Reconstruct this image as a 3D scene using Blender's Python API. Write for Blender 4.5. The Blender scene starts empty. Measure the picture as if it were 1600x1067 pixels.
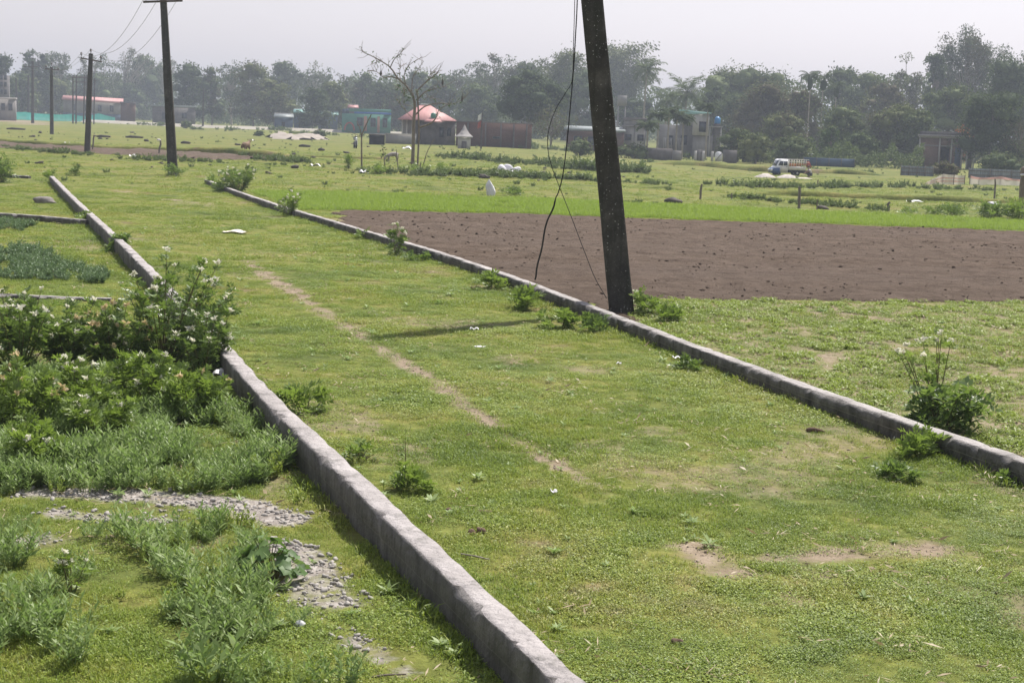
import bpy, math, random
import numpy as np
from mathutils import Vector, Matrix

# ------------------------------------------------------------------ camera
IW, IH, F, CAMH = 1600.0, 1067.0, 2300.0, 3.0
SLOPE, HOR0 = 0.0356, 165.0
ROLL = math.atan(SLOPE)
PITCH = math.atan((533.5 - (HOR0 + SLOPE * 800)) * math.cos(ROLL) / F)
CAM = np.array([0.0, 0.0, CAMH])
FWD = np.array([0, math.cos(PITCH), -math.sin(PITCH)])
_u = np.array([0, math.sin(PITCH), math.cos(PITCH)])
_r = np.array([1.0, 0, 0])
RGT = _r * math.cos(ROLL) + _u * math.sin(ROLL)
UPV = -_r * math.sin(ROLL) + _u * math.cos(ROLL)

sc = bpy.context.scene
col = sc.collection
rnd = random.Random(7)


def sm(t):
    t = np.clip(t, 0, 1)
    return t * t * (3 - 2 * t)


def hsh(ix, iy, seed):
    n = (ix.astype(np.int64) * 374761393 + iy.astype(np.int64) * 668265263 + seed * 974634777) & 0xffffffff
    n = ((n ^ (n >> 13)) * 1274126177) & 0xffffffff
    n = (n ^ (n >> 16)) & 0xffffffff
    return n / 4294967295.0


def vn(x, y, seed=0):
    """value noise in 0..1"""
    x = np.asarray(x, float); y = np.asarray(y, float)
    ix = np.floor(x); iy = np.floor(y)
    fx = sm(x - ix); fy = sm(y - iy)
    ix = ix.astype(np.int64); iy = iy.astype(np.int64)
    a = hsh(ix, iy, seed); b = hsh(ix + 1, iy, seed)
    c = hsh(ix, iy + 1, seed); d = hsh(ix + 1, iy + 1, seed)
    return (a * (1 - fx) + b * fx) * (1 - fy) + (c * (1 - fx) + d * fx) * fy


def fbm(x, y, seed=0, oct=3):
    s = 0; a = 0.5; t = 0
    for k in range(oct):
        s = s + a * vn(np.asarray(x) * 2 ** k, np.asarray(y) * 2 ** k, seed + k); t += a; a *= 0.5
    return s / t


def zbig(x, y):
    """large shape of the ground: the far fields on the right lie lower than the track"""
    return -0.6 * sm((np.asarray(y) - 62) / 50) * sm((np.asarray(x) + 5) / 25)


def zg(x, y):
    """ground height with its small bumps"""
    x = np.asarray(x, float); y = np.asarray(y, float)
    near = 1 - sm((y - 30) / 60)
    return zbig(x, y) + near * (0.05 * (fbm(x * 0.5, y * 0.5, 3) - 0.5) + 0.03 * (fbm(x * 3, y * 3, 9, 2) - 0.5))


def ray(px, py):
    return FWD + RGT * ((px - 800) / F) - UPV * ((py - 533.5) / F)


def G(px, py, up=0.0):
    """ground point seen at a place of the photograph"""
    d = ray(px, py); z = up
    for _ in range(12):
        t = (z - CAMH) / d[2]
        p = CAM + d * t
        z = float(zbig(p[0], p[1])) + up
    return p


def PY(px, py, Y):
    """point at distance Y"""
    d = ray(px, py)
    return CAM + d * (Y / d[1])


def S(p):
    """photo pixels per metre at a point"""
    return F / float(np.dot(np.asarray(p) - CAM, FWD))


# ------------------------------------------------------------------ mesh helper
class MB:
    def __init__(s):
        s.V = []; s.L = []; s.N = []; s.M = []; s.n = 0

    def add(s, v, f, m=0):
        v = np.asarray(v, float).reshape(-1, 3)
        if isinstance(f, np.ndarray):
            s.L.append((f + s.n).ravel()); s.N.append(np.full(len(f), f.shape[1])); s.M.append(np.full(len(f), m))
        else:
            for q in f:
                s.L.append(np.asarray(q) + s.n); s.N.append(np.array([len(q)])); s.M.append(np.array([m]))
        s.V.append(v); s.n += len(v)
        return s

    def mesh(s, name, mats, smooth=False):
        me = bpy.data.meshes.new(name)
        V = np.concatenate(s.V); L = np.concatenate(s.L).astype(np.int32); N = np.concatenate(s.N).astype(np.int32)
        M = np.concatenate(s.M).astype(np.int32)
        me.vertices.add(len(V)); me.vertices.foreach_set('co', V.ravel())
        me.loops.add(len(L)); me.loops.foreach_set('vertex_index', L)
        me.polygons.add(len(N))
        st = np.concatenate([[0], np.cumsum(N)[:-1]]).astype(np.int32)
        me.polygons.foreach_set('loop_start', st)
        try:
            me.polygons.foreach_set('loop_total', N)
        except Exception:
            pass
        for m in (mats if isinstance(mats, (list, tuple)) else [mats]):
            me.materials.append(m)
        me.polygons.foreach_set('material_index', M)
        if smooth:
            me.polygons.foreach_set('use_smooth', np.ones(len(N), bool))
        me.update(calc_edges=True)
        return me

    def build(s, name, mats, parent=None, smooth=False, loc=None):
        o = bpy.data.objects.new(name, s.mesh(name, mats, smooth))
        col.objects.link(o)
        if parent is not None: o.parent = parent
        if loc is not None: o.location = loc
        return o


BF = np.array([[0, 3, 2, 1], [4, 5, 6, 7], [0, 1, 5, 4], [1, 2, 6, 5], [2, 3, 7, 6], [3, 0, 4, 7]])


def box(mb, x0, x1, y0, y1, z0, z1, m=0):
    v = [(x0, y0, z0), (x1, y0, z0), (x1, y1, z0), (x0, y1, z0), (x0, y0, z1), (x1, y0, z1), (x1, y1, z1), (x0, y1, z1)]
    return mb.add(v, BF, m)


def hexa(mb, b, t, m=0):
    """four bottom and four top corners"""
    return mb.add(list(b) + list(t), BF, m)


def tube(mb, pts, rad, n=6, m=0, caps=True):
    pts = np.asarray(pts, float); k = len(pts)
    rad = np.broadcast_to(np.asarray(rad, float), (k,))
    tg = np.gradient(pts, axis=0); tg /= np.linalg.norm(tg, axis=1, keepdims=True) + 1e-9
    up = np.array([0, 0, 1.0])
    if abs(tg[0, 2]) > 0.8: up = np.array([0, 1.0, 0])
    a = np.cross(tg, up); a /= np.linalg.norm(a, axis=1, keepdims=True) + 1e-9
    b = np.cross(a, tg)
    th = np.linspace(0, 2 * math.pi, n, endpoint=False)
    V = (pts[:, None] + rad[:, None, None] * (np.cos(th)[None, :, None] * a[:, None] + np.sin(th)[None, :, None] * b[:, None])).reshape(-1, 3)
    i = np.arange(k - 1)[:, None] * n; j = np.arange(n)[None, :]; j2 = (j + 1) % n
    Fq = np.stack([i + j, i + j2, i + n + j2, i + n + j], -1).reshape(-1, 4)
    mb.add(V, Fq, m)
    if caps:
        mb.add(V[:n], [list(range(n))], m); mb.add(V[-n:], [list(range(n))[::-1]], m)
    return mb


def lathe(mb, prof, n=12, c=(0, 0, 0), m=0, axis='z'):
    pr = np.asarray(prof, float); th = np.linspace(0, 2 * math.pi, n, endpoint=False)
    r = pr[:, 0][:, None]; z = np.broadcast_to(pr[:, 1][:, None], (len(pr), n))
    A, B = r * np.cos(th), r * np.sin(th)
    P = {'z': (A, B, z), 'y': (A, z, B), 'x': (z, A, B)}[axis]
    V = np.stack(P, -1).reshape(-1, 3) + np.asarray(c)
    k = len(pr)
    i = np.arange(k - 1)[:, None] * n; j = np.arange(n)[None, :]; j2 = (j + 1) % n
    mb.add(V, np.stack([i + j, i + j2, i + n + j2, i + n + j], -1).reshape(-1, 4), m)
    return mb


def blob(mb, c, r, seed=0, n=10, k=7, amp=0.25, m=0, fz=0.0):
    """lumpy closed body; fz: flatten the underside at that share"""
    rg = np.random.RandomState(seed)
    ph = np.linspace(0.02, math.pi - 0.02, k); th = np.linspace(0, 2 * math.pi, n, endpoint=False)
    P, T = np.meshgrid(ph, th, indexing='ij')
    d = np.stack([np.sin(P) * np.cos(T), np.sin(P) * np.sin(T), np.cos(P)], -1)
    q = rg.randn(4, 3) * 2.2; o = rg.rand(4) * 6
    w = 1 + amp * sum(np.sin(d @ q[i] + o[i]) for i in range(4)) / 2
    V = d * w[..., None] * np.asarray(r)
    V[..., 2] = np.maximum(V[..., 2], -abs(fz) if fz else -1e9)
    V = V.reshape(-1, 3) + np.asarray(c)
    i = np.arange(k - 1)[:, None] * n; j = np.arange(n)[None, :]; j2 = (j + 1) % n
    mb.add(V, np.stack([i + j, i + n + j, i + n + j2, i + j2], -1).reshape(-1, 4), m)
    mb.add(V[:n], [list(range(n))], m); mb.add(V[-n:], [list(range(n))[::-1]], m)
    return mb


def unit(a):
    return a / (np.linalg.norm(a, axis=-1, keepdims=True) + 1e-9)


def cards(mb, c, d, nrm, ln, wd, m=0, fold=0.15):
    """leaves: base point, direction, face normal, length, width - one folded quad each"""
    c = np.asarray(c, float); d = unit(np.asarray(d, float)); s = unit(np.cross(d, nrm)); nn = np.cross(s, d)
    ln = np.broadcast_to(ln, (len(c),))[:, None]; wd = np.broadcast_to(wd, (len(c),))[:, None]
    mid = c + d * ln * 0.45 + nn * wd * fold
    V = np.stack([c, mid + s * wd * 0.5, c + d * ln, mid - s * wd * 0.5], 1).reshape(-1, 3)
    mb.add(V, np.arange(len(c) * 4).reshape(-1, 4), m)
    return mb


# ------------------------------------------------------------------ tagging
def tag(o, label=None, cat=None, group=None, kind=None):
    if label: o['label'] = label
    if cat: o['category'] = cat
    if group: o['group'] = group
    if kind: o['kind'] = kind
    return o


def thing(name, label, cat, loc=(0, 0, 0), rz=0.0, group=None):
    o = bpy.data.objects.new(name, None); col.objects.link(o)
    o.location = loc; o.rotation_euler = (0, 0, rz); o.empty_display_size = 0.2
    return tag(o, label, cat, group)


# ------------------------------------------------------------------ materials
class NT:
    def __init__(s, name):
        s.mat = bpy.data.materials.new(name); s.mat.use_nodes = True
        s.t = s.mat.node_tree; s.t.nodes.clear()
        s.out = s.t.nodes.new('ShaderNodeOutputMaterial')

    def n(s, typ, **kw):
        nd = s.t.nodes.new(typ)
        for k, v in kw.items():
            if k.startswith('_'):
                setattr(nd, k[1:], v)
            else:
                key = int(k[1:]) if k[0] == 'i' and k[1:].isdigit() else k.replace('__', ' ')
                if isinstance(v, bpy.types.NodeSocket): s.t.links.new(v, nd.inputs[key])
                else: nd.inputs[key].default_value = v
        return nd

    def noise(s, scale, vec, detail=4, rough=0.6):
        return s.n('ShaderNodeTexNoise', Scale=scale, Vector=vec, Detail=detail, Roughness=rough).outputs['Fac']

    def ramp(s, fac, stops):
        nd = s.n('ShaderNodeValToRGB', Fac=fac)
        el = nd.color_ramp.elements
        while len(el) > 1: el.remove(el[0])
        el[0].position = stops[0][0]; el[0].color = rgba(stops[0][1])
        for p, c in stops[1:]:
            e = el.new(p); e.color = rgba(c)
        return nd.outputs['Color']

    def mix(s, fac, a, b, mode='MIX'):
        nd = s.n('ShaderNodeMix', _data_type='RGBA', _blend_type=mode)
        for sk, v in ((nd.inputs[0], fac), (nd.inputs[6], a), (nd.inputs[7], b)):
            if isinstance(v, bpy.types.NodeSocket): s.t.links.new(v, sk)
            else: sk.default_value = rgba(v) if isinstance(v, tuple) else v
        return nd.outputs[2]

    def math(s, op, a, b=0.0, clamp=False):
        nd = s.n('ShaderNodeMath', _operation=op, _use_clamp=clamp)
        for sk, v in ((nd.inputs[0], a), (nd.inputs[1], b)):
            if isinstance(v, bpy.types.NodeSocket): s.t.links.new(v, sk)
            else: sk.default_value = v
        return nd.outputs[0]

    def bump(s, h, strength=0.3, dist=0.02):
        return s.n('ShaderNodeBump', Height=h, Strength=strength, Distance=dist).outputs[0]

    def bsdf(s, color, rough=0.8, spec=0.2, normal=None, metal=0.0):
        kw = dict(Roughness=rough, Metallic=metal)
        nd = s.n('ShaderNodeBsdfPrincipled', **kw)
        nd.inputs['Specular IOR Level'].default_value = spec
        if isinstance(color, bpy.types.NodeSocket): s.t.links.new(color, nd.inputs['Base Color'])
        else: nd.inputs['Base Color'].default_value = rgba(color)
        if normal is not None: s.t.links.new(normal, nd.inputs['Normal'])
        return nd.outputs[0]

    def done(s, sh):
        s.t.links.new(sh, s.out.inputs['Surface'])
        return s.mat


def rgba(c):
    return tuple(c) if len(c) == 4 else tuple(c) + (1.0,)


def pmat(name, c1, c2, scale=3.0, rough=0.8, spec=0.2, bump=0.0, bdist=0.02, bscale=None, metal=0.0, stretch=None, lo=0.35, hi=0.65):
    t = NT(name)
    v = t.n('ShaderNodeTexCoord').outputs['Object']
    if stretch: v = t.n('ShaderNodeMapping', Vector=v, Scale=stretch).outputs[0]
    c = t.ramp(t.noise(scale, v, 6, 0.65), [(lo, c1), (hi, c2)])
    nm = t.bump(t.noise(bscale or scale * 4, v, 5), bump, bdist) if bump else None
    return t.done(t.bsdf(c, rough, spec, nm, metal))


def leafmat(name, stops, trans=0.35, tcol=(0.16, 0.22, 0.03), rough=0.5, spec=0.3, wscale=0.6, wamt=0.35, inst=False):
    """leaf: colour varies from leaf to leaf and from place to place; light passes through"""
    t = NT(name)
    g = t.n('ShaderNodeNewGeometry')
    r = g.outputs['Random Per Island']
    if inst:
        oi = t.n('ShaderNodeObjectInfo').outputs['Random']
        r = t.math('ADD', t.math('MULTIPLY', r, 0.7), t.math('MULTIPLY', oi, 0.3))
    w = t.noise(wscale, g.outputs['Position'], 3)
    f = t.math('ADD', t.math('MULTIPLY', r, 1 - wamt), t.math('MULTIPLY', w, wamt))
    c = t.ramp(f, stops)
    a = t.bsdf(c, rough, spec)
    tc = t.mix(0.5, c, tcol)
    b = t.n('ShaderNodeBsdfTranslucent', Color=tc).outputs[0]
    m = t.n('ShaderNodeMixShader', Fac=trans)
    t.t.links.new(a, m.inputs[1]); t.t.links.new(b, m.inputs[2])
    return t.done(m.outputs[0])


def turf_colour(t):
    """the turf's own colour, the same for the sward and the soil film under it"""
    P = t.n('ShaderNodeNewGeometry').outputs['Position']
    n1 = t.noise(0.16, P, 3); n2 = t.noise(0.9, P, 4, 0.65); n3 = t.noise(6.0, P, 4, 0.7)
    n4 = t.noise(0.45, t.n('ShaderNodeVectorMath', _operation='ADD', i0=P, i1=(31.0, 7.0, 0.0)).outputs[0], 5, 0.7)
    f = t.math('ADD', t.math('MULTIPLY', n1, 0.3), t.math('ADD', t.math('MULTIPLY', n2, 0.35), t.math('MULTIPLY', n4, 0.35)))
    c = t.ramp(f, [(0.36, (0.110, 0.178, 0.035)), (0.44, (0.185, 0.255, 0.043)), (0.50, (0.255, 0.322, 0.053)), (0.56, (0.310, 0.338, 0.068)), (0.62, (0.310, 0.268, 0.125))])
    return c, n3, P


def turfmat(name):
    t = NT(name)
    c, n3, P = turf_colour(t)
    r = t.n('ShaderNodeNewGeometry').outputs['Random Per Island']
    v = t.ramp(r, [(0.0, (0.40, 0.46, 0.48)), (0.40, (0.85, 0.92, 0.85)), (0.8, (1.15, 1.2, 1.0)), (0.92, (1.4, 1.25, 1.4)), (1.0, (1.7, 1.5, 2.4))])  # tone varies by blade; the palest stops also paint in sun glints
    c = t.mix(1.0, c, v, 'MULTIPLY')
    a = t.bsdf(c, 0.5, 0.28)
    b = t.n('ShaderNodeBsdfTranslucent', Color=t.mix(0.4, c, (0.28, 0.33, 0.03))).outputs[0]
    m = t.n('ShaderNodeMixShader', Fac=0.38)
    t.t.links.new(a, m.inputs[1]); t.t.links.new(b, m.inputs[2])
    return t.done(m.outputs[0])


def groundmat():
    t = NT('ground_turf_and_soil')
    c, n3, P = turf_colour(t)
    c = t.mix(1.0, c, t.ramp(n3, [(0.3, (0.34, 0.31, 0.42)), (0.55, (0.58, 0.50, 0.72)), (0.75, (0.88, 0.74, 1.1))]), 'MULTIPLY')
    n5 = t.noise(0.05, P, 3)
    so = t.n('ShaderNodeAttribute', _attribute_name='soil').outputs['Fac']
    n4 = t.noise(9.0, P, 6, 0.7)
    k = t.math('ADD', so, t.math('MULTIPLY', t.math('SUBTRACT', n4, 0.5), 0.9))
    k = t.ramp(k, [(0.36, (0, 0, 0)), (0.80, (1, 1, 1))])
    soil = t.ramp(t.noise(4.0, P, 7, 0.75), [(0.3, (0.15, 0.115, 0.078)), (0.5, (0.235, 0.185, 0.130)), (0.7, (0.31, 0.25, 0.19))])
    cc = t.mix(k, c, soil)
    gr = t.n('ShaderNodeAttribute', _attribute_name='gravel').outputs['Fac']
    k2 = t.math('ADD', gr, t.math('MULTIPLY', t.math('SUBTRACT', n4, 0.5), 0.7))
    k2 = t.ramp(k2, [(0.45, (0, 0, 0)), (0.75, (1, 1, 1))])
    vo = t.n('ShaderNodeTexVoronoi', Scale=26.0, Vector=P)
    gc = t.ramp(vo.outputs['Color'], [(0.0, (0.17, 0.145, 0.125)), (0.5, (0.27, 0.24, 0.215)), (1.0, (0.40, 0.37, 0.34))])
    cc = t.mix(k2, cc, gc)
    h = t.math('ADD', t.noise(30, P, 4, 0.7), t.math('MULTIPLY', n3, 1.5))
    return t.done(t.bsdf(cc, 0.95, 0.1, t.bump(h, 0.5, 0.03)))


def concrete(name, cols, dark, moss=0.3):
    t = NT(name)
    g = t.n('ShaderNodeNewGeometry')
    P = g.outputs['Position']
    c = t.ramp(t.noise(2.2, P, 7, 0.7), [(0.3, cols[0]), (0.5, cols[1]), (0.72, cols[2])])
    # rain streaks and grime on upright faces, plus their shade put into the colour
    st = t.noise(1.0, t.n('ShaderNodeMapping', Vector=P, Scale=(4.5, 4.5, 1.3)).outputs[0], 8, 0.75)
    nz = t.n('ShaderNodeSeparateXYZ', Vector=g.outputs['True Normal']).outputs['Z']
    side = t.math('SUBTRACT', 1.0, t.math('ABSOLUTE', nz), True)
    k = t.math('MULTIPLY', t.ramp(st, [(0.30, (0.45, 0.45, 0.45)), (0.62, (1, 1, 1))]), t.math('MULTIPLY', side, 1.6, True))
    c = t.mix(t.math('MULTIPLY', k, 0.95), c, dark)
    sp = t.noise(38, P, 3, 0.6)
    c = t.mix(t.ramp(sp, [(0.60, (0, 0, 0)), (0.68, (0.6, 0.6, 0.6))]), c, tuple(x * 0.55 for x in cols[0]))
    li = t.noise(5, P, 6, 0.75)
    c = t.mix(t.math('MULTIPLY', t.ramp(li, [(0.54, (0, 0, 0)), (0.62, (1, 1, 1))]), moss), c, (0.10, 0.10, 0.085))
    h = t.math('ADD', t.noise(22, P, 6, 0.7), t.math('MULTIPLY', t.noise(5, P, 3), 2.0))
    return t.done(t.bsdf(c, 0.9, 0.15, t.bump(h, 0.9, 0.03)))


def brickmat(name, a, b, mortar, sc_=5.0):
    t = NT(name)
    v = t.n('ShaderNodeTexCoord').outputs['Object']
    v = t.n('ShaderNodeMapping', Vector=v, Rotation=(math.pi / 2, 0, 0)).outputs[0]
    bk = t.n('ShaderNodeTexBrick', Vector=v, Color1=rgba(a), Color2=rgba(b), Mortar=rgba(mortar), Scale=sc_)
    bk.inputs['Mortar Size'].default_value = 0.015
    c = t.mix(t.math('MULTIPLY', t.noise(0.8, v, 5), 0.6), bk.outputs['Color'], tuple(x * 0.6 for x in a))
    return t.done(t.bsdf(c, 0.9, 0.1))


M = {}
M['ground'] = groundmat()
M['turf'] = turfmat('turf_blades')
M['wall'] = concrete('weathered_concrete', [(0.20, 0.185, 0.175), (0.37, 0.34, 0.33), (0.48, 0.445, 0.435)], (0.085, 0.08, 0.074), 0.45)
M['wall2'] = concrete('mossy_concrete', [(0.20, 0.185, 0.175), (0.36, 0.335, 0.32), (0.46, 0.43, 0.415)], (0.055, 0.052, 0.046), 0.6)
M['crop'] = leafmat('crop_leaf', [(0, (0.16, 0.24, 0.035)), (0.5, (0.24, 0.33, 0.055)), (1, (0.35, 0.43, 0.12))], 0.45, (0.32, 0.46, 0.03), inst=True)
M['weed'] = leafmat('weed_leaf', [(0.1, (0.125, 0.190, 0.058)), (0.5, (0.240, 0.325, 0.105)), (0.9, (0.40, 0.47, 0.22))], 0.38, (0.19, 0.32, 0.05), 0.5, 0.3, inst=True)
M['bluweed'] = leafmat('blue_green_weed_leaf', [(0.1, (0.07, 0.12, 0.055)), (0.5, (0.12, 0.19, 0.085)), (0.9, (0.20, 0.27, 0.13))], 0.3, (0.12, 0.20, 0.05), inst=True)
M['seedling'] = leafmat('seedling_leaf', [(0.1, (0.16, 0.21, 0.035)), (0.5, (0.26, 0.325, 0.06)), (0.9, (0.37, 0.42, 0.13))], 0.4, (0.24, 0.34, 0.04), inst=True)
M['farweed'] = leafmat('field_weed_leaf', [(0.1, (0.055, 0.09, 0.028)), (0.5, (0.095, 0.14, 0.040)), (0.9, (0.16, 0.21, 0.07))], 0.35, (0.14, 0.2, 0.03), inst=True)
M['shrub'] = leafmat('shrub_leaf', [(0.1, (0.064, 0.110, 0.028)), (0.5, (0.125, 0.195, 0.048)), (0.9, (0.24, 0.32, 0.10))], 0.40, (0.20, 0.30, 0.035), 0.4, 0.4)
M['shrub2'] = leafmat('bright_shrub_leaf', [(0.1, (0.10, 0.155, 0.030)), (0.5, (0.185, 0.265, 0.052)), (0.9, (0.29, 0.37, 0.10))], 0.42, (0.2, 0.3, 0.03), 0.4, 0.4)
M['broad'] = leafmat('broad_leaf', [(0.1, (0.06, 0.115, 0.03)), (0.5, (0.10, 0.175, 0.05)), (0.9, (0.16, 0.24, 0.08))], 0.33, (0.15, 0.26, 0.03), 0.5, 0.3)
M['petal'] = leafmat('cream_petal', [(0, (0.72, 0.68, 0.50)), (0.6, (0.82, 0.80, 0.70)), (1, (0.85, 0.84, 0.78))], 0.35, (0.8, 0.78, 0.6), 0.6, 0.1)
M['petal2'] = leafmat('faded_petal', [(0, (0.55, 0.36, 0.16)), (0.6, (0.70, 0.58, 0.36)), (1, (0.80, 0.74, 0.55))], 0.3, (0.7, 0.6, 0.3), 0.6, 0.1)
M['stem'] = pmat('green_brown_stem', (0.10, 0.09, 0.04), (0.16, 0.15, 0.06), 6)
M['bark'] = pmat('grey_bark', (0.13, 0.105, 0.08), (0.26, 0.22, 0.18), 3, bump=0.5, stretch=(3, 3, 0.6))
M['palebark'] = pmat('pale_bark', (0.24, 0.20, 0.16), (0.38, 0.34, 0.29), 3, bump=0.4, stretch=(3, 3, 0.6))
M['stone'] = pmat('pebble_stone', (0.20, 0.18, 0.165), (0.50, 0.47, 0.43), 1.2, rough=0.85, lo=0.3, hi=0.7)


def soilmat():
    t = NT('tilled_soil')
    P = t.n('ShaderNodeNewGeometry').outputs['Position']
    c = t.ramp(t.noise(1.2, P, 8, 0.75), [(0.3, (0.070, 0.050, 0.037)), (0.5, (0.124, 0.092, 0.070)), (0.7, (0.185, 0.141, 0.111))])
    b = t.noise(0.25, t.n('ShaderNodeMapping', Vector=P, Scale=(0.25, 1, 1)).outputs[0], 4)
    c = t.mix(t.ramp(b, [(0.35, (0.0, 0.0, 0.0)), (0.65, (0.5, 0.5, 0.5))]), c, (0.142, 0.111, 0.092))
    h = t.math('ADD', t.noise(7, P, 8, 0.8), t.math('MULTIPLY', t.noise(1.0, t.n('ShaderNodeMapping', Vector=P, Scale=(0.5, 3.5, 1)).outputs[0], 4), 1.2))
    return t.done(t.bsdf(c, 1.0, 0.03, t.bump(h, 1.0, 0.10)))


M['soil'] = soilmat()
# ------------------------------------------------------------------ plan of the ground, read from the photograph
def gp(pts, up=0.0):
    return np.array([G(x, y, up)[:2] for x, y in pts])


def inpoly(x, y, poly):
    x = np.asarray(x); y = np.asarray(y); r = np.zeros(x.shape, bool)
    n = len(poly); j = n - 1
    for i in range(n):
        xi, yi = poly[i]; xj, yj = poly[j]
        c = ((yi > y) != (yj > y)) & (x < (xj - xi) * (y - yi) / ((yj - yi) if yj != yi else 1e-9) + xi)
        r ^= c; j = i
    return r


def dline(x, y, pl):
    """distance to a polyline"""
    x = np.asarray(x, float); y = np.asarray(y, float); d = np.full(x.shape, 1e9)
    for (ax, ay), (bx, by) in zip(pl[:-1], pl[1:]):
        ux, uy = bx - ax, by - ay; L = ux * ux + uy * uy + 1e-9
        t = np.clip(((x - ax) * ux + (y - ay) * uy) / L, 0, 1)
        d = np.minimum(d, np.hypot(x - ax - t * ux, y - ay - t * uy))
    return d


LW_PX = [(77, 275), (93, 293), (120, 321), (150, 347), (178, 373), (203, 397), (236, 432), (290, 489), (351, 557), (370, 581), (400, 615),
         (441, 660), (467, 680), (507, 720), (536, 753), (583, 793), (619, 832), (648, 860), (681, 883), (717, 927),
         (757, 966), (790, 992), (815, 1017), (862, 1067), (930, 1140), (1010, 1230), (1150, 1400)]
RW_PX = [(319, 281), (362, 297), (403, 313), (440, 323), (466, 331), (519, 346), (559, 359), (612, 373), (675, 393), (731, 410), (762, 421),
         (800, 434), (833, 447), (917, 476), (970, 504), (1022, 518), (1080, 542), (1126, 557), (1215, 591), (1294, 620), (1350, 641),
         (1400, 655), (1429, 666), (1497, 687), (1543, 705), (1600, 723), (1720, 768), (1900, 835), (2150, 925), (2500, 1055)]
LW_H, RW_H = 0.29, 0.20
def soften(a, n=3):
    a = a.copy()
    for _ in range(n):
        b = a.copy(); b[1:-1] = 0.25 * a[:-2] + 0.5 * a[1:-1] + 0.25 * a[2:]; a = b
    return a


LW = soften(gp(LW_PX, LW_H), 2); RW = soften(gp(RW_PX, RW_H), 2)
# the fields: tilled soil, green crop
PLOW = np.concatenate([RW[5:15] + [0.25, 0.1], gp([(990, 469), (1250, 471), (1600, 475), (1900, 480), (2300, 488), (2300, 384), (1900, 372), (1600, 362), (1300, 351), (1000, 342), (760, 334), (520, 329)])])
CROP = gp([(395, 300), (470, 329), (520, 328), (760, 333), (1000, 341), (1300, 350), (1600, 361), (1900, 371), (2300, 383), (2300, 372), (1900, 357), (1600, 346), (1300, 333), (1000, 319), (760, 309), (560, 302)])
PLOW2 = gp([(-250, 208), (0, 222), (130, 230), (250, 236), (330, 241), (400, 246), (470, 257), (400, 250), (330, 251), (230, 245), (110, 239), (0, 232), (-250, 222)])
# soil showing through: polylines with half-width (m) and strength
SOIL = [([(385, 408), (430, 440), (480, 470), (520, 500), (560, 522)], 0.22, 0.95),
        ([(540, 510), (640, 572), (700, 610)], 0.16, 0.95), ([(700, 612), (735, 638), (780, 668)], 0.17, 1.05), ([(780, 672), (830, 705), (855, 720)], 0.12, 1.05),
        ([(855, 720), (900, 745), (950, 775)], 0.12, 0.95), ([(1085, 855), (1120, 880), (1150, 895)], 0.19, 1.15), ([(1215, 878), (1280, 865), (1390, 858), (1480, 862)], 0.26, 0.9),
        ([(1420, 855), (1500, 870), (1590, 885)], 0.2, 0.9), ([(1260, 895), (1330, 910)], 0.12, 0.8), ([(1290, 835), (1330, 842)], 0.1, 0.8),
        ([(740, 860), (850, 880), (940, 910)], 0.3, 0.55), ([(160, 296), (200, 300)], 0.4, 0.8), ([(260, 312), (310, 318)], 0.5, 0.8), ([(20, 1010), (90, 1040)], 0.12, 0.7),
        ([(1040, 690), (1060, 692)], 0.12, 0.8), ([(640, 440), (700, 470)], 0.35, 0.45), ([(1030, 830), (1300, 950), (1500, 1020)], 0.35, 0.4), ([(60, 850), (140, 840), (220, 850)], 0.15, 0.7),
        ([(300, 860), (340, 840)], 0.1, 0.7), ([(1160, 935), (1240, 945)], 0.1, 0.6), ([(560, 400), (640, 430)], 0.3, 0.4), ([(1560, 520), (1400, 500), (1250, 485)], 0.5, 0.5),
        ([(1600, 560), (1480, 545)], 0.4, 0.45), ([(330, 400), (420, 380)], 0.4, 0.3), ([(880, 600), (960, 580)], 0.3, 0.3)]
GRAV = [([(60, 768), (180, 772), (300, 780), (380, 790), (440, 812)], 0.15, 1.05), ([(100, 800), (240, 812), (330, 800)], 0.12, 0.85), ([(420, 850), (470, 870), (505, 905), (530, 940), (490, 945)], 0.13, 0.85),
        ([(500, 965), (545, 1005), (600, 1035), (640, 1060)], 0.10, 0.8), ([(430, 560), (420, 600)], 0.05, 0.0), ([(20, 845), (80, 838)], 0.12, 0.6), ([(440, 900), (480, 940), (520, 990)], 0.1, 0.8)]
SOILG = [(gp(p), r, s_) for p, r, s_ in SOIL]; GRAVG = [(gp(p), r, s_) for p, r, s_ in GRAV]
SAND = gp([(410, 213), (440, 211), (470, 214), (515, 216), (515, 219), (460, 219), (420, 217)])
ROADL = gp([(-300, 172), (0, 184), (100, 189.5), (160, 192), (260, 197), (330, 200.5), (420, 203), (520, 207), (640, 211), (760, 216)])
DIRTL = gp([(-60, 189), (20, 188), (60, 193), (40, 195)])


def soilmask(x, y):
    k = np.zeros(np.shape(x))
    for pl, r, s_ in SOILG:
        k = np.maximum(k, s_ * (1 - sm(dline(x, y, pl) / (r * 1.7))))
    wig = fbm(np.asarray(x) * 1.3, np.asarray(y) * 1.3, 21, 3)
    k = k * (0.30 + 1.2 * wig) * (0.25 + 1.5 * fbm(np.asarray(x) * 4.5, np.asarray(y) * 4.5, 23, 3))
    k = np.maximum(k, 0.55 * sm((fbm(np.asarray(x) * 0.55, np.asarray(y) * 0.55, 40, 4) - 0.58) / 0.14) * (np.asarray(y) < 60))
    # weedy fallow between wall and tilled field shows more earth
    return k


def gravmask(x, y):
    k = np.zeros(np.shape(x))
    for pl, r, s_ in GRAVG:
        k = np.maximum(k, s_ * (1 - sm(dline(x, y, pl) / (r * 2.9))))
    return k * (0.05 + 1.6 * fbm(np.asarray(x) * 2.6, np.asarray(y) * 2.6, 31, 4))


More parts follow.
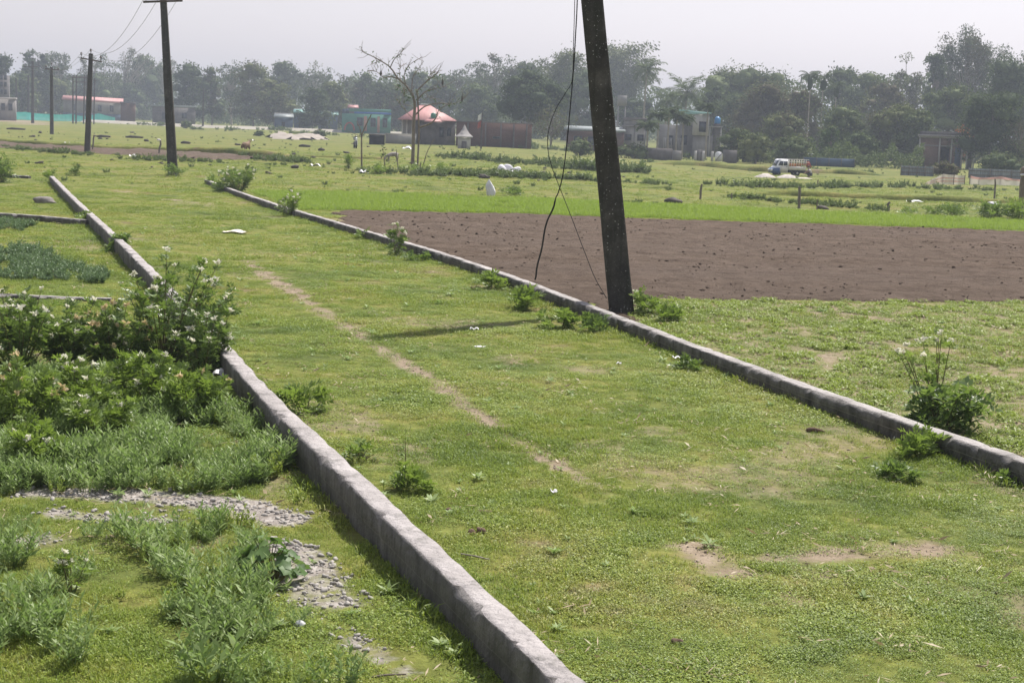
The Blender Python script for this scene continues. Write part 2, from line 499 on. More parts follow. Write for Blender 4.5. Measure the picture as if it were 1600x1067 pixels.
FALLOW = np.concatenate([RW[14:] + [0.25, 0.1], gp([(2300, 960), (2300, 488), (1900, 480), (1600, 475), (1250, 471), (990, 469)])])


def axis(lo, hi, a, b, step, grow):
    v = list(np.arange(a, b + 1e-6, step)); s_ = step
    while v[-1] < hi: s_ *= grow; v.append(v[-1] + s_)
    s_ = step
    while v[0] > lo: s_ *= grow; v.insert(0, v[0] - s_)
    return np.array(v)


gx = axis(-1000, 1000, -13, 15, 0.16, 1.07); gy = axis(-60, 1500, 5, 38, 0.16, 1.035)
X, Y = np.meshgrid(gx, gy)
Z = zg(X, Y)
mb = MB()
nx, ny = len(gx), len(gy)
i = np.arange(ny - 1)[:, None] * nx; j = np.arange(nx - 1)[None, :]
mb.add(np.stack([X, Y, Z], -1), np.stack([i + j, i + j + 1, i + nx + j + 1, i + nx + j], -1).reshape(-1, 4))
ground = tag(mb.build('ground', M['ground'], smooth=True), kind='structure')
xs, ys = X.ravel(), Y.ravel()
so = soilmask(xs, ys)
so = np.maximum(so, inpoly(xs, ys, FALLOW) * (0.38 + 0.5 * fbm(xs * 1.1, ys * 1.1, 77, 3)))
so = np.maximum(so, 1.2 * (dline(xs, ys, DIRTL) < 3))
for nm, val in (('soil', so), ('gravel', gravmask(xs, ys))):
    at = ground.data.attributes.new(nm, 'FLOAT', 'POINT'); at.data.foreach_set('value', val.astype(np.float32))


def sheet(name, poly, step, mat, lift, amp, seed, edge=0.3):
    lo, hi = poly.min(0), poly.max(0)
    ax = np.arange(lo[0], hi[0], step); ay = np.arange(lo[1], hi[1], step * 1.0)
    X, Y = np.meshgrid(ax, ay); nx = len(ax)
    jx = (fbm(X * 0.8, Y * 0.8, seed, 3) - 0.5) * edge * 2; jy = (fbm(X * 0.8, Y * 0.8, seed + 5, 3) - 0.5) * edge * 2
    ins = inpoly(X + jx, Y + jy, poly)
    cl = fbm(X / step * 0.42, Y / step * 0.42, seed + 9, 3)
    Z = zg(X, Y) + lift + amp * (np.maximum(cl - 0.40, 0) * 3.6 + (fbm(X * 0.5, Y * 0.5, seed + 3) - 0.5))
    core = ins.copy()
    core[1:] &= ins[:-1]; core[:-1] &= ins[1:]; core[:, 1:] &= ins[:, :-1]; core[:, :-1] &= ins[:, 1:]
    Z = np.where(core, Z, zg(X, Y) - 0.03)
    q = ins[:-1, :-1] & ins[1:, :-1] & ins[:-1, 1:] & ins[1:, 1:]
    iy, ix = np.nonzero(q); b = iy * nx + ix
    Fq = np.stack([b, b + 1, b + nx + 1, b + nx], -1)
    used = np.unique(Fq); remap = np.zeros(X.size, int); remap[used] = np.arange(len(used))
    V = np.stack([X.ravel(), Y.ravel(), Z.ravel()], -1)[used]
    return MB().add(V, remap[Fq]).build(name, mat, smooth=False)


tag(sheet('plowed_field', PLOW, 0.10, M['soil'], 0.02, 0.024, 5, 0.6), kind='structure')
tag(sheet('plowed_strip', PLOW2, 0.5, M['soil'], 0.06, 0.10, 15, 0.9), kind='structure')
M['sand'] = pmat('pale_sand', (0.24, 0.205, 0.175), (0.32, 0.28, 0.24), 0.8, bump=0.3)
M['track'] = pmat('pale_dirt_track', (0.26, 0.235, 0.19), (0.34, 0.31, 0.26), 0.2)
tag(sheet('sand_patch', SAND, 0.9, M['sand'], 0.12, 0.35, 25, 1.2), kind='structure')


def ribbon(name, pl, w, mat, lift):
    pl = np.asarray(pl); t = unit(np.gradient(pl, axis=0)); nrm = np.stack([-t[:, 1], t[:, 0]], -1)
    offs = np.array([-1, -0.5, 0, 0.5, 1]) * w / 2; V = []
    for p, n_ in zip(pl, nrm):
        for k, o in enumerate(offs):
            q = p + n_ * o
            V.append((q[0], q[1], float(zbig(*q)) + (lift if 0 < k < 4 else -0.1)))
    i = np.arange(len(pl) - 1)[:, None] * 5; j = np.arange(4)[None, :]
    return MB().add(V, np.stack([i + j, i + j + 1, i + 5 + j + 1, i + 5 + j], -1).reshape(-1, 4)).build(name, mat, smooth=True)


def dens(pl, step):
    """points every step along a polyline"""
    pl = np.asarray(pl, float); d = np.concatenate([[0], np.cumsum(np.linalg.norm(np.diff(pl, axis=0), axis=1))])
    s_ = np.linspace(0, d[-1], max(2, int(d[-1] / step) + 1))
    return np.stack([np.interp(s_, d, pl[:, k]) for k in range(pl.shape[1])], -1)


tag(ribbon('dirt_road', dens(ROADL, 8), 8.0, M['track'], 0.55), kind='structure')


# ------------------------------------------------------------------ low concrete walls
def wall(name, line, w, h, mat, seed, label, side=1.0, step=0.035, chip=0.028, hl=None):
    pl = dens(line, step); t = unit(np.gradient(pl, axis=0)); nrm = np.stack([-t[:, 1], t[:, 0]], -1) * -side
    n = len(pl); s_ = np.arange(n) * step
    base = pl.mean(0)
    hh = h + 0.022 * (fbm(s_ * 0.5, s_ * 0, seed) - 0.5) + 0.008 * (vn(s_ * 6, s_ * 0, seed + 1) - 0.5)
    e1 = chip * (vn(s_ * 3.3, s_ * 0, seed + 2) > 0.60) * vn(s_ * 9, s_ * 0, seed + 12) ** 1.5 * 2.2 + 0.010 * vn(s_ * 11, s_ * 0, seed + 6); e2 = chip * vn(s_ * 4, s_ * 0 + 3, seed + 3) ** 2
    ww = w + 0.02 * (fbm(s_ * 0.9, s_ * 0, seed + 4) - 0.5)
    # board-marked face: the boards step by a few mm
    jt = ((s_ % 2.9) < 0.05) * 1.0
    hh = hh - 0.010 * jt
    bd = 0.014 * jt + 0.008 * (hsh(np.floor(s_ / 0.62).astype(int), np.zeros(n, int), seed) - 0.5)
    prof = []
    for u_, zz in ((0.0 + bd, -0.25 + 0 * hh), (0.010 + bd, hh * 0.44), (0.0 + bd, hh * 0.50), (0.002 + bd, hh - 0.012 - e1), (0.006 + e1, hh - 0.001), (0.05 + e1, hh + 0.006 * (vn(s_ * 8, s_ * 0, seed + 8) - 0.5)),
                   (ww * 0.6, hh + 0.008 * (vn(s_ * 7, s_ * 0, seed + 9) - 0.5)), (ww - 0.012 - e2, hh - 0.003), (ww, hh - 0.02 - e2), (ww + 0 * hh, -0.25 + 0 * hh)):
        q = pl + nrm * (u_[:, None] if np.ndim(u_) else u_)
        z0 = zbig(pl[:, 0], pl[:, 1])
        prof.append(np.stack([q[:, 0] - base[0], q[:, 1] - base[1], z0 + zz], -1))
    V = np.stack(prof, 1); k = V.shape[1]
    mb = MB(); i = np.arange(n - 1)[:, None] * k; j = np.arange(k - 1)[None, :]
    mb.add(V, np.stack([i + j, i + j + 1, i + k + j + 1, i + k + j], -1).reshape(-1, 4))
    mb.add(V[0], [list(range(k))[::-1]]); mb.add(V[-1], [list(range(k))])
    o = mb.build(name, mat, loc=(base[0], base[1], 0))
    return tag(o, label, 'wall')


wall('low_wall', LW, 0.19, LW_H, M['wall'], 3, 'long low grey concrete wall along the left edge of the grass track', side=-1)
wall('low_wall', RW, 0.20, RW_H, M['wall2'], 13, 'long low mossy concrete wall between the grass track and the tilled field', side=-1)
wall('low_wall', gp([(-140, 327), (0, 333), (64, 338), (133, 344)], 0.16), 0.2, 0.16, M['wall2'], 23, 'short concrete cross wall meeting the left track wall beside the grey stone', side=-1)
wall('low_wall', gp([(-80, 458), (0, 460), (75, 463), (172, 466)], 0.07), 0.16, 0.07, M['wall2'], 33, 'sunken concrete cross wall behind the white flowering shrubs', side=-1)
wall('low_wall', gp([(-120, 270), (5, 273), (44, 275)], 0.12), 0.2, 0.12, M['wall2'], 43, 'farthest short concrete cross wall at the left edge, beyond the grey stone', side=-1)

# ------------------------------------------------------------------ scattered ground cover (stuff)
def scatter_tree(coll):
    ng = bpy.data.node_groups.new('scatter', 'GeometryNodeTree')
    ng.interface.new_socket('Geometry', in_out='INPUT', socket_type='NodeSocketGeometry')
    ng.interface.new_socket('Geometry', in_out='OUTPUT', socket_type='NodeSocketGeometry')
    N = ng.nodes; L = ng.links
    a = N.new('NodeGroupInput'); b = N.new('NodeGroupOutput')
    ci = N.new('GeometryNodeCollectionInfo'); ci.inputs['Collection'].default_value = coll
    ci.inputs['Separate Children'].default_value = True; ci.inputs['Reset Children'].default_value = True
    ip = N.new('GeometryNodeInstanceOnPoints'); ip.inputs['Pick Instance'].default_value = True

    def attr(nm, ty):
        n = N.new('GeometryNodeInputNamedAttribute'); n.data_type = ty; n.inputs['Name'].default_value = nm
        return [o for o in n.outputs if o.enabled and o.name == 'Attribute'][0]
    e2r = N.new('FunctionNodeEulerToRotation')
    L.new(a.outputs[0], ip.inputs['Points']); L.new(ci.outputs[0], ip.inputs['Instance'])
    L.new(attr('rot', 'FLOAT_VECTOR'), e2r.inputs[0]); L.new(e2r.outputs[0], ip.inputs['Rotation'])
    L.new(attr('scl', 'FLOAT'), ip.inputs['Scale']); L.new(attr('idx', 'INT'), ip.inputs['Instance Index'])
    L.new(ip.outputs[0], b.inputs[0])
    return ng


def scatter(name, pts, meshes, scl, rot=None, seed=0, tilt=0.12, z=None, idx=None):
    rg = np.random.RandomState(seed); n = len(pts)
    co = bpy.data.collections.new(name + '_sources')
    for k, me in enumerate(meshes):
        co.objects.link(bpy.data.objects.new(name + '_source', me))
    V = np.column_stack([pts[:, 0], pts[:, 1], zg(pts[:, 0], pts[:, 1]) if z is None else z])
    me = bpy.data.meshes.new(name); me.vertices.add(n); me.vertices.foreach_set('co', V.astype(np.float32).ravel())
    R = np.column_stack([rg.randn(n) * tilt, rg.randn(n) * tilt, rg.rand(n) * 6.283])
    me.attributes.new('rot', 'FLOAT_VECTOR', 'POINT').data.foreach_set('vector', R.astype(np.float32).ravel())
    me.attributes.new('scl', 'FLOAT', 'POINT').data.foreach_set('value', np.asarray(scl, np.float32))
    me.attributes.new('idx', 'INT', 'POINT').data.foreach_set('value', (rg.randint(0, len(meshes), n) if idx is None else idx).astype(np.int32))
    o = bpy.data.objects.new(name, me); col.objects.link(o)
    md = o.modifiers.new('scatter', 'NODES'); md.node_group = scatter_tree(co)
    return tag(o, kind='stuff')


def blades(rg, n, rad, l0, l1, w0, w1, tilt0, tilt1, mb, m=0):
    """n grass blades round the origin, each bent over its length (two quads to a point)"""
    a = rg.rand(n) * 6.283; r = rad * np.sqrt(rg.rand(n)); c = np.stack([r * np.cos(a), r * np.sin(a), -0.004 + 0 * r], -1)
    h = rg.rand(n) * 6.283; t = tilt0 + (tilt1 - tilt0) * rg.rand(n); ln = l0 + (l1 - l0) * rg.rand(n) ** 1.5; w = w0 + (w1 - w0) * rg.rand(n)
    hd = np.stack([np.cos(h), np.sin(h), 0 * h], -1); sd = np.stack([-np.sin(h), np.cos(h), 0 * h], -1)
    def d(tt): return hd * np.sin(tt)[:, None] + np.array([0, 0, 1.0]) * np.cos(tt)[:, None]
    p1 = c + d(t * 0.6) * (ln * 0.5)[:, None]; p2 = p1 + d(np.minimum(t * 1.5, 1.75)) * (ln * 0.5)[:, None]
    s2 = sd * (w * 0.5)[:, None]
    V = np.stack([c - s2 * 0.7, c + s2 * 0.7, p1 + s2, p1 - s2, p2], 1).reshape(-1, 3)
    b = np.arange(n)[:, None] * 5
    mb.add(V, b + np.array([0, 1, 2, 3]), m); 
    mb.add(V, b + np.array([3, 2, 4]), m)
    return mb


def turf_mesh(seed, n, rad, l0, l1, w0, w1, t0=0.4, t1=1.35, leaf=0):
    rg = np.random.RandomState(seed); mb = MB()
    blades(rg, n, rad, l0, l1, w0, w1, t0, t1, mb)
    if leaf:
        a = rg.rand(leaf) * 6.283; r = rad * np.sqrt(rg.rand(leaf)); c = np.stack([r * np.cos(a), r * np.sin(a), 0.008 + 0.014 * rg.rand(leaf)], -1)
        h = rg.rand(leaf) * 6.283; d = np.stack([np.cos(h), np.sin(h), 0.5 * rg.rand(leaf) - 0.05], -1)
        cards(mb, c, d, np.stack([rg.randn(leaf) * 0.3, rg.randn(leaf) * 0.3, 1 + 0 * h], -1), 0.009 + 0.016 * rg.rand(leaf) ** 1.5, 0.007 + 0.008 * rg.rand(leaf))
    return mb.mesh('turf_patch', M['turf'])


turfs = [turf_mesh(100 + k, 95, 0.14, 0.015, 0.045, 0.0035, 0.0065, 0.6, 1.5, leaf=30) for k in range(6)] + [turf_mesh(120 + k, 75, 0.12, 0.025, 0.08, 0.003, 0.006, 0.3, 1.35, leaf=6) for k in range(3)] + [turf_mesh(130 + k, 20, 0.13, 0.02, 0.05, 0.004, 0.007, 0.7, 1.5, leaf=85) for k in range(3)]


def cloud(n, y0, y1, mx=0.43, x0=0.0, seed=0, pw=1.0):
    """points over the ground in the wedge in front of the camera, a bit wider than the view"""
    rg = np.random.RandomState(seed)
    y = y0 + (y1 - y0) * rg.rand(n) ** pw
    x = (rg.rand(n) * 2 - 1) * (mx * y + x0)
    return np.column_stack([x, y])


def onwall(p, m=0.0):
    """inside a low wall's footprint"""
    dl = dline(p[:, 0], p[:, 1], LWC); dr = dline(p[:, 0], p[:, 1], RWC)
    return (dl < 0.085 - m) | (dr < 0.09 - m)


def offs(line, o):
    t = unit(np.gradient(line, axis=0)); return line + np.stack([t[:, 1], -t[:, 0]], -1) * -o


LWC = offs(LW, -0.095 * -1); RWC = offs(RW, 0.10)
BUILT = []   # footprints kept clear


def sward(n, y0, y1, seed, pw=1.0):
    p = cloud(n, y0, y1, 0.42, 1.5, seed, pw)
    rg = np.random.RandomState(seed + 1)
    k = soilmask(p[:, 0], p[:, 1]) + 0.45 * (fbm(p[:, 0] * 5, p[:, 1] * 5, 55, 2) - 0.5)
    g = gravmask(p[:, 0], p[:, 1])
    fl = inpoly(p[:, 0], p[:, 1], FALLOW)
    gap = sm((0.44 - fbm(p[:, 0] * 3.2, p[:, 1] * 3.2, 91, 3)) / 0.12) * 0.8
    keep = (rg.rand(len(p)) > np.maximum(gap, sm((k - 0.26) / 0.5) * 0.90)) & (g + 0.3 * rg.rand(len(p)) < 0.52) & ~onwall(p)
    keep &= ~inpoly(p[:, 0], p[:, 1], PLOW) & ~inpoly(p[:, 0], p[:, 1], CROP) & (~fl | (rg.rand(len(p)) < 0.42))
    return p[keep]


P1 = sward(17000, 6.6, 14, 1); P2 = sward(30000, 14, 30, 2); P3 = sward(17000, 30, 58, 3); P4 = sward(9000, 58, 130, 4)
pts = np.concatenate([P1, P2, P3, P4])
hn = fbm(pts[:, 0] * 0.9, pts[:, 1] * 0.9, 66, 3)
scl = np.concatenate([np.full(len(P1), 1.0), np.full(len(P2), 1.15), np.full(len(P3), 1.7), np.full(len(P4), 2.6)]) * (0.35 + 1.0 * hn)
near_wall = np.minimum(dline(pts[:, 0], pts[:, 1], LWC), dline(pts[:, 0], pts[:, 1], RWC))
scl *= 1 + 0.5 * np.exp(-(near_wall / 0.25) ** 2)
tn_ = fbm(pts[:, 0] * 0.7, pts[:, 1] * 0.7, 88, 3) + 0.12 * np.random.RandomState(6).randn(len(pts)); ri = np.random.RandomState(8).rand(len(pts))
gi = np.where(tn_ < 0.44, 6 + (ri * 3).astype(int), np.where(tn_ > 0.60, 9 + (ri * 3).astype(int), (ri * 6).astype(int)))
scatter('grass', pts, turfs, scl, seed=5, tilt=0.06, idx=gi)
# longer grass along the foot of the walls
rg = np.random.RandomState(15); Wp = []
for ln_, o_ in ((LW, -0.05), (LW, 0.24), (RW, -0.05), (RW, 0.25)):
    d_ = dens(offs(ln_, o_), 0.05); d_ = d_[(d_[:, 1] > 6) & (d_[:, 1] < 70)]; d_ = d_ + rg.randn(*d_.shape) * 0.03
    Wp.append(d_[fbm(d_[:, 0] * 1.1, d_[:, 1] * 1.1, 14, 3) + 0.15 * rg.rand(len(d_)) > 0.52])
Wp = np.concatenate(Wp)
scatter('wall_foot_grass', Wp, turfs[6:9], 0.7 + 1.2 * rg.rand(len(Wp)) ** 2, seed=16, tilt=0.15)

# crop seedlings
def crop_mesh(seed):
    rg = np.random.RandomState(seed); mb = MB()
    blades(rg, 40, 0.22, 0.06, 0.17, 0.008, 0.016, 0.05, 0.9, mb)
    return mb.mesh('crop_patch', M['crop'])


p = np.random.RandomState(9).rand(60000, 2) * (CROP.max(0) - CROP.min(0)) + CROP.min(0)
p = p[inpoly(p[:, 0] + 0.3 * (vn(p[:, 0], p[:, 1], 3) - 0.5), p[:, 1] + 0.5 * (vn(p[:, 0], p[:, 1], 4) - 0.5), CROP)]
p = p[fbm(p[:, 0] * 0.8, p[:, 1] * 0.8, 8) > 0.3][:17000]
scatter('crop_plants', p, [crop_mesh(k) for k in range(5)], 0.7 + 0.5 * np.random.RandomState(3).rand(len(p)), seed=8)


# broad seedlings over the fallow strip
def seedling_mesh(seed):
    rg = np.random.RandomState(seed); mb = MB()
    n = 26; c = (rg.rand(n, 3) - 0.5) * [0.3, 0.3, 0]; k = rg.randint(4, 7, n)
    C = np.repeat(c, k, 0); m = len(C); h = rg.rand(m) * 6.283
    C[:, 2] += rg.rand(m) * 0.05
    cards(mb, C, np.stack([np.cos(h), np.sin(h), 0.15 + 0.7 * rg.rand(m)], -1), np.array([0, 0, 1.0]) + 0.2 * rg.randn(m, 3), 0.025 + 0.035 * rg.rand(m), 0.013 + 0.015 * rg.rand(m))
    return mb.mesh('seedling_patch', M['seedling'])


p = np.random.RandomState(19).rand(16000, 2) * (FALLOW.max(0) - FALLOW.min(0)) + FALLOW.min(0)
p = p[inpoly(p[:, 0], p[:, 1], FALLOW) & (p[:, 1] < 32)]
p = p[fbm(p[:, 0] * 0.9, p[:, 1] * 0.9, 77, 3) + 0.25 * np.random.RandomState(4).rand(len(p)) < 0.78]
scatter('seedlings', p[:2700], [seedling_mesh(k) for k in range(6)], 0.45 + 0.6 * np.random.RandomState(3).rand(len(p[:2700])), seed=18)


# narrow-leaved weeds
def weed_mesh(seed, mat, h=0.23, spread=0.13, ns=12, lw=0.0125, ll=0.088, name='weed_clump'):
    rg = np.random.RandomState(seed); mb = MB(); C = []; D = []; Nn = []; Ls = []
    for s_ in range(ns):
        a = rg.rand() * 6.283; r = spread * math.sqrt(rg.rand()) * 0.6; b = np.array([r * math.cos(a), r * math.sin(a), 0])
        lean = 0.15 + 0.75 * rg.rand(); hh = h * (0.5 + 0.6 * rg.rand())
        tip = b + np.array([math.cos(a) * lean * hh * 0.7, math.sin(a) * lean * hh * 0.7, hh])
        tube(mb, [b, (b + tip) / 2 + [0, 0, 0.02], tip], [0.0028, 0.002, 0.001], 3, 0, False)
        k = 14; t = np.linspace(0.2, 1, k)[:, None]; q = b + (tip - b) * t
        az = rg.rand() * 6 + np.arange(k) * 2.4; el = 0.25 + 0.5 * rg.rand(k) + t[:, 0] * 0.3
        C.append(q); D.append(np.stack([np.cos(az) * np.cos(el), np.sin(az) * np.cos(el), np.sin(el)], -1)); Ls.append(ll * (0.6 + 0.6 * rg.rand(k)) * (1.05 - 0.3 * t[:, 0]))
    C = np.concatenate(C); D = np.concatenate(D); Ls = np.concatenate(Ls)
    cards(mb, C, D, np.array([0, 0, 1.0]) + 0.35 * rg.randn(len(C), 3), Ls, Ls * lw / 0.055 * (0.8 + 0.5 * rg.rand(len(C))))
    return mb.mesh(name, mat)


def fill(polys, dn, seed, ed=0.12):
    out = []
    rg = np.random.RandomState(seed)
    for po in polys:
        g = gp(po); lo, hi = g.min(0) - 0.1, g.max(0) + 0.1; n = int(np.prod(hi - lo) * dn)
        q = lo + rg.rand(n, 2) * (hi - lo)
        out.append(q[inpoly(q[:, 0] + ed * 2 * (fbm(q[:, 0] * 3, q[:, 1] * 3, seed) - 0.5), q[:, 1] + ed * 2 * (fbm(q[:, 0] * 3, q[:, 1] * 3, seed + 2) - 0.5), g)])
    return np.concatenate(out)


WA = [[(-60, 600), (100, 590), (330, 640), (415, 650), (445, 700), (432, 740), (385, 775), (300, 770), (240, 780), (110, 768), (-60, 765)],
      [(215, 860), (300, 835), (400, 830), (425, 858), (405, 905), (300, 930), (230, 900)], [(260, 950), (330, 900), (440, 930), (480, 970), (470, 1010), (380, 1030), (290, 1000)],
      [(-60, 835), (60, 820), (135, 830), (95, 862), (-60, 868)], [(-60, 940), (70, 925), (130, 960), (125, 1010), (40, 1030), (-60, 1020)], [(-60, 885), (40, 882), (40, 902), (-60, 905)],
      [(290, 1075), (370, 1050), (480, 1060), (560, 1095), (300, 1100)], [(155, 825), (215, 815), (230, 840), (165, 850)], [(440, 790), (470, 780), (480, 800), (450, 806)], [(90, 900), (130, 890), (140, 905), (100, 912)],
      [(170, 930), (190, 930), (190, 945), (170, 945)], [(300, 815), (400, 812), (405, 830), (310, 835)], [(60, 1040), (120, 1035), (130, 1052), (70, 1055)], [(-40, 700), (160, 690), (150, 770), (-40, 780)]]
p = fill(WA, 48, 3, 0.2)
p = p[~onwall(p, -0.05)]
weeds = [weed_mesh(200 + k, M['weed']) for k in range(5)] + [weed_mesh(210 + k, M['weed'], 0.30, 0.10, 7, 0.008, 0.075) for k in range(2)] + [weed_mesh(215 + k, M['seedling'], 0.15, 0.13, 9, 0.024, 0.045) for k in range(2)] + [weed_mesh(220, M['weed'], 0.2, 0.14, 11, 0.017, 0.06)]
wv = fbm(p[:, 0] * 2.6, p[:, 1] * 2.6, 12); p = p[wv > 0.36]; wv = wv[wv > 0.36]
scatter('weeds', p, weeds, (0.2 + 1.25 * wv) * (0.6 + 0.6 * np.random.RandomState(2).rand(len(p))), seed=21)
WB = [[(-60, 400), (20, 388), (70, 398), (110, 415), (168, 428), (165, 446), (60, 440), (-60, 436)], [(0, 345), (60, 352), (20, 365)], [(-40, 350), (45, 357), (40, 362), (-40, 362)]]
p = fill(WB, 20, 6)
scatter('leafy_weeds', p, [weed_mesh(240 + k, M['bluweed'], 0.16, 0.15, 12, 0.018, 0.065) for k in range(4)], 0.6 + 0.6 * np.random.RandomState(3).rand(len(p)), seed=22)

# pebbles in the gravel
rg = np.random.RandomState(77)
p = cloud(60000, 8, 17, 0.40, 0, 70); p = p[(p[:, 0] < 0.5)]
g = gravmask(p[:, 0], p[:, 1]); p = p[(g > 0.10 + 0.62 * rg.rand(len(p)) ** 0.6) & ~onwall(p, -0.03)][:6500]


def pebble_mesh(seed):
    mb = MB(); blob(mb, (0, 0, 0.004), (0.016, 0.012, 0.008), seed, 7, 5, 0.3); return mb.mesh('pebble', M['stone'])


scatter('gravel', p, [pebble_mesh(k) for k in range(8)], (0.35 + 1.5 * rg.rand(len(p)) ** 4), seed=23, tilt=0.3)

# small broadleaf weeds, dead straw and crumbs of soil over the lane
def rosette_mesh(seed):
    rg = np.random.RandomState(seed); mb = MB(); n = 11; h = np.arange(n) * 2.4 + rg.rand(n) * 0.5; z = 0.004 + 0.02 * np.arange(n) / n
    cards(mb, np.stack([0 * h, 0 * h, z], -1), np.stack([np.cos(h), np.sin(h), 0.12 + 0.5 * rg.rand(n)], -1), np.array([0, 0, 1.0]) + 0.2 * rg.randn(n, 3), 0.035 + 0.035 * rg.rand(n), 0.014 + 0.012 * rg.rand(n))
    return mb.mesh('rosette', M['weed'])


rg = np.random.RandomState(51); q = cloud(2600, 7, 40, 0.42, 1, 171, 0.8); q = q[~onwall(q, -0.03) & ~inpoly(q[:, 0], q[:, 1], PLOW) & (fbm(q[:, 0] * 1.4, q[:, 1] * 1.4, 172, 3) > 0.53)]
scatter('small_weeds', q, [rosette_mesh(k) for k in range(5)], 0.6 + 1.0 * rg.rand(len(q)) ** 2, seed=52, tilt=0.1)
M['straw'] = leafmat('dry_straw', [(0.1, (0.16, 0.11, 0.06)), (0.5, (0.34, 0.26, 0.15)), (0.9, (0.52, 0.44, 0.30))], 0.2, (0.4, 0.3, 0.15), inst=True)


def straw_mesh(seed):
    rg = np.random.RandomState(seed); mb = MB(); n = 7; h = rg.rand(n) * 6.283; c = np.stack([rg.randn(n) * .05, rg.randn(n) * .05, 0.02 + 0.02 * rg.rand(n)], -1)
    cards(mb, c, np.stack([np.cos(h), np.sin(h), rg.randn(n) * 0.2], -1), np.array([0, 0, 1.0]) + 0.4 * rg.randn(n, 3), 0.03 + 0.07 * rg.rand(n) ** 2, 0.005 + 0.014 * rg.rand(n) ** 3)
    return mb.mesh('straw', M['straw'])


q = cloud(5200, 7, 40, 0.42, 1, 181, 0.8); q = q[~onwall(q, -0.02) & ~inpoly(q[:, 0], q[:, 1], PLOW) & (fbm(q[:, 0] * 0.9, q[:, 1] * 0.9, 182, 4) + 0.25 * soilmask(q[:, 0], q[:, 1]) > 0.50)]
scatter('dry_straw', q, [straw_mesh(k) for k in range(7)], 0.6 + 0.9 * rg.rand(len(q)), seed=53, tilt=0.1)
M['crumb'] = pmat('soil_crumb', (0.22, 0.175, 0.13), (0.36, 0.29, 0.225), 5, 0.95)
mesh_c = []
for k in range(5):
    mb = MB(); blob(mb, (0, 0, 0.003), (0.02, 0.016, 0.009), k, 7, 5, 0.35); mesh_c.append(mb.mesh('crumb', M['crumb']))
q = cloud(90000, 7, 40, 0.42, 0, 191, 0.8); q = q[(soilmask(q[:, 0], q[:, 1]) > 0.42 + 0.4 * np.random.RandomState(7).rand(len(q))) & ~onwall(q, -0.02)][:9000]
scatter('soil_crumbs', q, mesh_c, 0.2 + 0.7 * np.random.RandomState(9).rand(len(q)) ** 4, seed=54, tilt=0.3)

# rows of weeds along the banks between the far fields
ROWS = [([(690, 247), (745, 250), (800, 256), (860, 258)], 4.0, 1.5, 150), ([(860, 262), (930, 268), (1000, 270)], 3.0, 1.5, 90), ([(560, 272), (640, 274), (720, 276), (800, 277), (880, 281), (960, 284)], 2.2, 0.8, 240),
        ([(1000, 287), (1060, 289), (1140, 292), (1240, 294), (1350, 293), (1470, 296), (1600, 300), (1700, 304)], 3.4, 0.9, 230), ([(1000, 254), (1100, 257), (1180, 264), (1290, 268), (1380, 272)], 3, 0.9, 170),
        ([(0, 230), (60, 237), (160, 246), (300, 254), (400, 256), (480, 262), (560, 267)], 2.0, 0.7, 200), ([(340, 205), (400, 207), (480, 210), (560, 214), (640, 222), (720, 228)], 5, 1.3, 160), ([(150, 192), (250, 197), (340, 200)], 5, 1.5, 80),
        ([(1040, 302), (1120, 306), (1200, 315), (1300, 322), (1380, 331)], 1.3, 0.5, 140), ([(700, 308), (780, 309), (860, 312), (1000, 318)], 0.9, 0.35, 130), ([(960, 284), (1040, 290)], 1.4, 0.9, 50), ([(380, 244), (440, 252), (500, 258)], 3, 0.8, 90),
        ([(1150, 264), (1200, 267), (1180, 268)], 2, 0.7, 25), ([(720, 226), (800, 231), (880, 236), (960, 243), (1100, 250)], 4, 1.6, 170), ([(300, 203), (420, 204), (520, 207)], 6, 1.6, 90)]
rg = np.random.RandomState(31); Q = []; SQ = []
for px, w, h, n in ROWS:
    pl = gp(px); d = dens(pl, 0.3); k = rg.randint(0, len(d), n); q = d[k] + rg.randn(n, 2) * [0.4, w * 0.45]
    Q.append(q); SQ.append(h * (0.35 + 0.8 * rg.rand(n)) * np.clip((fbm(q[:, 0] * 0.3, q[:, 1] * 0.3, 9) - 0.36) * 4.5, 0.10, 1.1) * 0.45)
Q = np.concatenate(Q); SQ = np.concatenate(SQ)
# plus loose tufts over the pasture
q = cloud(700, 60, 190, 0.42, 4, 61); ok = ~inpoly(q[:, 0], q[:, 1], PLOW2) & ~inpoly(q[:, 0], q[:, 1], SAND); q = q[ok]
Q = np.concatenate([Q, q]); SQ = np.concatenate([SQ, 0.06 + 0.20 * rg.rand(len(q)) ** 3])
fw = [weed_mesh(300 + k, M['farweed'], 1.0, 0.9, 22, 0.05, 0.22, 'bank_weed') for k in range(5)]
scatter('bank_vegetation', Q, fw, SQ, seed=33)

# dark clods and dung lying about the far pasture
rg = np.random.RandomState(41); q = cloud(150, 75, 200, 0.40, 0, 81); q = q[(q[:, 0] < 8)]
M['clod'] = pmat('dark_clod', (0.045, 0.038, 0.03), (0.10, 0.085, 0.07), 3)
mesh_c = []
for k in range(5):
    mb = MB(); blob(mb, (0, 0, 0.1), (0.55, 0.35, 0.2), k, 9, 6, 0.35); mesh_c.append(mb.mesh('clod', M['clod']))
scatter('clods', q, mesh_c, 0.2 + 0.5 * rg.rand(len(q)) ** 2, seed=43)
rg = np.random.RandomState(42); q = PLOW.min(0) + rg.rand(12000, 2) * (PLOW.max(0) - PLOW.min(0)); q = q[inpoly(q[:, 0], q[:, 1], PLOW)]
mesh_c = []
for k in range(5):
    mb = MB(); blob(mb, (0, 0, 0.02), (0.09, 0.065, 0.03), k, 8, 5, 0.35); mesh_c.append(mb.mesh('soil_clod', M['soil']))
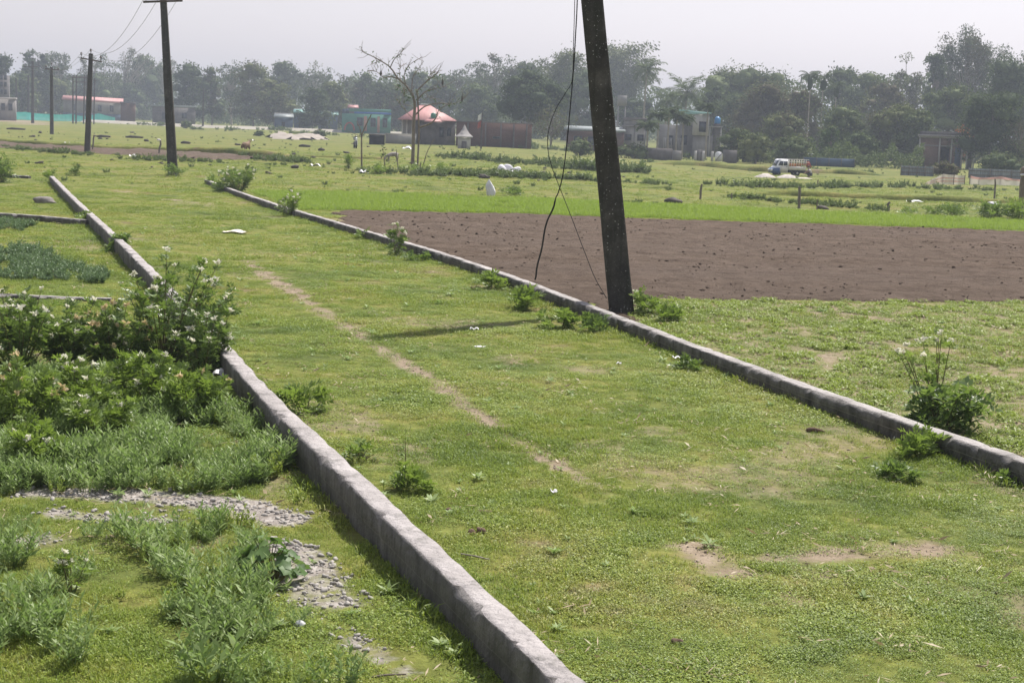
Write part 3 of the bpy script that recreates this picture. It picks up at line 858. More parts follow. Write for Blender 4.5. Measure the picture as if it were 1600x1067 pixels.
scatter('soil_clods', q, mesh_c, 0.12 + 0.5 * rg.rand(len(q)) ** 6, seed=44, tilt=0.4, z=zg(q[:, 0], q[:, 1]) + 0.025)


# earth banks between the far fields
def bank(px, w, h, seed):
    pl = dens(gp(px), 0.6); t = unit(np.gradient(pl, axis=0)); nrm = np.stack([-t[:, 1], t[:, 0]], -1); s_ = np.arange(len(pl)) * 0.6
    en = np.minimum(1, np.minimum(np.arange(len(pl)), np.arange(len(pl))[::-1]) / 6.0); hh = h * (0.35 + 1.1 * fbm(s_ * 0.25, s_ * 0, seed)) * en; V = []
    for o, k in ((-0.5, -0.3), (-0.42, 0.55), (-0.3, 0.95), (0, 1.0), (0.5, -0.2)):
        q = pl + nrm * (o * w) + nrm * (0.25 * (fbm(s_ * 0.9, s_ * 0 + o, seed + 2) - 0.5))[:, None]
        V.append(np.stack([q[:, 0], q[:, 1], zbig(q[:, 0], q[:, 1]) + hh * k - 0.02], -1))
    V = np.stack(V, 1); i = np.arange(len(pl) - 1)[:, None] * 5; j = np.arange(4)[None, :]
    return tag(MB().add(V, np.stack([i + j, i + j + 1, i + 5 + j + 1, i + 5 + j], -1).reshape(-1, 4)).build('field_bank', M['ground'], smooth=False), kind='structure')


bank([(1125, 303), (1220, 305), (1320, 309), (1450, 314), (1600, 319), (1750, 326)], 1.4, 0.28, 1)
bank([(960, 292), (1040, 295), (1115, 301)], 1.2, 0.28, 2)
bank([(1000, 255), (1100, 259), (1190, 268), (1300, 271), (1390, 275)], 2.5, 0.5, 3)
bank([(-40, 221), (0, 223), (130, 231), (250, 236), (330, 240), (400, 245), (480, 253)], 1.6, 0.45, 4)
bank([(440, 243), (560, 248), (660, 252)], 1.5, 0.22, 5)
bank([(540, 303), (700, 308), (820, 312), (1000, 319)], 0.8, 0.12, 6)
# ------------------------------------------------------------------ poles and wires
M['pole'] = NT('dark_speckled_concrete')
def _pole():
    t = M['pole']; P = t.n('ShaderNodeTexCoord').outputs['Object']
    c = t.ramp(t.noise(2.0, P, 6, 0.7), [(0.35, (0.038, 0.035, 0.032)), (0.55, (0.066, 0.060, 0.054)), (0.75, (0.125, 0.115, 0.105))])
    st = t.noise(1.2, t.n('ShaderNodeMapping', Vector=P, Scale=(6, 6, 0.35)).outputs[0], 4)
    c = t.mix(t.ramp(st, [(0.45, (0, 0, 0)), (0.62, (0.6, 0.6, 0.6))]), c, (0.030, 0.031, 0.023))
    v = t.n('ShaderNodeTexVoronoi', Scale=19.0, Vector=P, Randomness=1.0)
    k = t.math('LESS_THAN', v.outputs['Distance'], t.math('MULTIPLY', t.noise(1.4, P, 3), 0.30))
    k2 = t.math('GREATER_THAN', t.n('ShaderNodeSeparateColor', Color=v.outputs['Color']).outputs[0], 0.55)
    c = t.mix(t.math('MULTIPLY', t.math('MULTIPLY', k, k2), 0.75), c, (0.46, 0.45, 0.43))
    v2 = t.n('ShaderNodeTexVoronoi', Scale=34.0, Vector=P, Randomness=1.0)
    k = t.math('LESS_THAN', v2.outputs['Distance'], 0.14)
    c = t.mix(t.math('MULTIPLY', k, 0.5), c, (0.30, 0.30, 0.28))
    h = t.noise(14, P, 6, 0.75)
    return t.done(t.bsdf(c, 0.9, 0.1, t.bump(h, 0.7, 0.02)))
M['pole'] = _pole()
M['polefar'] = pmat('grey_pole_concrete', (0.055, 0.05, 0.047), (0.10, 0.092, 0.086), 1.2, bump=0.3)
M['iron'] = pmat('rusty_iron', (0.06, 0.045, 0.038), (0.12, 0.085, 0.07), 8, 0.7, metal=0.3)
M['porcelain'] = pmat('brown_porcelain', (0.05, 0.028, 0.022), (0.07, 0.04, 0.03), 6, 0.25, 0.5)
M['black'] = pmat('black_rubber', (0.012, 0.012, 0.013), (0.025, 0.025, 0.026), 9, 0.6)
M['wire'] = pmat('grey_wire', (0.16, 0.15, 0.15), (0.24, 0.23, 0.23), 5, 0.6)


def shaft(mb, a, b, w0, w1, dk=0.7, n=14, seed=0):
    """tapered chamfered square shaft from a to b"""
    a = np.asarray(a); b = np.asarray(b); ax = unit(b - a); X = unit(np.cross([0, 1.0, 0], ax)); Yv = np.cross(ax, X)
    pr = np.array([(-0.5, -0.36), (-0.36, -0.5), (0.36, -0.5), (0.5, -0.36), (0.5, 0.36), (0.36, 0.5), (-0.36, 0.5), (-0.5, 0.36)])
    V = []
    rg = np.random.RandomState(seed)
    for k in range(n + 1):
        f = k / n; w = w0 + (w1 - w0) * f; p = a + (b - a) * f
        j = 1 + 0.012 * rg.randn(8, 1)
        V.append(p + (pr[:, :1] * X + pr[:, 1:] * Yv * dk) * w * j)
    V = np.concatenate(V); i = np.arange(n)[:, None] * 8; j = np.arange(8)[None, :]; j2 = (j + 1) % 8
    mb.add(V, np.stack([i + j, i + j2, i + 8 + j2, i + 8 + j], -1).reshape(-1, 4)); mb.add(V[:8], [list(range(8))[::-1]]); mb.add(V[-8:], [list(range(8))])
    return mb


def insulator(mb, c, r):
    return lathe(mb, [(0.001, 0), (r * 0.35, 0), (r * 0.35, r * 0.9), (r * 0.9, r * 1.0), (r, r * 1.3), (r * 0.75, r * 1.7), (r * 0.5, r * 1.8), (r * 0.8, r * 2.2), (r * 0.7, r * 2.7), (r * 0.3, r * 3.0), (0.001, r * 3.0)], 10, c)


INS = {}


def pole(key, label, base_px, top_px, w0px, w1px, arm=None, ins=None, group=None, Y=None, mat='polefar', extra=0.0, depth_up=0.0):
    if Y is None: b = G(*base_px)
    else:
        b = PY(base_px[0], base_px[1], Y); b[2] = float(zbig(b[0], b[1]))
    Yp = b[1]; s_ = S(b); tpos = PY(top_px[0], top_px[1], Yp)
    b[2] = float(zbig(b[0], b[1]))
    t = thing('utility_pole', label, 'utility pole', tuple(b), group=group)
    d = tpos - b; d = d * (1 + extra)
    mb = shaft(MB(), np.array([0, 0, -0.3]) - d * 0.02, d, w0px / s_, w1px / s_, seed=len(label))
    mb.build('shaft', M[mat], t)
    if arm:
        (ax, ay), (bx, by), th = arm
        A = PY(ax, ay, Yp - 0.2) - b; B = PY(bx, by, Yp - 0.2) - b; h = th / s_ / 2
        mb = MB(); dz = np.array([0, 0, h]); dy = np.array([0, h, 0])
        hexa(mb, [A - dz - dy, B - dz - dy, B - dz + dy, A - dz + dy], [A + dz - dy, B + dz - dy, B + dz + dy, A + dz + dy])
        mb.build('crossarm', M['iron'], t)
    INS[key] = []
    for (x, y, r) in ins or []:
        c = PY(x, y, Yp - 0.2) - b; r = r / s_
        mb = MB(); insulator(mb, c - np.array([0, 0, r * 1.5]), r)
        tube(mb, [c - np.array([0, 0, r * 3.2]), c - np.array([0, 0, r * 1.4])], r * 0.25, 5)
        mb.build('insulator', M['porcelain'], t); INS[key].append(c + b + np.array([0, 0, r]))
    return t, b


t1, B1 = pole('near', 'massive dark leaning concrete pole speckled with white, at the right track wall', (975, 487), (926, 0), 38.5, 29.5, mat='pole', extra=0.42)
pole('second', 'dark leaning concrete pole with weeds at its foot, standing in the grass track', (271, 274), (255, -4), 15, 9.5, ((224, 3.5), (285, 1.5), 3.2), [(228, -6, 2.2), (255, -14, 2.2), (282, -7, 2.2)], mat='pole', extra=0.0)
pole('third', 'grey concrete pole with tilted crossarm and three round insulators at the tilled strip', (136, 240), (142, 84), 9, 6, ((126, 91), (159, 97), 1.9), [(127, 85, 1.9), (142, 79.5, 1.9), (157.5, 90.5, 1.9)])
pole('fourth', 'grey pole with level crossarm and three small insulators, dark clods at its foot', (81, 210), (80.5, 105), 5.6, 4, ((70.5, 108), (92.5, 110), 1.6), [(72, 104, 1.2), (80.5, 100, 1.2), (91, 107, 1.2)])
pole('fifth', 'thin grey pole with two faint crossarms, by the end of the dirt bank', (51, 193), (51, 96), 4.4, 3.2, ((37, 104.5), (60, 105), 1.2), [(38, 102, 0.9), (51, 92, 0.9), (60, 99, 0.9)])
Yf = 330.0
pole('a', 'slim bare pole without crossarm, close left of the pole with two faint crossarms', (44, 180), (44.5, 118), 3.4, 2.6, None, None, Y=Yf)
pole('b', 'slim bare pole farthest to the left, behind the turquoise net', (27, 174), (25, 122), 3.0, 2.4, None, None, Y=Yf)
hp = 'poles of the twin pole frame beside the long red roofed shed'
for nm, xb, xt in (('left', 114, 114), ('second', 118.7, 119.5), ('third', 130.5, 132.5), ('right', 134.5, 136)):
    lb = {'left': 'outer left upright of the pole frame in front of the long shed', 'second': 'inner left upright of the pole frame in front of the long shed',
          'third': 'inner right upright of the pole frame in front of the long shed', 'right': 'outer right upright of the pole frame, nearest the insulator pole'}[nm]
    pole('frame_' + nm, lb, (xb, 189), (xt, 117.5), 2.3, 2.0, None, None, Y=Yf - 40, group=hp)
pole('c', 'thin bare pole just right of the pole with three round insulators', (146.5, 187), (148, 122), 2.0, 1.7, ((146, 126), (151.5, 126), 1), None, Y=Yf - 40)
pole('d', 'thin dark bare pole standing alone before the trees, right of the leaning track pole', (317, 200), (318, 138), 2.6, 1.8)
# frame beams across the twin poles
o = thing('frame_beam', 'horizontal steel beam joining the twin pole frame', 'beam', tuple(PY(113, 121, Yf - 40.3)))
q = PY(113, 121, Yf - 40.3); A = PY(112, 121, Yf - 40.3) - q; B = PY(137, 121.5, Yf - 40.3) - q
tube(MB(), [A, (A + B) / 2, B], 0.14, 6).build('beam', M['iron'], o)
tube(MB(), [A + [0.3, 0, -0.9], (A + B) / 2 + [0, 0, -0.9], B + [-0.3, 0, -0.9]], 0.09, 6).build('brace', M['iron'], o)


def wire(name, pts, r, label, mat='wire', n=5, group=None, cat='wire'):
    pts = np.asarray(pts); b = pts[0]
    o = tube(MB(), pts - b, r, n).build(name, M[mat], loc=tuple(b))
    return tag(o, label, cat, group)


def sag(a, b, d, n=24):
    f = np.linspace(0, 1, n)[:, None]
    p = a + (b - a) * f; p[:, 2] -= d * 4 * f[:, 0] * (1 - f[:, 0]); return p


for k, nm in enumerate(('left', 'middle', 'right')):
    wire('power_line', sag(INS['second'][k], INS['third'][k], 1.15 + 0.1 * k), 0.010, 'thin sagging power line from the %s insulator of the leaning pole to the pole behind' % nm, group='power lines between the poles')
    wire('power_line', sag(INS['third'][k], INS['fourth'][k], 0.9), 0.009, 'thin power line from the %s insulator of the tilted crossarm to the next pole' % nm, group='power lines between the poles')
    wire('power_line', sag(INS['fourth'][k], INS['fifth'][k], 0.7), 0.012, 'faint power line from the %s insulator of the level crossarm to the farther pole' % nm, group='power lines between the poles')


def smooth_pts(P, n=60):
    P = np.asarray(P, float); t = np.linspace(0, len(P) - 1, n); out = []
    for v in t:
        i = min(int(v), len(P) - 2); f = v - i
        p0, p1, p2, p3 = P[max(i - 1, 0)], P[i], P[i + 1], P[min(i + 2, len(P) - 1)]
        out.append(0.5 * ((2 * p1) + (-p0 + p2) * f + (2 * p0 - 5 * p1 + 4 * p2 - p3) * f * f + (-p0 + 3 * p1 - 3 * p2 + p3) * f ** 3))
    return np.array(out)


Yw = B1[1]
cab = [(905, -120), (902, 0), (899, 60), (896, 110), (889, 190), (884, 240), (877, 285), (866, 318), (856, 345), (846, 385), (840, 418), (835, 437)]
P = [PY(x, y, Yw + 0.15 + 0.9 * k / 11) for k, (x, y) in enumerate(cab)]
P = smooth_pts(P, 90); P[:, 0] += 0.012 * np.sin(np.linspace(0, 40, 90)) * (np.linspace(0, 1, 90) > 0.6)
wire('hanging_cable', P, np.where(np.linspace(0, 1, 90) > 0.62, 0.015, 0.010), 'thick black cable hanging beside the speckled pole down to the wall', 'black', 7)
thn = [(900, -120), (898, 0), (896, 70), (894, 125), (884, 145), (868, 172), (857, 205), (856, 232), (862, 260), (874, 292), (893, 340), (912, 390), (930, 435), (948, 466)]
P = [PY(x, y, Yw + 0.25 + 0.5 * k / 13) for k, (x, y) in enumerate(thn)]
wire('hanging_cable', smooth_pts(P, 80), 0.0065, 'thin black wire looping beside the speckled pole to the soil', 'black', 5)

# ------------------------------------------------------------------ pinnate shrubs with flowers
def pinnate(mb, O, D, Nrm, L, pairs=5, lw=0.36, m=0, rg=None, drop=0.5):
    """compound leaves: leaflets in pairs along a drooping rachis"""
    O = np.asarray(O); D = unit(D); S_ = unit(np.cross(D, Nrm)); Nn = np.cross(S_, D); n = len(O); L = np.broadcast_to(L, (n,))
    C = []; DD = []; NN = []; LL = []
    for k in range(pairs):
        f = 0.25 + 0.75 * k / max(1, pairs - 1)
        p = O + D * (L * f)[:, None] - np.array([0, 0, 1.0]) * (drop * L * f * f * 0.5)[:, None]
        ll = L * 0.42 * (0.75 + 0.5 * math.sin(math.pi * (0.2 + 0.7 * f)))
        for sg in (-1, 1):
            d = S_ * sg * 0.85 + D * 0.55 + Nn * 0.12 + (rg.randn(n, 3) * 0.16)
            C.append(p); DD.append(d); NN.append(Nn + rg.randn(n, 3) * 0.25); LL.append(ll * (0.85 + 0.3 * rg.rand(n)))
    C.append(p); DD.append(D - np.array([0, 0, drop * 0.5])); NN.append(Nn); LL.append(L * 0.4)
    LL = np.concatenate(LL)
    cards(mb, np.concatenate(C), np.concatenate(DD), np.concatenate(NN), LL, LL * lw, m)


def flower_mesh(seed, r, mat, name='flower'):
    """a loose head of cupped petals"""
    rg = np.random.RandomState(seed); mb = MB(); n = 12
    a = rg.rand(n) * 6.283; el = rg.rand(n) * 1.3
    d = np.stack([np.cos(a) * np.cos(el), np.sin(a) * np.cos(el), np.sin(el) + 0.15], -1)
    cards(mb, rg.randn(n, 3) * r * 0.22, d, rg.randn(n, 3) + [0, 0, 1.0], r * (0.8 + 0.5 * rg.rand(n)), r * 0.75, 0, 0.25)
    return mb.mesh(name, mat)


FLOW = {}


def shrub(name, label, base, h, w, nst, nleaf, nfl, seed, mat='shrub', L=0.13, pairs=5, flower=0.035, pet='petal', lean=(0, 0), cat='shrub', group=None, lo=0.12, top=0.6, lw=0.36, droop=0.5, up=0.35):
    """stems fan out of the ground, carry pinnate leaves and end in flower heads"""
    rg = np.random.RandomState(seed); b = np.array([base[0], base[1], float(zg(base[0], base[1]))])
    t = thing(name, label, cat, tuple(b), group=group)
    st = MB(); T = []; Dd = []
    for k in range(nst):
        a = rg.rand() * 6.283; rr = w * 0.5 * math.sqrt(rg.rand()); hh = h * (top + (1 - top) * rg.rand()) * (1 - 0.35 * (rr / (w * 0.5 + 1e-6)) ** 2)
        tip = np.array([math.cos(a) * rr + lean[0] * hh, math.sin(a) * rr + lean[1] * hh, hh]); ftop = hh
        b0 = np.array([math.cos(a), math.sin(a), 0]) * rr * 0.15 - np.array([0, 0, 0.03]); mid = (b0 + tip) / 2 + np.array([-math.cos(a) * rr * 0.12, -math.sin(a) * rr * 0.12, 0.04 * h])
        f = np.linspace(0, 1, 8)[:, None]; P = b0 * (1 - f) ** 2 + 2 * mid * f * (1 - f) + tip * f * f
        tube(st, P, np.linspace(0.006 + 0.005 * h, 0.0025, 8), 4, 0, False)
        T.append(P)
    st.build('stem', M['stem'], t)
    fo = MB(); k = rg.randint(0, nst, nleaf); f = lo + (1 - lo) * rg.rand(nleaf) ** 0.8
    O = np.array([T[i][min(6, int(v * 7))] * (1 - (v * 7) % 1) + T[i][min(7, int(v * 7) + 1)] * ((v * 7) % 1) for i, v in zip(k, f)])
    az = rg.rand(nleaf) * 6.283; el = up + 0.5 * rg.randn(nleaf) * 0.6
    D = np.stack([np.cos(az) * np.cos(el), np.sin(az) * np.cos(el), np.sin(el)], -1)
    cen = O.mean(0); D = D + 0.7 * unit(O - cen * [1, 1, 0.6])
    pinnate(fo, O, D, np.array([0, 0, 1.0]) + 0.45 * rg.randn(nleaf, 3), L * (0.6 + 0.6 * rg.rand(nleaf)), pairs, lw, 0, rg, droop)
    fo.build('foliage', M[mat], t)
    for j in range(nfl):
        kk = (pet, j % 4, round(flower, 3))
        if kk not in FLOW: FLOW[kk] = flower_mesh(j % 4 + 10, flower, M[pet])
        o = bpy.data.objects.new('flower', FLOW[kk]); col.objects.link(o); o.parent = t
        o.location = tuple(T[j % nst][-1] + (rg.randn(3) * [0.03, 0.03, 0.012] if j >= nst else np.array([0, 0, 0.012]))); o.rotation_euler = (rg.randn() * 0.3, rg.randn() * 0.3, rg.rand() * 6)
        o.scale = (0.7 + 0.6 * rg.rand(),) * 3
    return t


FG = 'white flowering shrubs on the left'
shrub('flowering_shrub', 'tall dark green shrub with many white flowers leaning over the left wall', G(255, 572), 1.45, 1.75, 44, 1050, 75, 1, 'shrub', 0.14, 5, 0.042, lean=(0.10, 0), up=0.2, top=0.35)
shrub('flowering_shrub', 'dark leafy shrub drooping onto the top of the left wall', G(318, 590), 0.92, 0.72, 18, 300, 18, 2, 'shrub', 0.13, 5, 0.045, lean=(0.12, 0.0), top=0.5)
for k, (x, y, h, w, lb, pt, nf) in enumerate([
        (30, 590, 1.05, 0.95, 'white flowering shrub at the left edge of the photo before the sunken wall', 'petal', 16),
        (105, 580, 0.95, 0.9, 'white flowering shrub just in front of the sunken cross wall', 'petal', 15),
        (178, 585, 0.92, 0.75, 'shrub with faded tan flower heads beside the tall dark shrub', 'petal2', 16),
        (15, 680, 0.75, 0.8, 'low shrub with small cream flowers at the left edge above the gravel', 'petal2', 10),
        (110, 655, 0.62, 0.75, 'low sprawling shrub with a few cream heads in the weeds before the flowering shrubs', 'petal', 7),
        (225, 640, 0.60, 0.85, 'low bright green shrub with scattered white flowers under the tall dark shrub', 'petal', 6),
        (300, 655, 0.60, 0.6, 'bright green feathery shrub close to the white rag by the left wall', 'petal2', 3),
        (55, 735, 0.50, 0.35, 'slim shrub with one white flower rising over the gravel edge', 'petal', 3),
        (160, 690, 0.50, 0.5, 'feathery green shrub with two white flowers in the middle of the weeds', 'petal', 4)]):
    shrub('flowering_shrub', lb, G(x, y), h, w * 1.22, max(9, int(30 * w)), int(640 * w), int(nf * 1.7), 30 + k, 'shrub' if k in (0, 1, 2) else 'shrub2', 0.13, 5, 0.045, pt, group=FG, top=0.45)
shrub('flowering_plant', 'thorny yellow green plant with white flowers on the bare turf at the left edge', G(112, 925), 0.27, 0.22, 6, 40, 5, 50, 'shrub2', 0.09, 5, 0.028, cat='plant')
shrub('flowering_shrub', 'round white flowering shrub behind the far end of the right wall', G(372, 301), 1.15, 1.7, 26, 420, 40, 60, 'shrub', 0.2, 4, 0.055)
shrub('flowering_shrub', 'small flowering shrub growing over the right wall, second from its far end', G(452, 338), 0.85, 0.7, 12, 170, 14, 61, 'shrub2', 0.16, 4, 0.045)
shrub('flowering_plant', 'upright plant with white flower tips standing before the right wall at the tilled soil', G(619, 398), 0.72, 0.42, 7, 110, 8, 62, 'shrub', 0.15, 4, 0.045, cat='plant')
shrub('flowering_shrub', 'open leggy shrub with pale flowers behind the near end of the right wall', G(1472, 674), 0.66, 0.80, 18, 230, 0, 63, 'shrub', 0.19, 4, 0.03, top=0.25, lo=0.25, lw=0.5, droop=1.1, up=0.0)
shrub('flowering_plant', 'tall spindly flower stalks rising out of the leggy shrub behind the right wall', G(1460, 664), 1.10, 1.1, 9, 75, 12, 64, 'shrub2', 0.11, 4, 0.036, top=0.7, lo=0.3, cat='plant')
for k, (x, y, h, w, nl, lb, mt) in enumerate([
        (478, 645, 0.34, 0.42, 60, 'bright green feathery weed hugging the track side of the left wall', 'shrub2'),
        (635, 765, 0.20, 0.30, 48, 'low dark weed with a tall spike beside the left wall', 'shrub2'),
        (560, 720, 0.16, 0.30, 32, 'low pale green weed along the left wall, just beyond the spiky weed', 'shrub2'),
        (822, 482, 0.42, 0.35, 70, 'feathery seedling plant standing clear of the right wall near the cable end', 'shrub2'),
        (876, 515, 0.30, 0.6, 85, 'fern like weed on the shaded side of the right wall before the speckled pole', 'shrub2'),
        (935, 520, 0.24, 0.5, 80, 'low ferny weed against the right wall at the foot of the speckled pole', 'shrub'),
        (1012, 490, 0.36, 0.55, 90, 'leafy weed behind the right wall against the speckled pole', 'shrub2'),
        (1050, 505, 0.26, 0.5, 90, 'low leafy weed behind the right wall, right of the speckled pole', 'shrub2'),
        (770, 450, 0.26, 0.5, 80, 'low weed on the track side of the right wall below the black cable', 'shrub2'),
        (655, 408, 0.22, 0.6, 70, 'low weed on the track side of the right wall beside the upright flowering plant', 'shrub'),
        (570, 374, 0.2, 0.5, 50, 'small weed on the track side of the right wall, halfway to its far end', 'shrub2'),
        (1440, 712, 0.20, 0.36, 85, 'leafy weed on the track side of the right wall below the leggy shrub', 'shrub2'),
        (1398, 748, 0.10, 0.30, 70, 'flat dark weed lying in the track grass near the leggy shrub', 'shrub'),
        (1590, 750, 0.12, 0.4, 60, 'flat weed at the right photo edge by the near end of the right wall', 'shrub'),
        (1085, 578, 0.13, 0.4, 60, 'small dark weed beside the white scrap at the right wall', 'shrub'),
        (452, 770, 0.34, 0.26, 0, '', ''),
        (395, 648, 0.25, 0.16, 26, 'small bright sprig in front of the left wall face', 'shrub2'),
        (345, 300, 0.45, 0.9, 90, 'low weeds in front of the far end of the right wall', 'shrub'),
        (330, 290, 0.5, 0.4, 50, 'weed at the very end of the right wall', 'shrub2'),
        (271, 276, 0.5, 0.95, 110, 'dark creeping weed at the foot of the leaning track pole', 'shrub'),
        (137, 350, 0.3, 0.25, 50, 'small weed in the corner of the left wall and the short cross wall', 'shrub2'),
        (185, 395, 0.45, 0.4, 70, 'small weed leaning on the left wall above the tall dark shrub', 'shrub'),
        (78, 285, 0.5, 0.3, 50, 'thin weed at the far end of the left wall', 'shrub2'),
        (4, 285, 1.2, 0.9, 160, 'bush cut by the left edge of the photo near the farthest cross wall', 'shrub'),
        (118, 275, 0.5, 0.5, 60, 'pale weed on the track beside the far end of the left wall', 'shrub2'),
        (800, 306, 0.36, 0.95, 120, 'small dark bush right of the standing white sack', 'shrub'),
        (1460, 335, 0.4, 0.7, 90, 'small dark bush at the edge of the green crop, leftmost of its row', 'shrub'),
        (1494, 340, 0.55, 1.1, 150, 'dark bush at the edge of the green crop, second of its row', 'shrub'),
        (1545, 343, 0.75, 1.5, 240, 'broad dark bush in front of the white sack at the green crop', 'shrub'),
        (1590, 345, 0.85, 1.3, 240, 'tall bright bush at the foot of the dark post on the right edge', 'shrub2'),
        (1418, 337, 0.3, 0.6, 50, 'tiny bush at the crop edge between the short post and the dark bushes', 'shrub2')]):
    if not nl: continue
    shrub('weed_plant', lb, G(x, y), h, w, max(5, int(nl / 11)), nl, 0, 80 + k, mt, min(0.26, 0.10 + 0.25 * h) if y > 360 else 0.22 + 0.06 * h, 5 if y > 360 else 3, cat='weed' if 'bush' not in lb else 'bush', top=0.45)
# spike of the weed at the left wall
q = G(631, 762)
t = thing('weed_stalk', 'tall thin bare stalk standing in the low dark weed by the left wall', 'weed', tuple(q))
tube(MB(), [(0, 0, -0.02), (0.01, 0, 0.2), (0.0, 0.01, 0.44)], [0.005, 0.004, 0.002], 4).build('stem', M['stem'], t)
mb = MB(); rg = np.random.RandomState(5); f = rg.rand(40); a = rg.rand(40) * 6.28
cards(mb, np.stack([0 * f, 0 * f, 0.05 + 0.38 * f], -1), np.stack([np.cos(a), np.sin(a), 0.3 + 0 * a], -1), rg.randn(40, 3) * 0.3 + [0, 0, 1], 0.11 * (1.1 - f), 0.022)
mb.build('foliage', M['shrub2'], t)


def broad_plant(label, base, w, n, seed, L=0.085):
    rg = np.random.RandomState(seed); b = (base[0], base[1], float(zg(base[0], base[1])))
    t = thing('broadleaf_plant', label, 'plant', b); st = MB(); fo = MB()
    for k in range(n):
        a = rg.rand() * 6.283; r = w * 0.5 * math.sqrt(rg.rand()); z = 0.06 + 0.17 * (1 - (r / (w * 0.5)) ** 2) * (0.5 + rg.rand())
        tip = np.array([math.cos(a) * r, math.sin(a) * r, z]); b0 = tip * [0.35, 0.35, 0]
        tube(st, [b0, (b0 + tip) / 2 + [0, 0, z * 0.25], tip], [0.003, 0.003, 0.002], 4, 0, False)
        # a lobed round leaf: five lobes round the stalk end
        ll = L * (0.6 + 0.6 * rg.rand()); nn = unit(np.array([math.cos(a) * 0.5, math.sin(a) * 0.5, 1.0]) + rg.randn(3) * 0.35); x = unit(np.cross(nn, rg.randn(3))); y = np.cross(nn, x)
        th = np.linspace(0, 2 * math.pi, 16)[:-1]; rr = ll * (0.52 + 0.10 * np.cos(th * 5) - 0.22 * np.exp(-((th - 3.1) / 0.35) ** 2))
        V = tip + (np.cos(th) * rr)[:, None] * x + (np.sin(th) * rr)[:, None] * y + (0.12 * rr * np.cos(th * 2))[:, None] * nn
        m0 = len(V); V = np.concatenate([V, [tip]]); fo.add(V, np.array([[i, (i + 1) % m0, m0] for i in range(m0)]))
    st.build('stem', M['stem'], t); fo.build('foliage', M['broad'], t)


broad_plant('dark green plant with lobed round leaves lying over the gravel near the left wall', G(420, 905), 0.52, 75, 3)
broad_plant('single pair of very large round leaves among the flowering shrubs', G(178, 600), 0.25, 5, 6, 0.24)

# ------------------------------------------------------------------ litter, stones, sacks, posts
M['plastic'] = pmat('white_plastic', (0.62, 0.60, 0.60), (0.80, 0.79, 0.79), 5, 0.5, 0.3)
M['paper'] = pmat('cream_paper', (0.60, 0.54, 0.46), (0.76, 0.70, 0.62), 4, 0.8)
M['sack'] = pmat('white_woven_sack', (0.58, 0.56, 0.60), (0.80, 0.79, 0.82), 3, 0.6, 0.3, bump=0.4)
M['dung'] = pmat('brown_dung', (0.10, 0.065, 0.045), (0.20, 0.135, 0.10), 9, 0.95, bump=0.6)
M['rock'] = pmat('grey_rock', (0.14, 0.125, 0.115), (0.30, 0.27, 0.25), 4, 0.9, bump=0.6)


def scrap(label, px, w, d, h, mat, seed, name='litter', cat='litter', rz=0.0):
    """a crumpled sheet lying on the grass"""
    q = G(*px); q[2] = float(zg(q[0], q[1])); rg = np.random.RandomState(seed); n = 9
    u, v = np.meshgrid(np.linspace(-1, 1, n), np.linspace(-1, 1, n)); ph = seed * 1.7
    sh = 1 - 0.25 * (np.abs(u * v)) + 0.15 * np.sin(u * 3 + ph) * v
    Z = h * (0.35 + 0.65 * np.abs(np.sin(u * 2.1 + ph) * np.cos(v * 1.7 + ph * 0.6))) + 0.15 * h * rg.rand(n, n)
    V = np.stack([u * w / 2 * sh, v * d / 2 * sh, Z + 0.012], -1).reshape(-1, 3); V2 = V - [0, 0, 0.004]
    i = np.arange(n - 1)[:, None] * n; j = np.arange(n - 1)[None, :]; Fq = np.stack([i + j, i + j + 1, i + n + j + 1, i + n + j], -1).reshape(-1, 4)
    o = MB().add(V, Fq).add(V2, Fq[:, ::-1]).build(name, M[mat], loc=tuple(q)); o.rotation_euler = (0, 0, rz)
    return tag(o, label, cat)


scrap('flat cream sheet of torn sacking lying on the grass track near the left wall', (368, 365), 0.62, 0.6, 0.07, 'paper', 1)
scrap('crumpled white plastic scrap on the track, above the pole shadow', (741, 518), 0.13, 0.10, 0.05, 'plastic', 2)
scrap('small white scrap lying in the pole shadow on the track', (750, 543), 0.16, 0.10, 0.02, 'plastic', 3)
scrap('white crumpled scrap on the grass close to the right wall', (1056, 564), 0.12, 0.10, 0.05, 'plastic', 4)
scrap('tiny white scrap on the grass right of the pole shadow', (967, 571), 0.07, 0.07, 0.03, 'plastic', 5)
scrap('tiny grey crumpled foil in the grass middle of the track', (865, 777), 0.06, 0.05, 0.04, 'plastic', 6)
scrap('white rag lying against the left wall under the dark shrub', (348, 598), 0.24, 0.28, 0.13, 'plastic', 7)
scrap('grey white scrap on the turf strip beyond the round flowering shrub', (493, 263), 0.7, 0.5, 0.25, 'plastic', 8)
scrap('small white scrap near the foot of the forked bare sapling', (567, 272), 0.35, 0.4, 0.2, 'plastic', 9)
scrap('white sheet lying in the low field right of the short wooden post', (1430, 318), 0.8, 0.7, 0.14, 'plastic', 10)
scrap('tiny white scrap in the pasture left of the pile of white sacks', (729, 267), 0.35, 0.4, 0.12, 'plastic', 11)
scrap('pale scrap in the far pasture at the bank beside the tall bare tree', (637, 236), 1.0, 0.8, 0.45, 'plastic', 12)
scrap('tiny orange wrapper in the grass beside the right wall', (739, 453), 0.09, 0.09, 0.04, 'dung', 13)
for k, (x, y, lb) in enumerate([(395, 222, 'white scrap in the far pasture right of the brown calf'), (208, 248, 'white scrap at the weedy strip left of the leaning track pole'), (105, 228, 'white scrap on the tilled strip left of the insulator pole')]):
    scrap(lb, (x, y), 0.5, 0.6, 0.25, 'plastic', 20 + k)


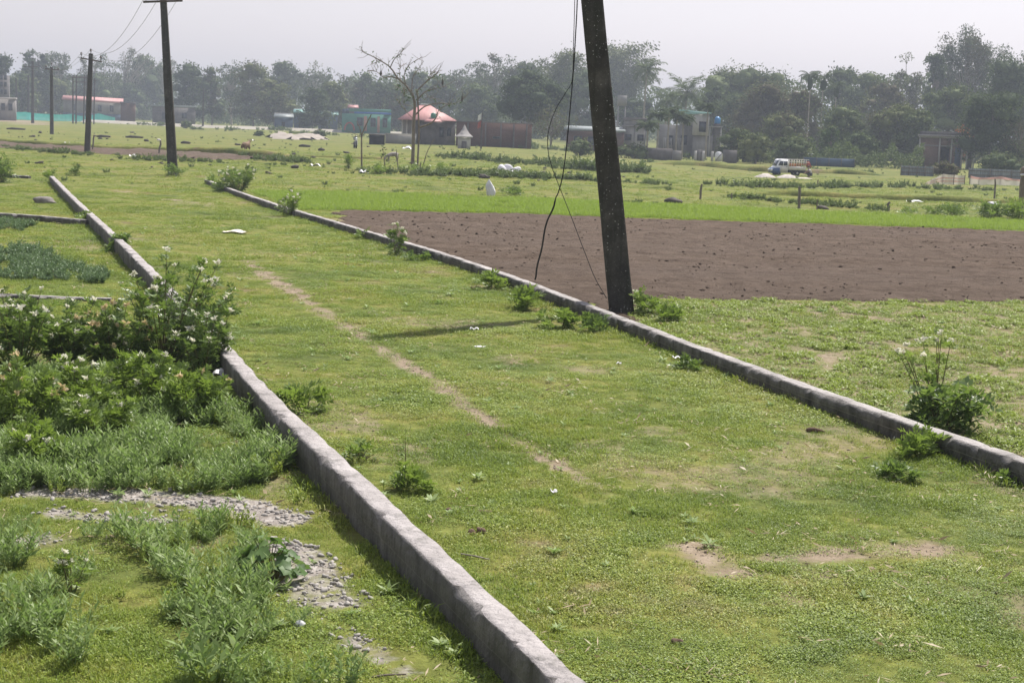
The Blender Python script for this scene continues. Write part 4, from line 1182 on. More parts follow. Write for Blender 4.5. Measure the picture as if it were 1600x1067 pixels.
def lump(name, label, px, r, seed, mat, cat, n=14, k=9, amp=0.3):
    q = G(*px); q[2] = float(zg(q[0], q[1])); mb = MB(); blob(mb, (0, 0, r[2] * 0.55), r, seed, n, k, amp, 0)
    return tag(mb.build(name, M[mat], loc=tuple(q), smooth=name == 'sack'), label, cat)


lump('stone', 'flat grey stone on the turf above the short cross wall', (72, 318), (0.36, 0.30, 0.11), 4, 'rock', 'stone')
lump('stone', 'rounded white stone lying at the foot of the right wall below the leggy shrub', (1401, 686), (0.035, 0.03, 0.03), 5, 'plastic', 'stone')
lump('stone', 'pale stone lying at the edge of the gravel beside the left wall', (468, 980), (0.035, 0.03, 0.028), 6, 'plastic', 'stone', 9, 6)
lump('stone', 'flat pale slab of stone leaning at the left wall behind the weeds', (352, 640), (0.12, 0.10, 0.04), 7, 'rock', 'stone')
lump('stone', 'pale stone in the wall corner of the short cross wall', (131, 352), (0.16, 0.12, 0.07), 8, 'paper', 'stone')
for k, (x, y, lb) in enumerate([(737, 836, 'left of two brown dung lumps side by side on the track'), (751, 834, 'right of two brown dung lumps side by side on the track'), (757, 803, 'brown dry tuft lump above the two dung lumps on the track'),
                                (1275, 675, 'brown dry clump of leaves in the grass left of the right wall'), (1058, 1007, 'small black dung lump at the bottom of the track'), (700, 800, 'small tan lump left of the dry tuft on the track')]):
    lump('dung_lump', lb, (x, y), ((0.03, 0.028, 0.022), (0.034, 0.03, 0.024), (0.05, 0.035, 0.02), (0.085, 0.05, 0.03), (0.03, 0.025, 0.018), (0.022, 0.02, 0.015))[k], 10 + k, 'dung', 'dung')
lump('mound', 'low dark rounded heap at the far edge of the green crop', (1050, 318), (0.32, 0.3, 0.15), 30, 'clod', 'heap')
lump('mound', 'small dark heap at the crop edge right of the tall wooden post', (1285, 327), (0.25, 0.2, 0.10), 31, 'clod', 'heap')
# twig
q = G(742, 876)
tag(tube(MB(), [(-0.1, 0.06, 0.03), (0, 0, 0.035), (0.1, -0.05, 0.03)], [0.006, 0.007, 0.005], 5).build('twig', M['palebark'], loc=tuple(q)), 'pale dry twig lying at the edge of the left wall on the track', 'twig')
q = G(605, 1062)
tag(tube(MB(), [(-0.1, -0.02, 0.02), (0, 0, 0.03), (0.1, 0.02, 0.03)], [0.006, 0.007, 0.005], 5).build('twig', M['bark'], loc=tuple(q)), 'dark dry twig lying on the gravel at the bottom of the photo', 'twig')

# sacks
q = G(763, 309); s_ = S(q)
mb = MB(); n = 18; rg = np.random.RandomState(3)
pr = [(0.16, 0), (0.24, 0.12), (0.27, 0.26), (0.25, 0.40), (0.20, 0.52), (0.12, 0.62), (0.05, 0.70), (0.015, 0.74)]
V = []
for r, z in pr:
    th = np.linspace(0, 2 * math.pi, n, endpoint=False); rr = r * 0.66 * (1 + 0.16 * np.sin(th * 3 + z * 7) + 0.08 * np.sin(th * 7 + z * 3))
    V.append(np.stack([rr * np.cos(th) - 0.03 * (z > 0.3) * z + 0.10 * (1 - z), rr * 0.7 * np.sin(th), z * 1.0 + 0 * th], -1))
V = np.concatenate(V); i = np.arange(len(pr) - 1)[:, None] * n; j = np.arange(n)[None, :]; j2 = (j + 1) % n
mb.add(V, np.stack([i + j, i + j2, i + n + j2, i + n + j], -1).reshape(-1, 4)); mb.add(V[-n:], [list(range(n))])
tag(mb.build('sack', M['sack'], loc=tuple(q)), 'white woven sack standing upright at the edge of the green crop', 'sack')
for k, (x, y, r, lb) in enumerate([(770, 271, (0.30, 0.25, 0.16), 'white sack at the left end of the pile of sacks in the pasture'), (780, 272, (0.22, 0.2, 0.10), 'flat white sack in front of the pile of sacks'),
                                   (784, 268, (0.28, 0.3, 0.26), 'white sack beside the dark gap in the pile of sacks'), (794, 268, (0.32, 0.3, 0.27), 'topmost white sack in the middle of the pile of sacks'),
                                   (806, 269, (0.32, 0.26, 0.22), 'white sack at the right end of the pile of sacks in the pasture'), (799, 271, (0.2, 0.2, 0.12), 'small white sack fallen between the right sacks of the pile')]):
    lump('sack', lb, (x, y), r, 40 + k, 'sack', 'sack', 16, 10, 0.18)
lump('sack', 'plump white sack lying behind the dark bushes at the right edge', (1550, 324), (0.30, 0.28, 0.17), 50, 'sack', 'sack', 16, 10, 0.2)

M['post'] = pmat('weathered_post', (0.13, 0.11, 0.095), (0.24, 0.21, 0.185), 5, 0.9, bump=0.4, stretch=(3, 3, 0.6))
for k, (x, y0, y1, wpx, lb, mt) in enumerate([
        (1094, 312, 288, 3.6, 'short grey fence post in the low field, left of the tall one', 'post'), (1248, 327, 292, 4.6, 'tall grey fence post at the edge of the green crop', 'post'), (1388, 330, 316, 4.4, 'stubby grey fence post in the low field, right of the tall one', 'post'),
        (1553, 315, 280, 2.8, 'thin stake standing in front of the striped net fence', 'post'), (144, 238, 211, 2.4, 'thin leaning stake right beside the insulator pole', 'post'), (248, 243, 220, 2.8, 'short post with a white cap left of the leaning track pole', 'post'),
        (545, 255, 242, 2.2, 'thin stake in the pasture left of the forked bare sapling', 'post'), (1276, 330, 312, 2.0, 'crooked stick right of the tall fence post', 'bark'), (1300, 294, 286, 3.5, 'dark stump in the low field right of the truck', 'bark'), (1277, 290, 281, 2.0, 'slim leaning stick in the low field below the truck', 'bark'),
        (1143, 312, 302, 2, 'small crooked stick in the low field between the grey posts', 'bark')]):
    q = G(x, y0); s_ = S(q); h = (y0 - y1) / s_; w = wpx / s_
    t = thing('fence_post' if mt == 'post' else 'wooden_stick', lb, 'post' if mt == 'post' else 'stick', tuple(q))
    rg = np.random.RandomState(k); P = [(0, 0, -0.1)] + [(rg.randn() * 0.05 * w * j + (0.12 * h * (j / 4) if 'leaning' in lb else 0), 0, h * j / 4) for j in range(1, 5)]
    tube(MB(), P, [w / 2] * 4 + [w * 0.42], 7).build('post', M[mt], t)
    if 'cap' in lb: lathe(MB(), [(0.001, h + 0.02), (w * 1.1, h), (w * 1.2, h + 0.08), (0.001, h + 0.12)], 8).build('cap', M['plastic'], t)
# dark post at the right edge
q = G(1593, 335); s_ = S(q)
t = thing('wooden_post', 'thick dark wooden post at the right edge of the photo with a knobby top', 'post', tuple(q))
h = 62 / s_; w = 9.0 / s_
tube(MB(), [(0, 0, -0.1), (0.02, 0, h * 0.4), (0.0, 0, h * 0.75), (0.04, 0, h)], [w / 2, w * 0.46, w * 0.45, w * 0.4], 9).build('post', M['bark'], t)
mb = MB(); blob(mb, (0.05, 0, h + 0.12), (0.16, 0.14, 0.24), 5, 9, 7, 0.3); mb.build('knob', M['bark'], t)
mb = MB(); blob(mb, (0.0, -0.05, h - 0.02), (0.14, 0.1, 0.06), 8, 9, 6, 0.2); mb.build('cap', M['plastic'], t)
# dark logs in the far pasture
for k, (x, y, L, lb) in enumerate([(162, 215, 22, 'long dark log lying in the pasture right of the insulator pole'), (210, 216, 28, 'longest dark log lying in the pasture left of the leaning track pole'), (290, 225, 15, 'short dark log lying right of the leaning track pole'), (476, 230, 18, 'dark log lying in the pasture right of the sand patch'), (502, 236, 9, 'short dark log lying nearest to the parked motorcycle'), (478, 219, 20, 'dark log resting at the edge of the sand patch'), (25, 203, 30, 'long dark earth beam lying in the far pasture at the left edge')]):
    q = G(x, y); L = L / S(q)
    tag(tube(MB(), [(-L / 2, 0.1, 0.08), (-L / 5, 0, 0.13), (L / 4, 0, 0.10), (L / 2, -0.1, 0.1)], [0.10, 0.15, 0.13, 0.09], 7).build('log', M['clod'], loc=tuple(q)), lb, 'log')
# ------------------------------------------------------------------ animals, person
def skin(name, V, E, R, mat, parent, root=0, sub=2, loc=None):
    me = bpy.data.meshes.new(name); me.from_pydata([tuple(v) for v in V], E, []); me.materials.append(mat)
    o = bpy.data.objects.new(name, me); col.objects.link(o); o.parent = parent
    o.modifiers.new('skin', 'SKIN'); s_ = o.modifiers.new('sub', 'SUBSURF'); s_.levels = sub; s_.render_levels = sub
    for k, r in enumerate(R):
        d = me.skin_vertices[0].data[k]; d.radius = (r, r) if np.isscalar(r) else r; d.use_root = k == root
    o.modifiers['skin'].use_smooth_shade = True
    return o


M['greyhide'] = pmat('grey_hide', (0.22, 0.19, 0.17), (0.36, 0.32, 0.29), 3, 0.7)
M['brownhide'] = pmat('brown_hide', (0.13, 0.075, 0.045), (0.22, 0.14, 0.09), 3, 0.7)
M['horn'] = pmat('dark_horn', (0.05, 0.045, 0.04), (0.09, 0.08, 0.07), 5)


def calf(label, px, hpx, rz, mat, graze=True):
    q = G(*px); h = hpx / S(q); t = thing('cow', label, 'cow', tuple(q), rz)
    nz = [(0.48, 0, .50), (0.60, 0, .30), (0.67, 0, .10)] if graze else [(0.47, 0, .76), (0.55, 0, .86), (0.70, 0, .78)]
    V = [(-.36, 0, .62), (-.1, 0, .58), (.12, 0, .58), (.33, 0, .63)] + nz
    E = [(0, 1), (1, 2), (2, 3), (3, 4), (4, 5), (5, 6)]; R = [(.15, .17), (.185, .2), (.19, .2), (.15, .19), .10, (.075, .09), .05]
    for sg in (-1, 1):
        n = len(V); V += [(.31, sg * .11, .46), (.33, sg * .11, .27), (.31, sg * .11, .05), (.33, sg * .11, 0.0)]; E += [(3, n), (n, n + 1), (n + 1, n + 2), (n + 2, n + 3)]; R += [.075, .04, .03, .035]
        n = len(V); V += [(-.33, sg * .12, .46), (-.42, sg * .12, .25), (-.37, sg * .12, .05), (-.35, sg * .12, 0.0)]; E += [(0, n), (n, n + 1), (n + 1, n + 2), (n + 2, n + 3)]; R += [.09, .04, .03, .035]
    n = len(V); V += [(-.50, 0, .66), (-.53, 0, .40), (-.52, 0, .25)]; E += [(0, n), (n, n + 1), (n + 1, n + 2)]; R += [.03, .015, .025]
    k = h / 0.80; V = np.array(V) * k
    skin('body', V, E, [tuple(np.array(r) * k) if isinstance(r, tuple) else r * k for r in R], mat, t, 1)
    hd = np.array(nz[1]) * k; mb = MB()
    for sg in (-1, 1):
        cards(mb, [hd + np.array([-.02, sg * .06, .05]) * k], [[-.1, sg, .1]], [[0.6, 0, 1]], .13 * k, .07 * k)
    mb.build('ear', mat, t)
    for sg in (-1, 1):
        tube(MB(), [hd + np.array([-.05, sg * .04, .07]) * k, hd + np.array([-.06, sg * .08, .12]) * k, hd + np.array([-.04, sg * .09, .17]) * k], [.018 * k, .013 * k, .004 * k], 6).build('horn', M['horn'], t)


calf('pale grey calf grazing with lowered head beside the bare tall tree', (613, 253), 15.5, math.radians(205), M['greyhide'])
calf('brown calf standing turned away at the tilled strip in the far pasture', (384, 241), 19, math.radians(75), M['brownhide'], False)

M['skin'] = pmat('brown_skin', (0.20, 0.11, 0.07), (0.25, 0.14, 0.09), 4, 0.6)
M['shirt'] = pmat('pale_shirt', (0.55, 0.52, 0.52), (0.66, 0.63, 0.63), 5, 0.9)
M['trouser'] = pmat('dark_trousers', (0.04, 0.04, 0.05), (0.07, 0.07, 0.08), 5, 0.9)
M['hair'] = pmat('black_hair', (0.012, 0.01, 0.01), (0.03, 0.02, 0.02), 9, 0.6)
q = G(1265, 277)
t = thing('person', 'person in a pale shirt crouching behind the small truck by the gravel heap', 'person', tuple(q), math.radians(190))
V = [(-.10, 0, .24), (-.02, 0, .42), (.08, 0, .60), (.12, 0, .68), (.15, 0, .74), (.17, 0, .84), (.19, 0, .91)]
E = [(0, 1), (1, 2), (2, 3), (3, 4), (4, 5), (5, 6)]; R = [.12, .12, .13, .07, .05, .085, .06]
for sg in (-1, 1):
    n = len(V); V += [(.09, sg * .19, .60), (.25, sg * .20, .42), (.42, sg * .12, .33), (.48, sg * .11, .30)]
    E += [(2, n), (n, n + 1), (n + 1, n + 2), (n + 2, n + 3)]; R += [.055, .042, .03, .034]
    for f, (fy, fl) in enumerate(((-.03, .05), (-.01, .075), (.01, .08), (.03, .07), (.05, .035))):
        m_ = len(V); V += [(.48 + fl * .55, sg * .11 + fy, .28), (.48 + fl, sg * .11 + fy, .245)]; E += [(n + 3, m_), (m_, m_ + 1)]; R += [.009, .008]
    n = len(V); V += [(-.06, sg * .10, .24), (.26, sg * .15, .40), (.06, sg * .13, .08), (.04, sg * .13, .035), (.22, sg * .15, .03)]
    E += [(0, n), (n, n + 1), (n + 1, n + 2), (n + 2, n + 3), (n + 3, n + 4)]; R += [.095, .07, .045, .045, .035]
skin('body', V, E, R, M['skin'], t, 0, 1)
V2 = [(-.11, 0, .27), (-.02, 0, .42), (.08, 0, .60), (.11, 0, .66)]; E2 = [(0, 1), (1, 2), (2, 3)]; R2 = [.135, .14, .15, .085]
for sg in (-1, 1):
    n = len(V2); V2 += [(.09, sg * .19, .60), (.18, sg * .20, .50)]; E2 += [(2, n), (n, n + 1)]; R2 += [.07, .058]
skin('shirt', V2, E2, R2, M['shirt'], t, 1, 1)
V3 = [(-.10, 0, .23)]; E3 = []; R3 = [.135]
for sg in (-1, 1):
    n = len(V3); V3 += [(-.06, sg * .10, .235), (.26, sg * .15, .41), (.075, sg * .13, .12)]; E3 += [(0, n), (n, n + 1), (n + 1, n + 2)]; R3 += [.11, .082, .058]
skin('trousers', V3, E3, R3, M['trouser'], t, 0, 1)
mb = MB(); blob(mb, (.155, 0, .90), (.10, .095, .085), 3, 10, 7, 0.1); mb.build('hair', M['hair'], t)
for sg in (-1, 1):
    mb = MB(); blob(mb, (.245, sg * .032, .875), (.012, .012, .010), 3, 8, 5, 0.0); mb.build('eye', M['hair'], t)

# ------------------------------------------------------------------ motorcycle
M['chrome'] = pmat('worn_metal', (0.45, 0.45, 0.47), (0.6, 0.6, 0.62), 4, 0.3, 0.5, metal=0.8)
M['darkpaint'] = pmat('dark_glossy_paint', (0.02, 0.022, 0.028), (0.035, 0.037, 0.045), 4, 0.3, 0.5)
M['seatleather'] = pmat('black_seat', (0.015, 0.015, 0.016), (0.03, 0.03, 0.03), 9, 0.55)
M['lens'] = pmat('pale_lens', (0.75, 0.77, 0.8), (0.85, 0.86, 0.88), 4, 0.15, 0.6)
q = G(555, 232); k = 20.5 / S(q) / 1.15
t = thing('motorcycle', 'dark motorcycle parked head on in the far pasture before the low grey wall', 'motorcycle', tuple(q), math.radians(14)); t.scale = (k, k, k)


def wheel(parent, name, c, r, w, mt=None, axis='x'):
    c = np.array(c); mb = MB()
    lathe(mb, [(r - w, -w * 0.5), (r - w * 0.2, -w * 0.5), (r, -w * 0.25), (r, w * 0.25), (r - w * 0.2, w * 0.5), (r - w, w * 0.5), (r - w, -w * 0.5)], 20, c, 0, axis)
    o = mb.build(name, M['black'], parent)
    mb = MB(); lathe(mb, [(0.001, -w * 0.4), (r * 0.2, -w * 0.45), (r * 0.25, -w * 0.2), (r - w, -w * 0.3), (r - w, w * 0.3), (r * 0.25, w * 0.2), (r * 0.2, w * 0.45), (0.001, w * 0.4)], 20, c, 0, axis)
    mb.build('rim', mt or M['chrome'], o)


wheel(t, 'wheel', (0, -.62, .3), .3, .10); wheel(t, 'wheel', (0, .62, .3), .3, .12)
mb = MB()
for sg in (-1, 1): tube(mb, [(sg * .09, -.62, .3), (sg * .09, -.48, .72), (sg * .07, -.42, .92)], .022, 6)
mb.build('fork', M['chrome'], t)
mb = MB(); tube(mb, [(0, -.30, .32), (0, -.46, .60), (0, -.62, .63), (0, -.80, .56)], [.05, .075, .08, .05], 8); mb.build('mudguard', M['darkpaint'], t)
mb = MB(); blob(mb, (0, -.52, .86), (.11, .09, .11), 1, 12, 8, 0.0); h_ = mb.build('headlight', M['darkpaint'], t)
mb = MB(); lathe(mb, [(0.001, -.62), (.06, -.615), (.09, -.595), (.095, -.57)], 12, (0, 0, .86), 0, 'y'); mb.build('lens', M['lens'], h_)
mb = MB(); hexa(mb, [(-.11, -.53, .95), (.11, -.53, .95), (.09, -.49, .95), (-.09, -.49, .95)], [(-.08, -.46, 1.10), (.08, -.46, 1.10), (.07, -.44, 1.10), (-.07, -.44, 1.10)]); mb.build('visor', M['darkpaint'], t)
mb = MB(); tube(mb, [(-.36, -.28, 1.0), (-.24, -.36, 1.03), (0, -.42, .97), (.24, -.36, 1.03), (.36, -.28, 1.0)], .018, 6); mb.build('handlebar', M['iron'], t)
for sg in (-1, 1):
    mb = MB(); tube(mb, [(sg * .25, -.36, 1.03), (sg * .30, -.34, 1.12), (sg * .32, -.34, 1.15)], .008, 4); blob(mb, (sg * .34, -.34, 1.17), (.06, .015, .035), 2, 8, 6, 0.0); mb.build('mirror', M['darkpaint'], t)
    mb = MB(); blob(mb, (sg * .19, -.5, .84), (.035, .03, .03), 2, 8, 6, 0.0); mb.build('indicator', M['lens'], t)
mb = MB(); blob(mb, (0, -.12, .80), (.16, .28, .13), 5, 12, 8, 0.05); mb.build('fuel_tank', M['darkpaint'], t)
mb = MB(); tube(mb, [(0, .08, .80), (0, .35, .82), (0, .72, .90)], [.12, .14, .09], 8); mb.build('seat', M['seatleather'], t)
mb = MB(); blob(mb, (0, -.05, .42), (.15, .24, .18), 7, 10, 7, 0.15); mb.build('engine', M['iron'], t)
mb = MB(); tube(mb, [(.14, -.1, .32), (.17, .3, .33), (.18, .8, .45)], [.03, .05, .045], 7); mb.build('exhaust', M['chrome'], t)
mb = MB(); hexa(mb, [(-.07, -.665, .66), (.07, -.665, .66), (.07, -.645, .66), (-.07, -.645, .66)], [(-.08, -.62, .78), (.08, -.62, .78), (.08, -.60, .78), (-.08, -.60, .78)]); mb.build('number_plate', M['plastic'], t)

# ------------------------------------------------------------------ small truck
M['cream'] = pmat('cream_white_paint', (0.62, 0.58, 0.50), (0.74, 0.70, 0.63), 1.5, 0.4, 0.4)
M['white'] = pmat('white_paint', (0.70, 0.70, 0.71), (0.80, 0.80, 0.81), 1.5, 0.35, 0.4)
M['blue'] = pmat('blue_paint', (0.03, 0.07, 0.16), (0.05, 0.11, 0.24), 1.5, 0.35, 0.4)
M['orange'] = pmat('orange_paint', (0.42, 0.15, 0.06), (0.52, 0.22, 0.10), 2, 0.6)
M['redp'] = pmat('faded_red_paint', (0.30, 0.06, 0.045), (0.40, 0.11, 0.08), 2, 0.6)
M['glass'] = pmat('dark_window_glass', (0.03, 0.04, 0.055), (0.05, 0.06, 0.08), 2, 0.12, 0.6)
M['gap'] = pmat('dark_interior', (0.012, 0.012, 0.013), (0.02, 0.02, 0.021), 2, 0.9)
q = G(1237, 274.5); u = 1 / S(q)   # one photo pixel in metres
t = thing('truck', 'small cream truck with blue nose and slatted cargo bed beside the gravel heaps', 'truck', tuple(q), math.radians(9))
W2 = 10.5 * u
def tb(nm, mt, boxes, parent=t):
    mb = MB()
    for (x0, x1, y0, y1, z0, z1) in boxes: box(mb, x0 * u, x1 * u, y0 * u, y1 * u, z0 * u, z1 * u)
    return mb.build(nm, M[mt], parent)
w = 10.5
mb = MB()
X = [(-33, 4), (-33, 9), (-29, 14), (-24.5, 24), (-22, 25), (-10.5, 25), (-10.5, 4)]
a = [(x * u, -W2, z * u) for x, z in X]; b = [(x * u, W2, z * u) for x, z in X]; n = len(X)
mb.add(a + b, [list(range(n)), list(range(2 * n - 1, n - 1, -1))] + [[i, i + n, (i + 1) % n + n, (i + 1) % n] for i in range(n)])
cab = mb.build('cab', M['white'], t)
mb = MB(); X = [(-34.5, 3), (-35, 8), (-33, 11.5), (-24, 12), (-23, 3)]; W3 = W2 + 0.05
a = [(x * u, -W3, z * u) for x, z in X]; b = [(x * u, W3, z * u) for x, z in X]; n = len(X)
mb.add(a + b, [list(range(n)), list(range(2 * n - 1, n - 1, -1))] + [[i, i + n, (i + 1) % n + n, (i + 1) % n] for i in range(n)]); mb.build('bonnet', M['blue'], t)
for sg in (-1, 1):
    mb = MB(); lathe(mb, [(0.001, -0.12), (1.7 * u, -0.10), (1.9 * u, 0.05)], 10, (-35 * u, sg * 7 * u, 8.0 * u), 0, 'x'); mb.build('headlight', M['lens'], t)
    d = tb('door', 'cream', [(-22.5, -11.2, sg * w - 0.25, sg * w + 0.25, 5, 15)]); tb('handle', 'gap', [(-13.4, -12, sg * w - 0.45, sg * w + 0.45, 13.2, 13.9)], d)
    mb = MB(); hexa(mb, [((-26.5) * u, (sg * w - .3) * u, 15.4 * u), (-11.5 * u, (sg * w - .3) * u, 15.4 * u), (-11.5 * u, (sg * w + .3) * u, 15.4 * u), (-26.5 * u, (sg * w + .3) * u, 15.4 * u)],
                    [((-23.3) * u, (sg * w - .3) * u, 21.8 * u), (-11.5 * u, (sg * w - .3) * u, 21.8 * u), (-11.5 * u, (sg * w + .3) * u, 21.8 * u), (-23.3 * u, (sg * w + .3) * u, 21.8 * u)]); mb.build('side_window', M['glass'], cab)
    tb('window_pillar', 'white', [(-18.6, -17.7, sg * w - 0.5, sg * w + 0.5, 15.2, 22.2)], cab)
mb = MB(); hexa(mb, [(-29.3 * u, -.85 * W2, 14.4 * u), (-29.3 * u, .85 * W2, 14.4 * u), (-28.6 * u, .85 * W2, 14.2 * u), (-28.6 * u, -.85 * W2, 14.2 * u)], [(-25.4 * u, -.8 * W2, 23.2 * u), (-25.4 * u, .8 * W2, 23.2 * u), (-24.7 * u, .8 * W2, 23.0 * u), (-24.7 * u, -.8 * W2, 23.0 * u)]); mb.build('windscreen', M['glass'], cab)
tb('chassis', 'gap', [(-30, 27, -6, 6, 4.2, 7.2)])
tb('cargo_floor', 'gap', [(-9.5, 19, -w, w, 7.4, 8.6)])
tb('cargo_side', 'cream', [(-9.5, 18.5, -w - .2, -w + .5, 8.7, 14.2), (-9.5, 18.5, w - .5, w + .2, 8.7, 14.2), (-9.6, -9.0, -w + .6, w - .6, 8.7, 22)])
tb('cargo_panel', 'orange', [(-9.3, 3, -w - .1, -w + .3, 14.4, 18.2), (-9.3, 18, w - .3, w + .1, 14.4, 18.2), (4.2, 18, -w - .1, -w + .3, 17.0, 19.0)])
bars = [(x, x + 0.7, sg * w - .3, sg * w + .3, 14.3, 24.6) for x in (-9.4, -5.5, -1.6, 2.6, 6.6, 10.8, 14.6, 18) for sg in (-1, 1)]
tb('cargo_rail', 'cream', bars + [(-9.4, 23.2, sg * w - .55, sg * w - .35, z, z + .7) for z in (20.8, 24.7) for sg in (-1, 1)])
mb = MB(); hexa(mb, [(18.6 * u, -W2, 14.2 * u), (28.5 * u, -W2, 13.6 * u), (28.5 * u, -W2 + .12, 13.6 * u), (18.6 * u, -W2 + .12, 14.2 * u)], [(18.6 * u, -W2, 23 * u), (23.5 * u, -W2, 22.5 * u), (23.5 * u, -W2 + .12, 22.5 * u), (18.6 * u, -W2 + .12, 23 * u)]); mb.build('tail_gate', M['redp'], t)
for sg in (-1, 1):
    wheel(t, 'wheel', (-25 * u, sg * (w - 1.6) * u, 4.2 * u), 4.2 * u, 2.4 * u, M['cream'], 'y'); wheel(t, 'wheel', (5.5 * u, sg * (w - 1.6) * u, 4.2 * u), 4.2 * u, 2.4 * u, M['cream'], 'y')
M['gravelheap'] = pmat('pale_gravel_heap', (0.42, 0.37, 0.34), (0.56, 0.51, 0.47), 6, 0.95, bump=0.6, bdist=0.06)
for k, (x, y, wp, hp, lb) in enumerate([(1196, 277.5, 34, 6.2, 'left pale gravel heap in front of the truck nose'), (1231, 278.5, 36, 5.4, 'right pale gravel heap in front of the truck wheels'), (1256, 279, 24, 1.4, 'thin spread of white gravel before the crouching person')]):
    q = G(x, y); u2 = 1 / S(q); n = 30; th = np.linspace(0, 2 * math.pi, n, endpoint=False); mb = MB(); V = []
    for f, z in ((1.0, -0.08), (0.93, 0.10), (0.72, 0.42), (0.48, 0.75), (0.22, 0.97), (0.02, 1.0)):
        r = f * (1 + 0.12 * np.sin(th * 2 + k) + 0.07 * np.sin(th * 5 + k * 3 + f * 4)); V.append(np.stack([r * np.cos(th) * wp / 2 * u2, r * np.sin(th) * wp / 2.4 * u2, (z + 0.05 * np.sin(th * 4 + f * 9)) * hp * u2], -1))
    V = np.concatenate(V); i = np.arange(5)[:, None] * n; j = np.arange(n)[None, :]; j2 = (j + 1) % n
    mb.add(V, np.stack([i + j, i + j2, i + n + j2, i + n + j], -1).reshape(-1, 4)); mb.add(V[-n:], [list(range(n))])
    tag(mb.build('gravel_heap', M['gravelheap'], loc=tuple(q), smooth=True), lb, 'gravel heap')

# ------------------------------------------------------------------ buildings
M['brick'] = brickmat('red_brown_brick', (0.12, 0.065, 0.052), (0.17, 0.09, 0.072), (0.19, 0.165, 0.15), 3.0)
M['brickpale'] = brickmat('pale_brown_brick', (0.20, 0.13, 0.108), (0.25, 0.165, 0.14), (0.28, 0.24, 0.215), 3.0)
M['plaster'] = pmat('grey_plaster', (0.20, 0.185, 0.18), (0.31, 0.295, 0.285), 0.7, 0.9, stretch=(1, 1, 0.4))
M['plasterl'] = pmat('pale_plaster', (0.36, 0.34, 0.325), (0.50, 0.475, 0.46), 0.7, 0.9, stretch=(1, 1, 0.4))
M['dkplaster'] = pmat('dark_plaster', (0.10, 0.09, 0.09), (0.19, 0.175, 0.17), 0.7, 0.9)
M['turq'] = pmat('turquoise_plaster', (0.07, 0.20, 0.16), (0.09, 0.255, 0.205), 0.6, 0.8)
M['sheetred'] = pmat('red_roof_sheet', (0.42, 0.20, 0.185), (0.50, 0.26, 0.245), 0.8, 0.55, stretch=(6, 1, 1))
M['sheetgreen'] = pmat('green_roof_sheet', (0.20, 0.36, 0.32), (0.26, 0.44, 0.40), 0.8, 0.5, stretch=(6, 1, 1))
M['sheetpale'] = pmat('pale_roof_sheet', (0.17, 0.19, 0.19), (0.26, 0.29, 0.28), 0.8, 0.5, stretch=(6, 1, 1))
M['bluewall'] = pmat('blue_wall', (0.055, 0.085, 0.13), (0.09, 0.13, 0.19), 0.7, 0.9)
M['bluestripe'] = pmat('blue_stripe', (0.05, 0.13, 0.40), (0.07, 0.18, 0.48), 1, 0.7)
M['pinkwall'] = pmat('faded_pink_wall', (0.42, 0.22, 0.17), (0.52, 0.30, 0.24), 1, 0.9)
M['tank'] = pmat('blue_plastic_tank', (0.03, 0.20, 0.45), (0.05, 0.26, 0.55), 1, 0.4, 0.4)
M['greenplastic'] = pmat('green_plastic_tank', (0.03, 0.17, 0.11), (0.05, 0.23, 0.15), 1, 0.4, 0.4)


def bld(name, label, px, cat='house', rz=0.0, group=None):
    q = G(*px); q[2] = float(zbig(q[0], q[1])); return thing(name, label, cat, tuple(q), math.radians(rz) - 0.9 * math.atan2(q[0], q[1]), group), 1 / S(q)


def bx(t, u, nm, mt, boxes, x0=0):
    """boxes: x from, x to (photo px), depth from, to (m), z from, to (photo px)"""
    mb = MB()
    for (a, b, c, d, e, f) in boxes: box(mb, (a - x0) * u, (b - x0) * u, c, d, e * u, f * u)
    return mb.build(nm, M[mt], t)


def opening(t, u, x0, x1, z0, z1, y, nm='window', frame='dkplaster'):
    fr = bx(t, u, nm, frame, [(x0 - .6, x0, y - .10, y + .05, z0 - .6, z1 + .6), (x1, x1 + .6, y - .10, y + .05, z0 - .6, z1 + .6), (x0, x1, y - .10, y + .05, z0 - .6, z0), (x0, x1, y - .10, y + .05, z1, z1 + .6)])
    bx(fr, u, 'pane', 'glass', [(x0, x1, y - .04, y + .02, z0, z1)])
    return fr


def hip(t, u, x0, x1, y0, y1, z0, rx0, rx1, z1, mt, nm='roof', ym=None, th=1.2):
    ym = (y0 + y1) / 2 if ym is None else ym; mb = MB()
    V = [(x0 * u, y0, z0 * u), (x1 * u, y0, z0 * u), (x1 * u, y1, z0 * u), (x0 * u, y1, z0 * u), (rx0 * u, ym, z1 * u), (rx1 * u, ym, z1 * u)]
    V += [(a, b, c - th * u) for a, b, c in V[:4]]
    mb.add(V, [[0, 1, 5, 4], [1, 2, 5], [2, 3, 4, 5], [3, 0, 4], [6, 7, 1, 0], [7, 8, 2, 1], [8, 9, 3, 2], [9, 6, 0, 3], [9, 8, 7, 6]])
    r = mb.build(nm, M[mt], t)
    tube(MB(), [(rx0 * u, ym, z1 * u + .04), ((rx0 + rx1) / 2 * u, ym, z1 * u + .05), (rx1 * u, ym, z1 * u + .04)], 0.12, 6).build('ridge_cap', M['plasterl'], r)
    return r


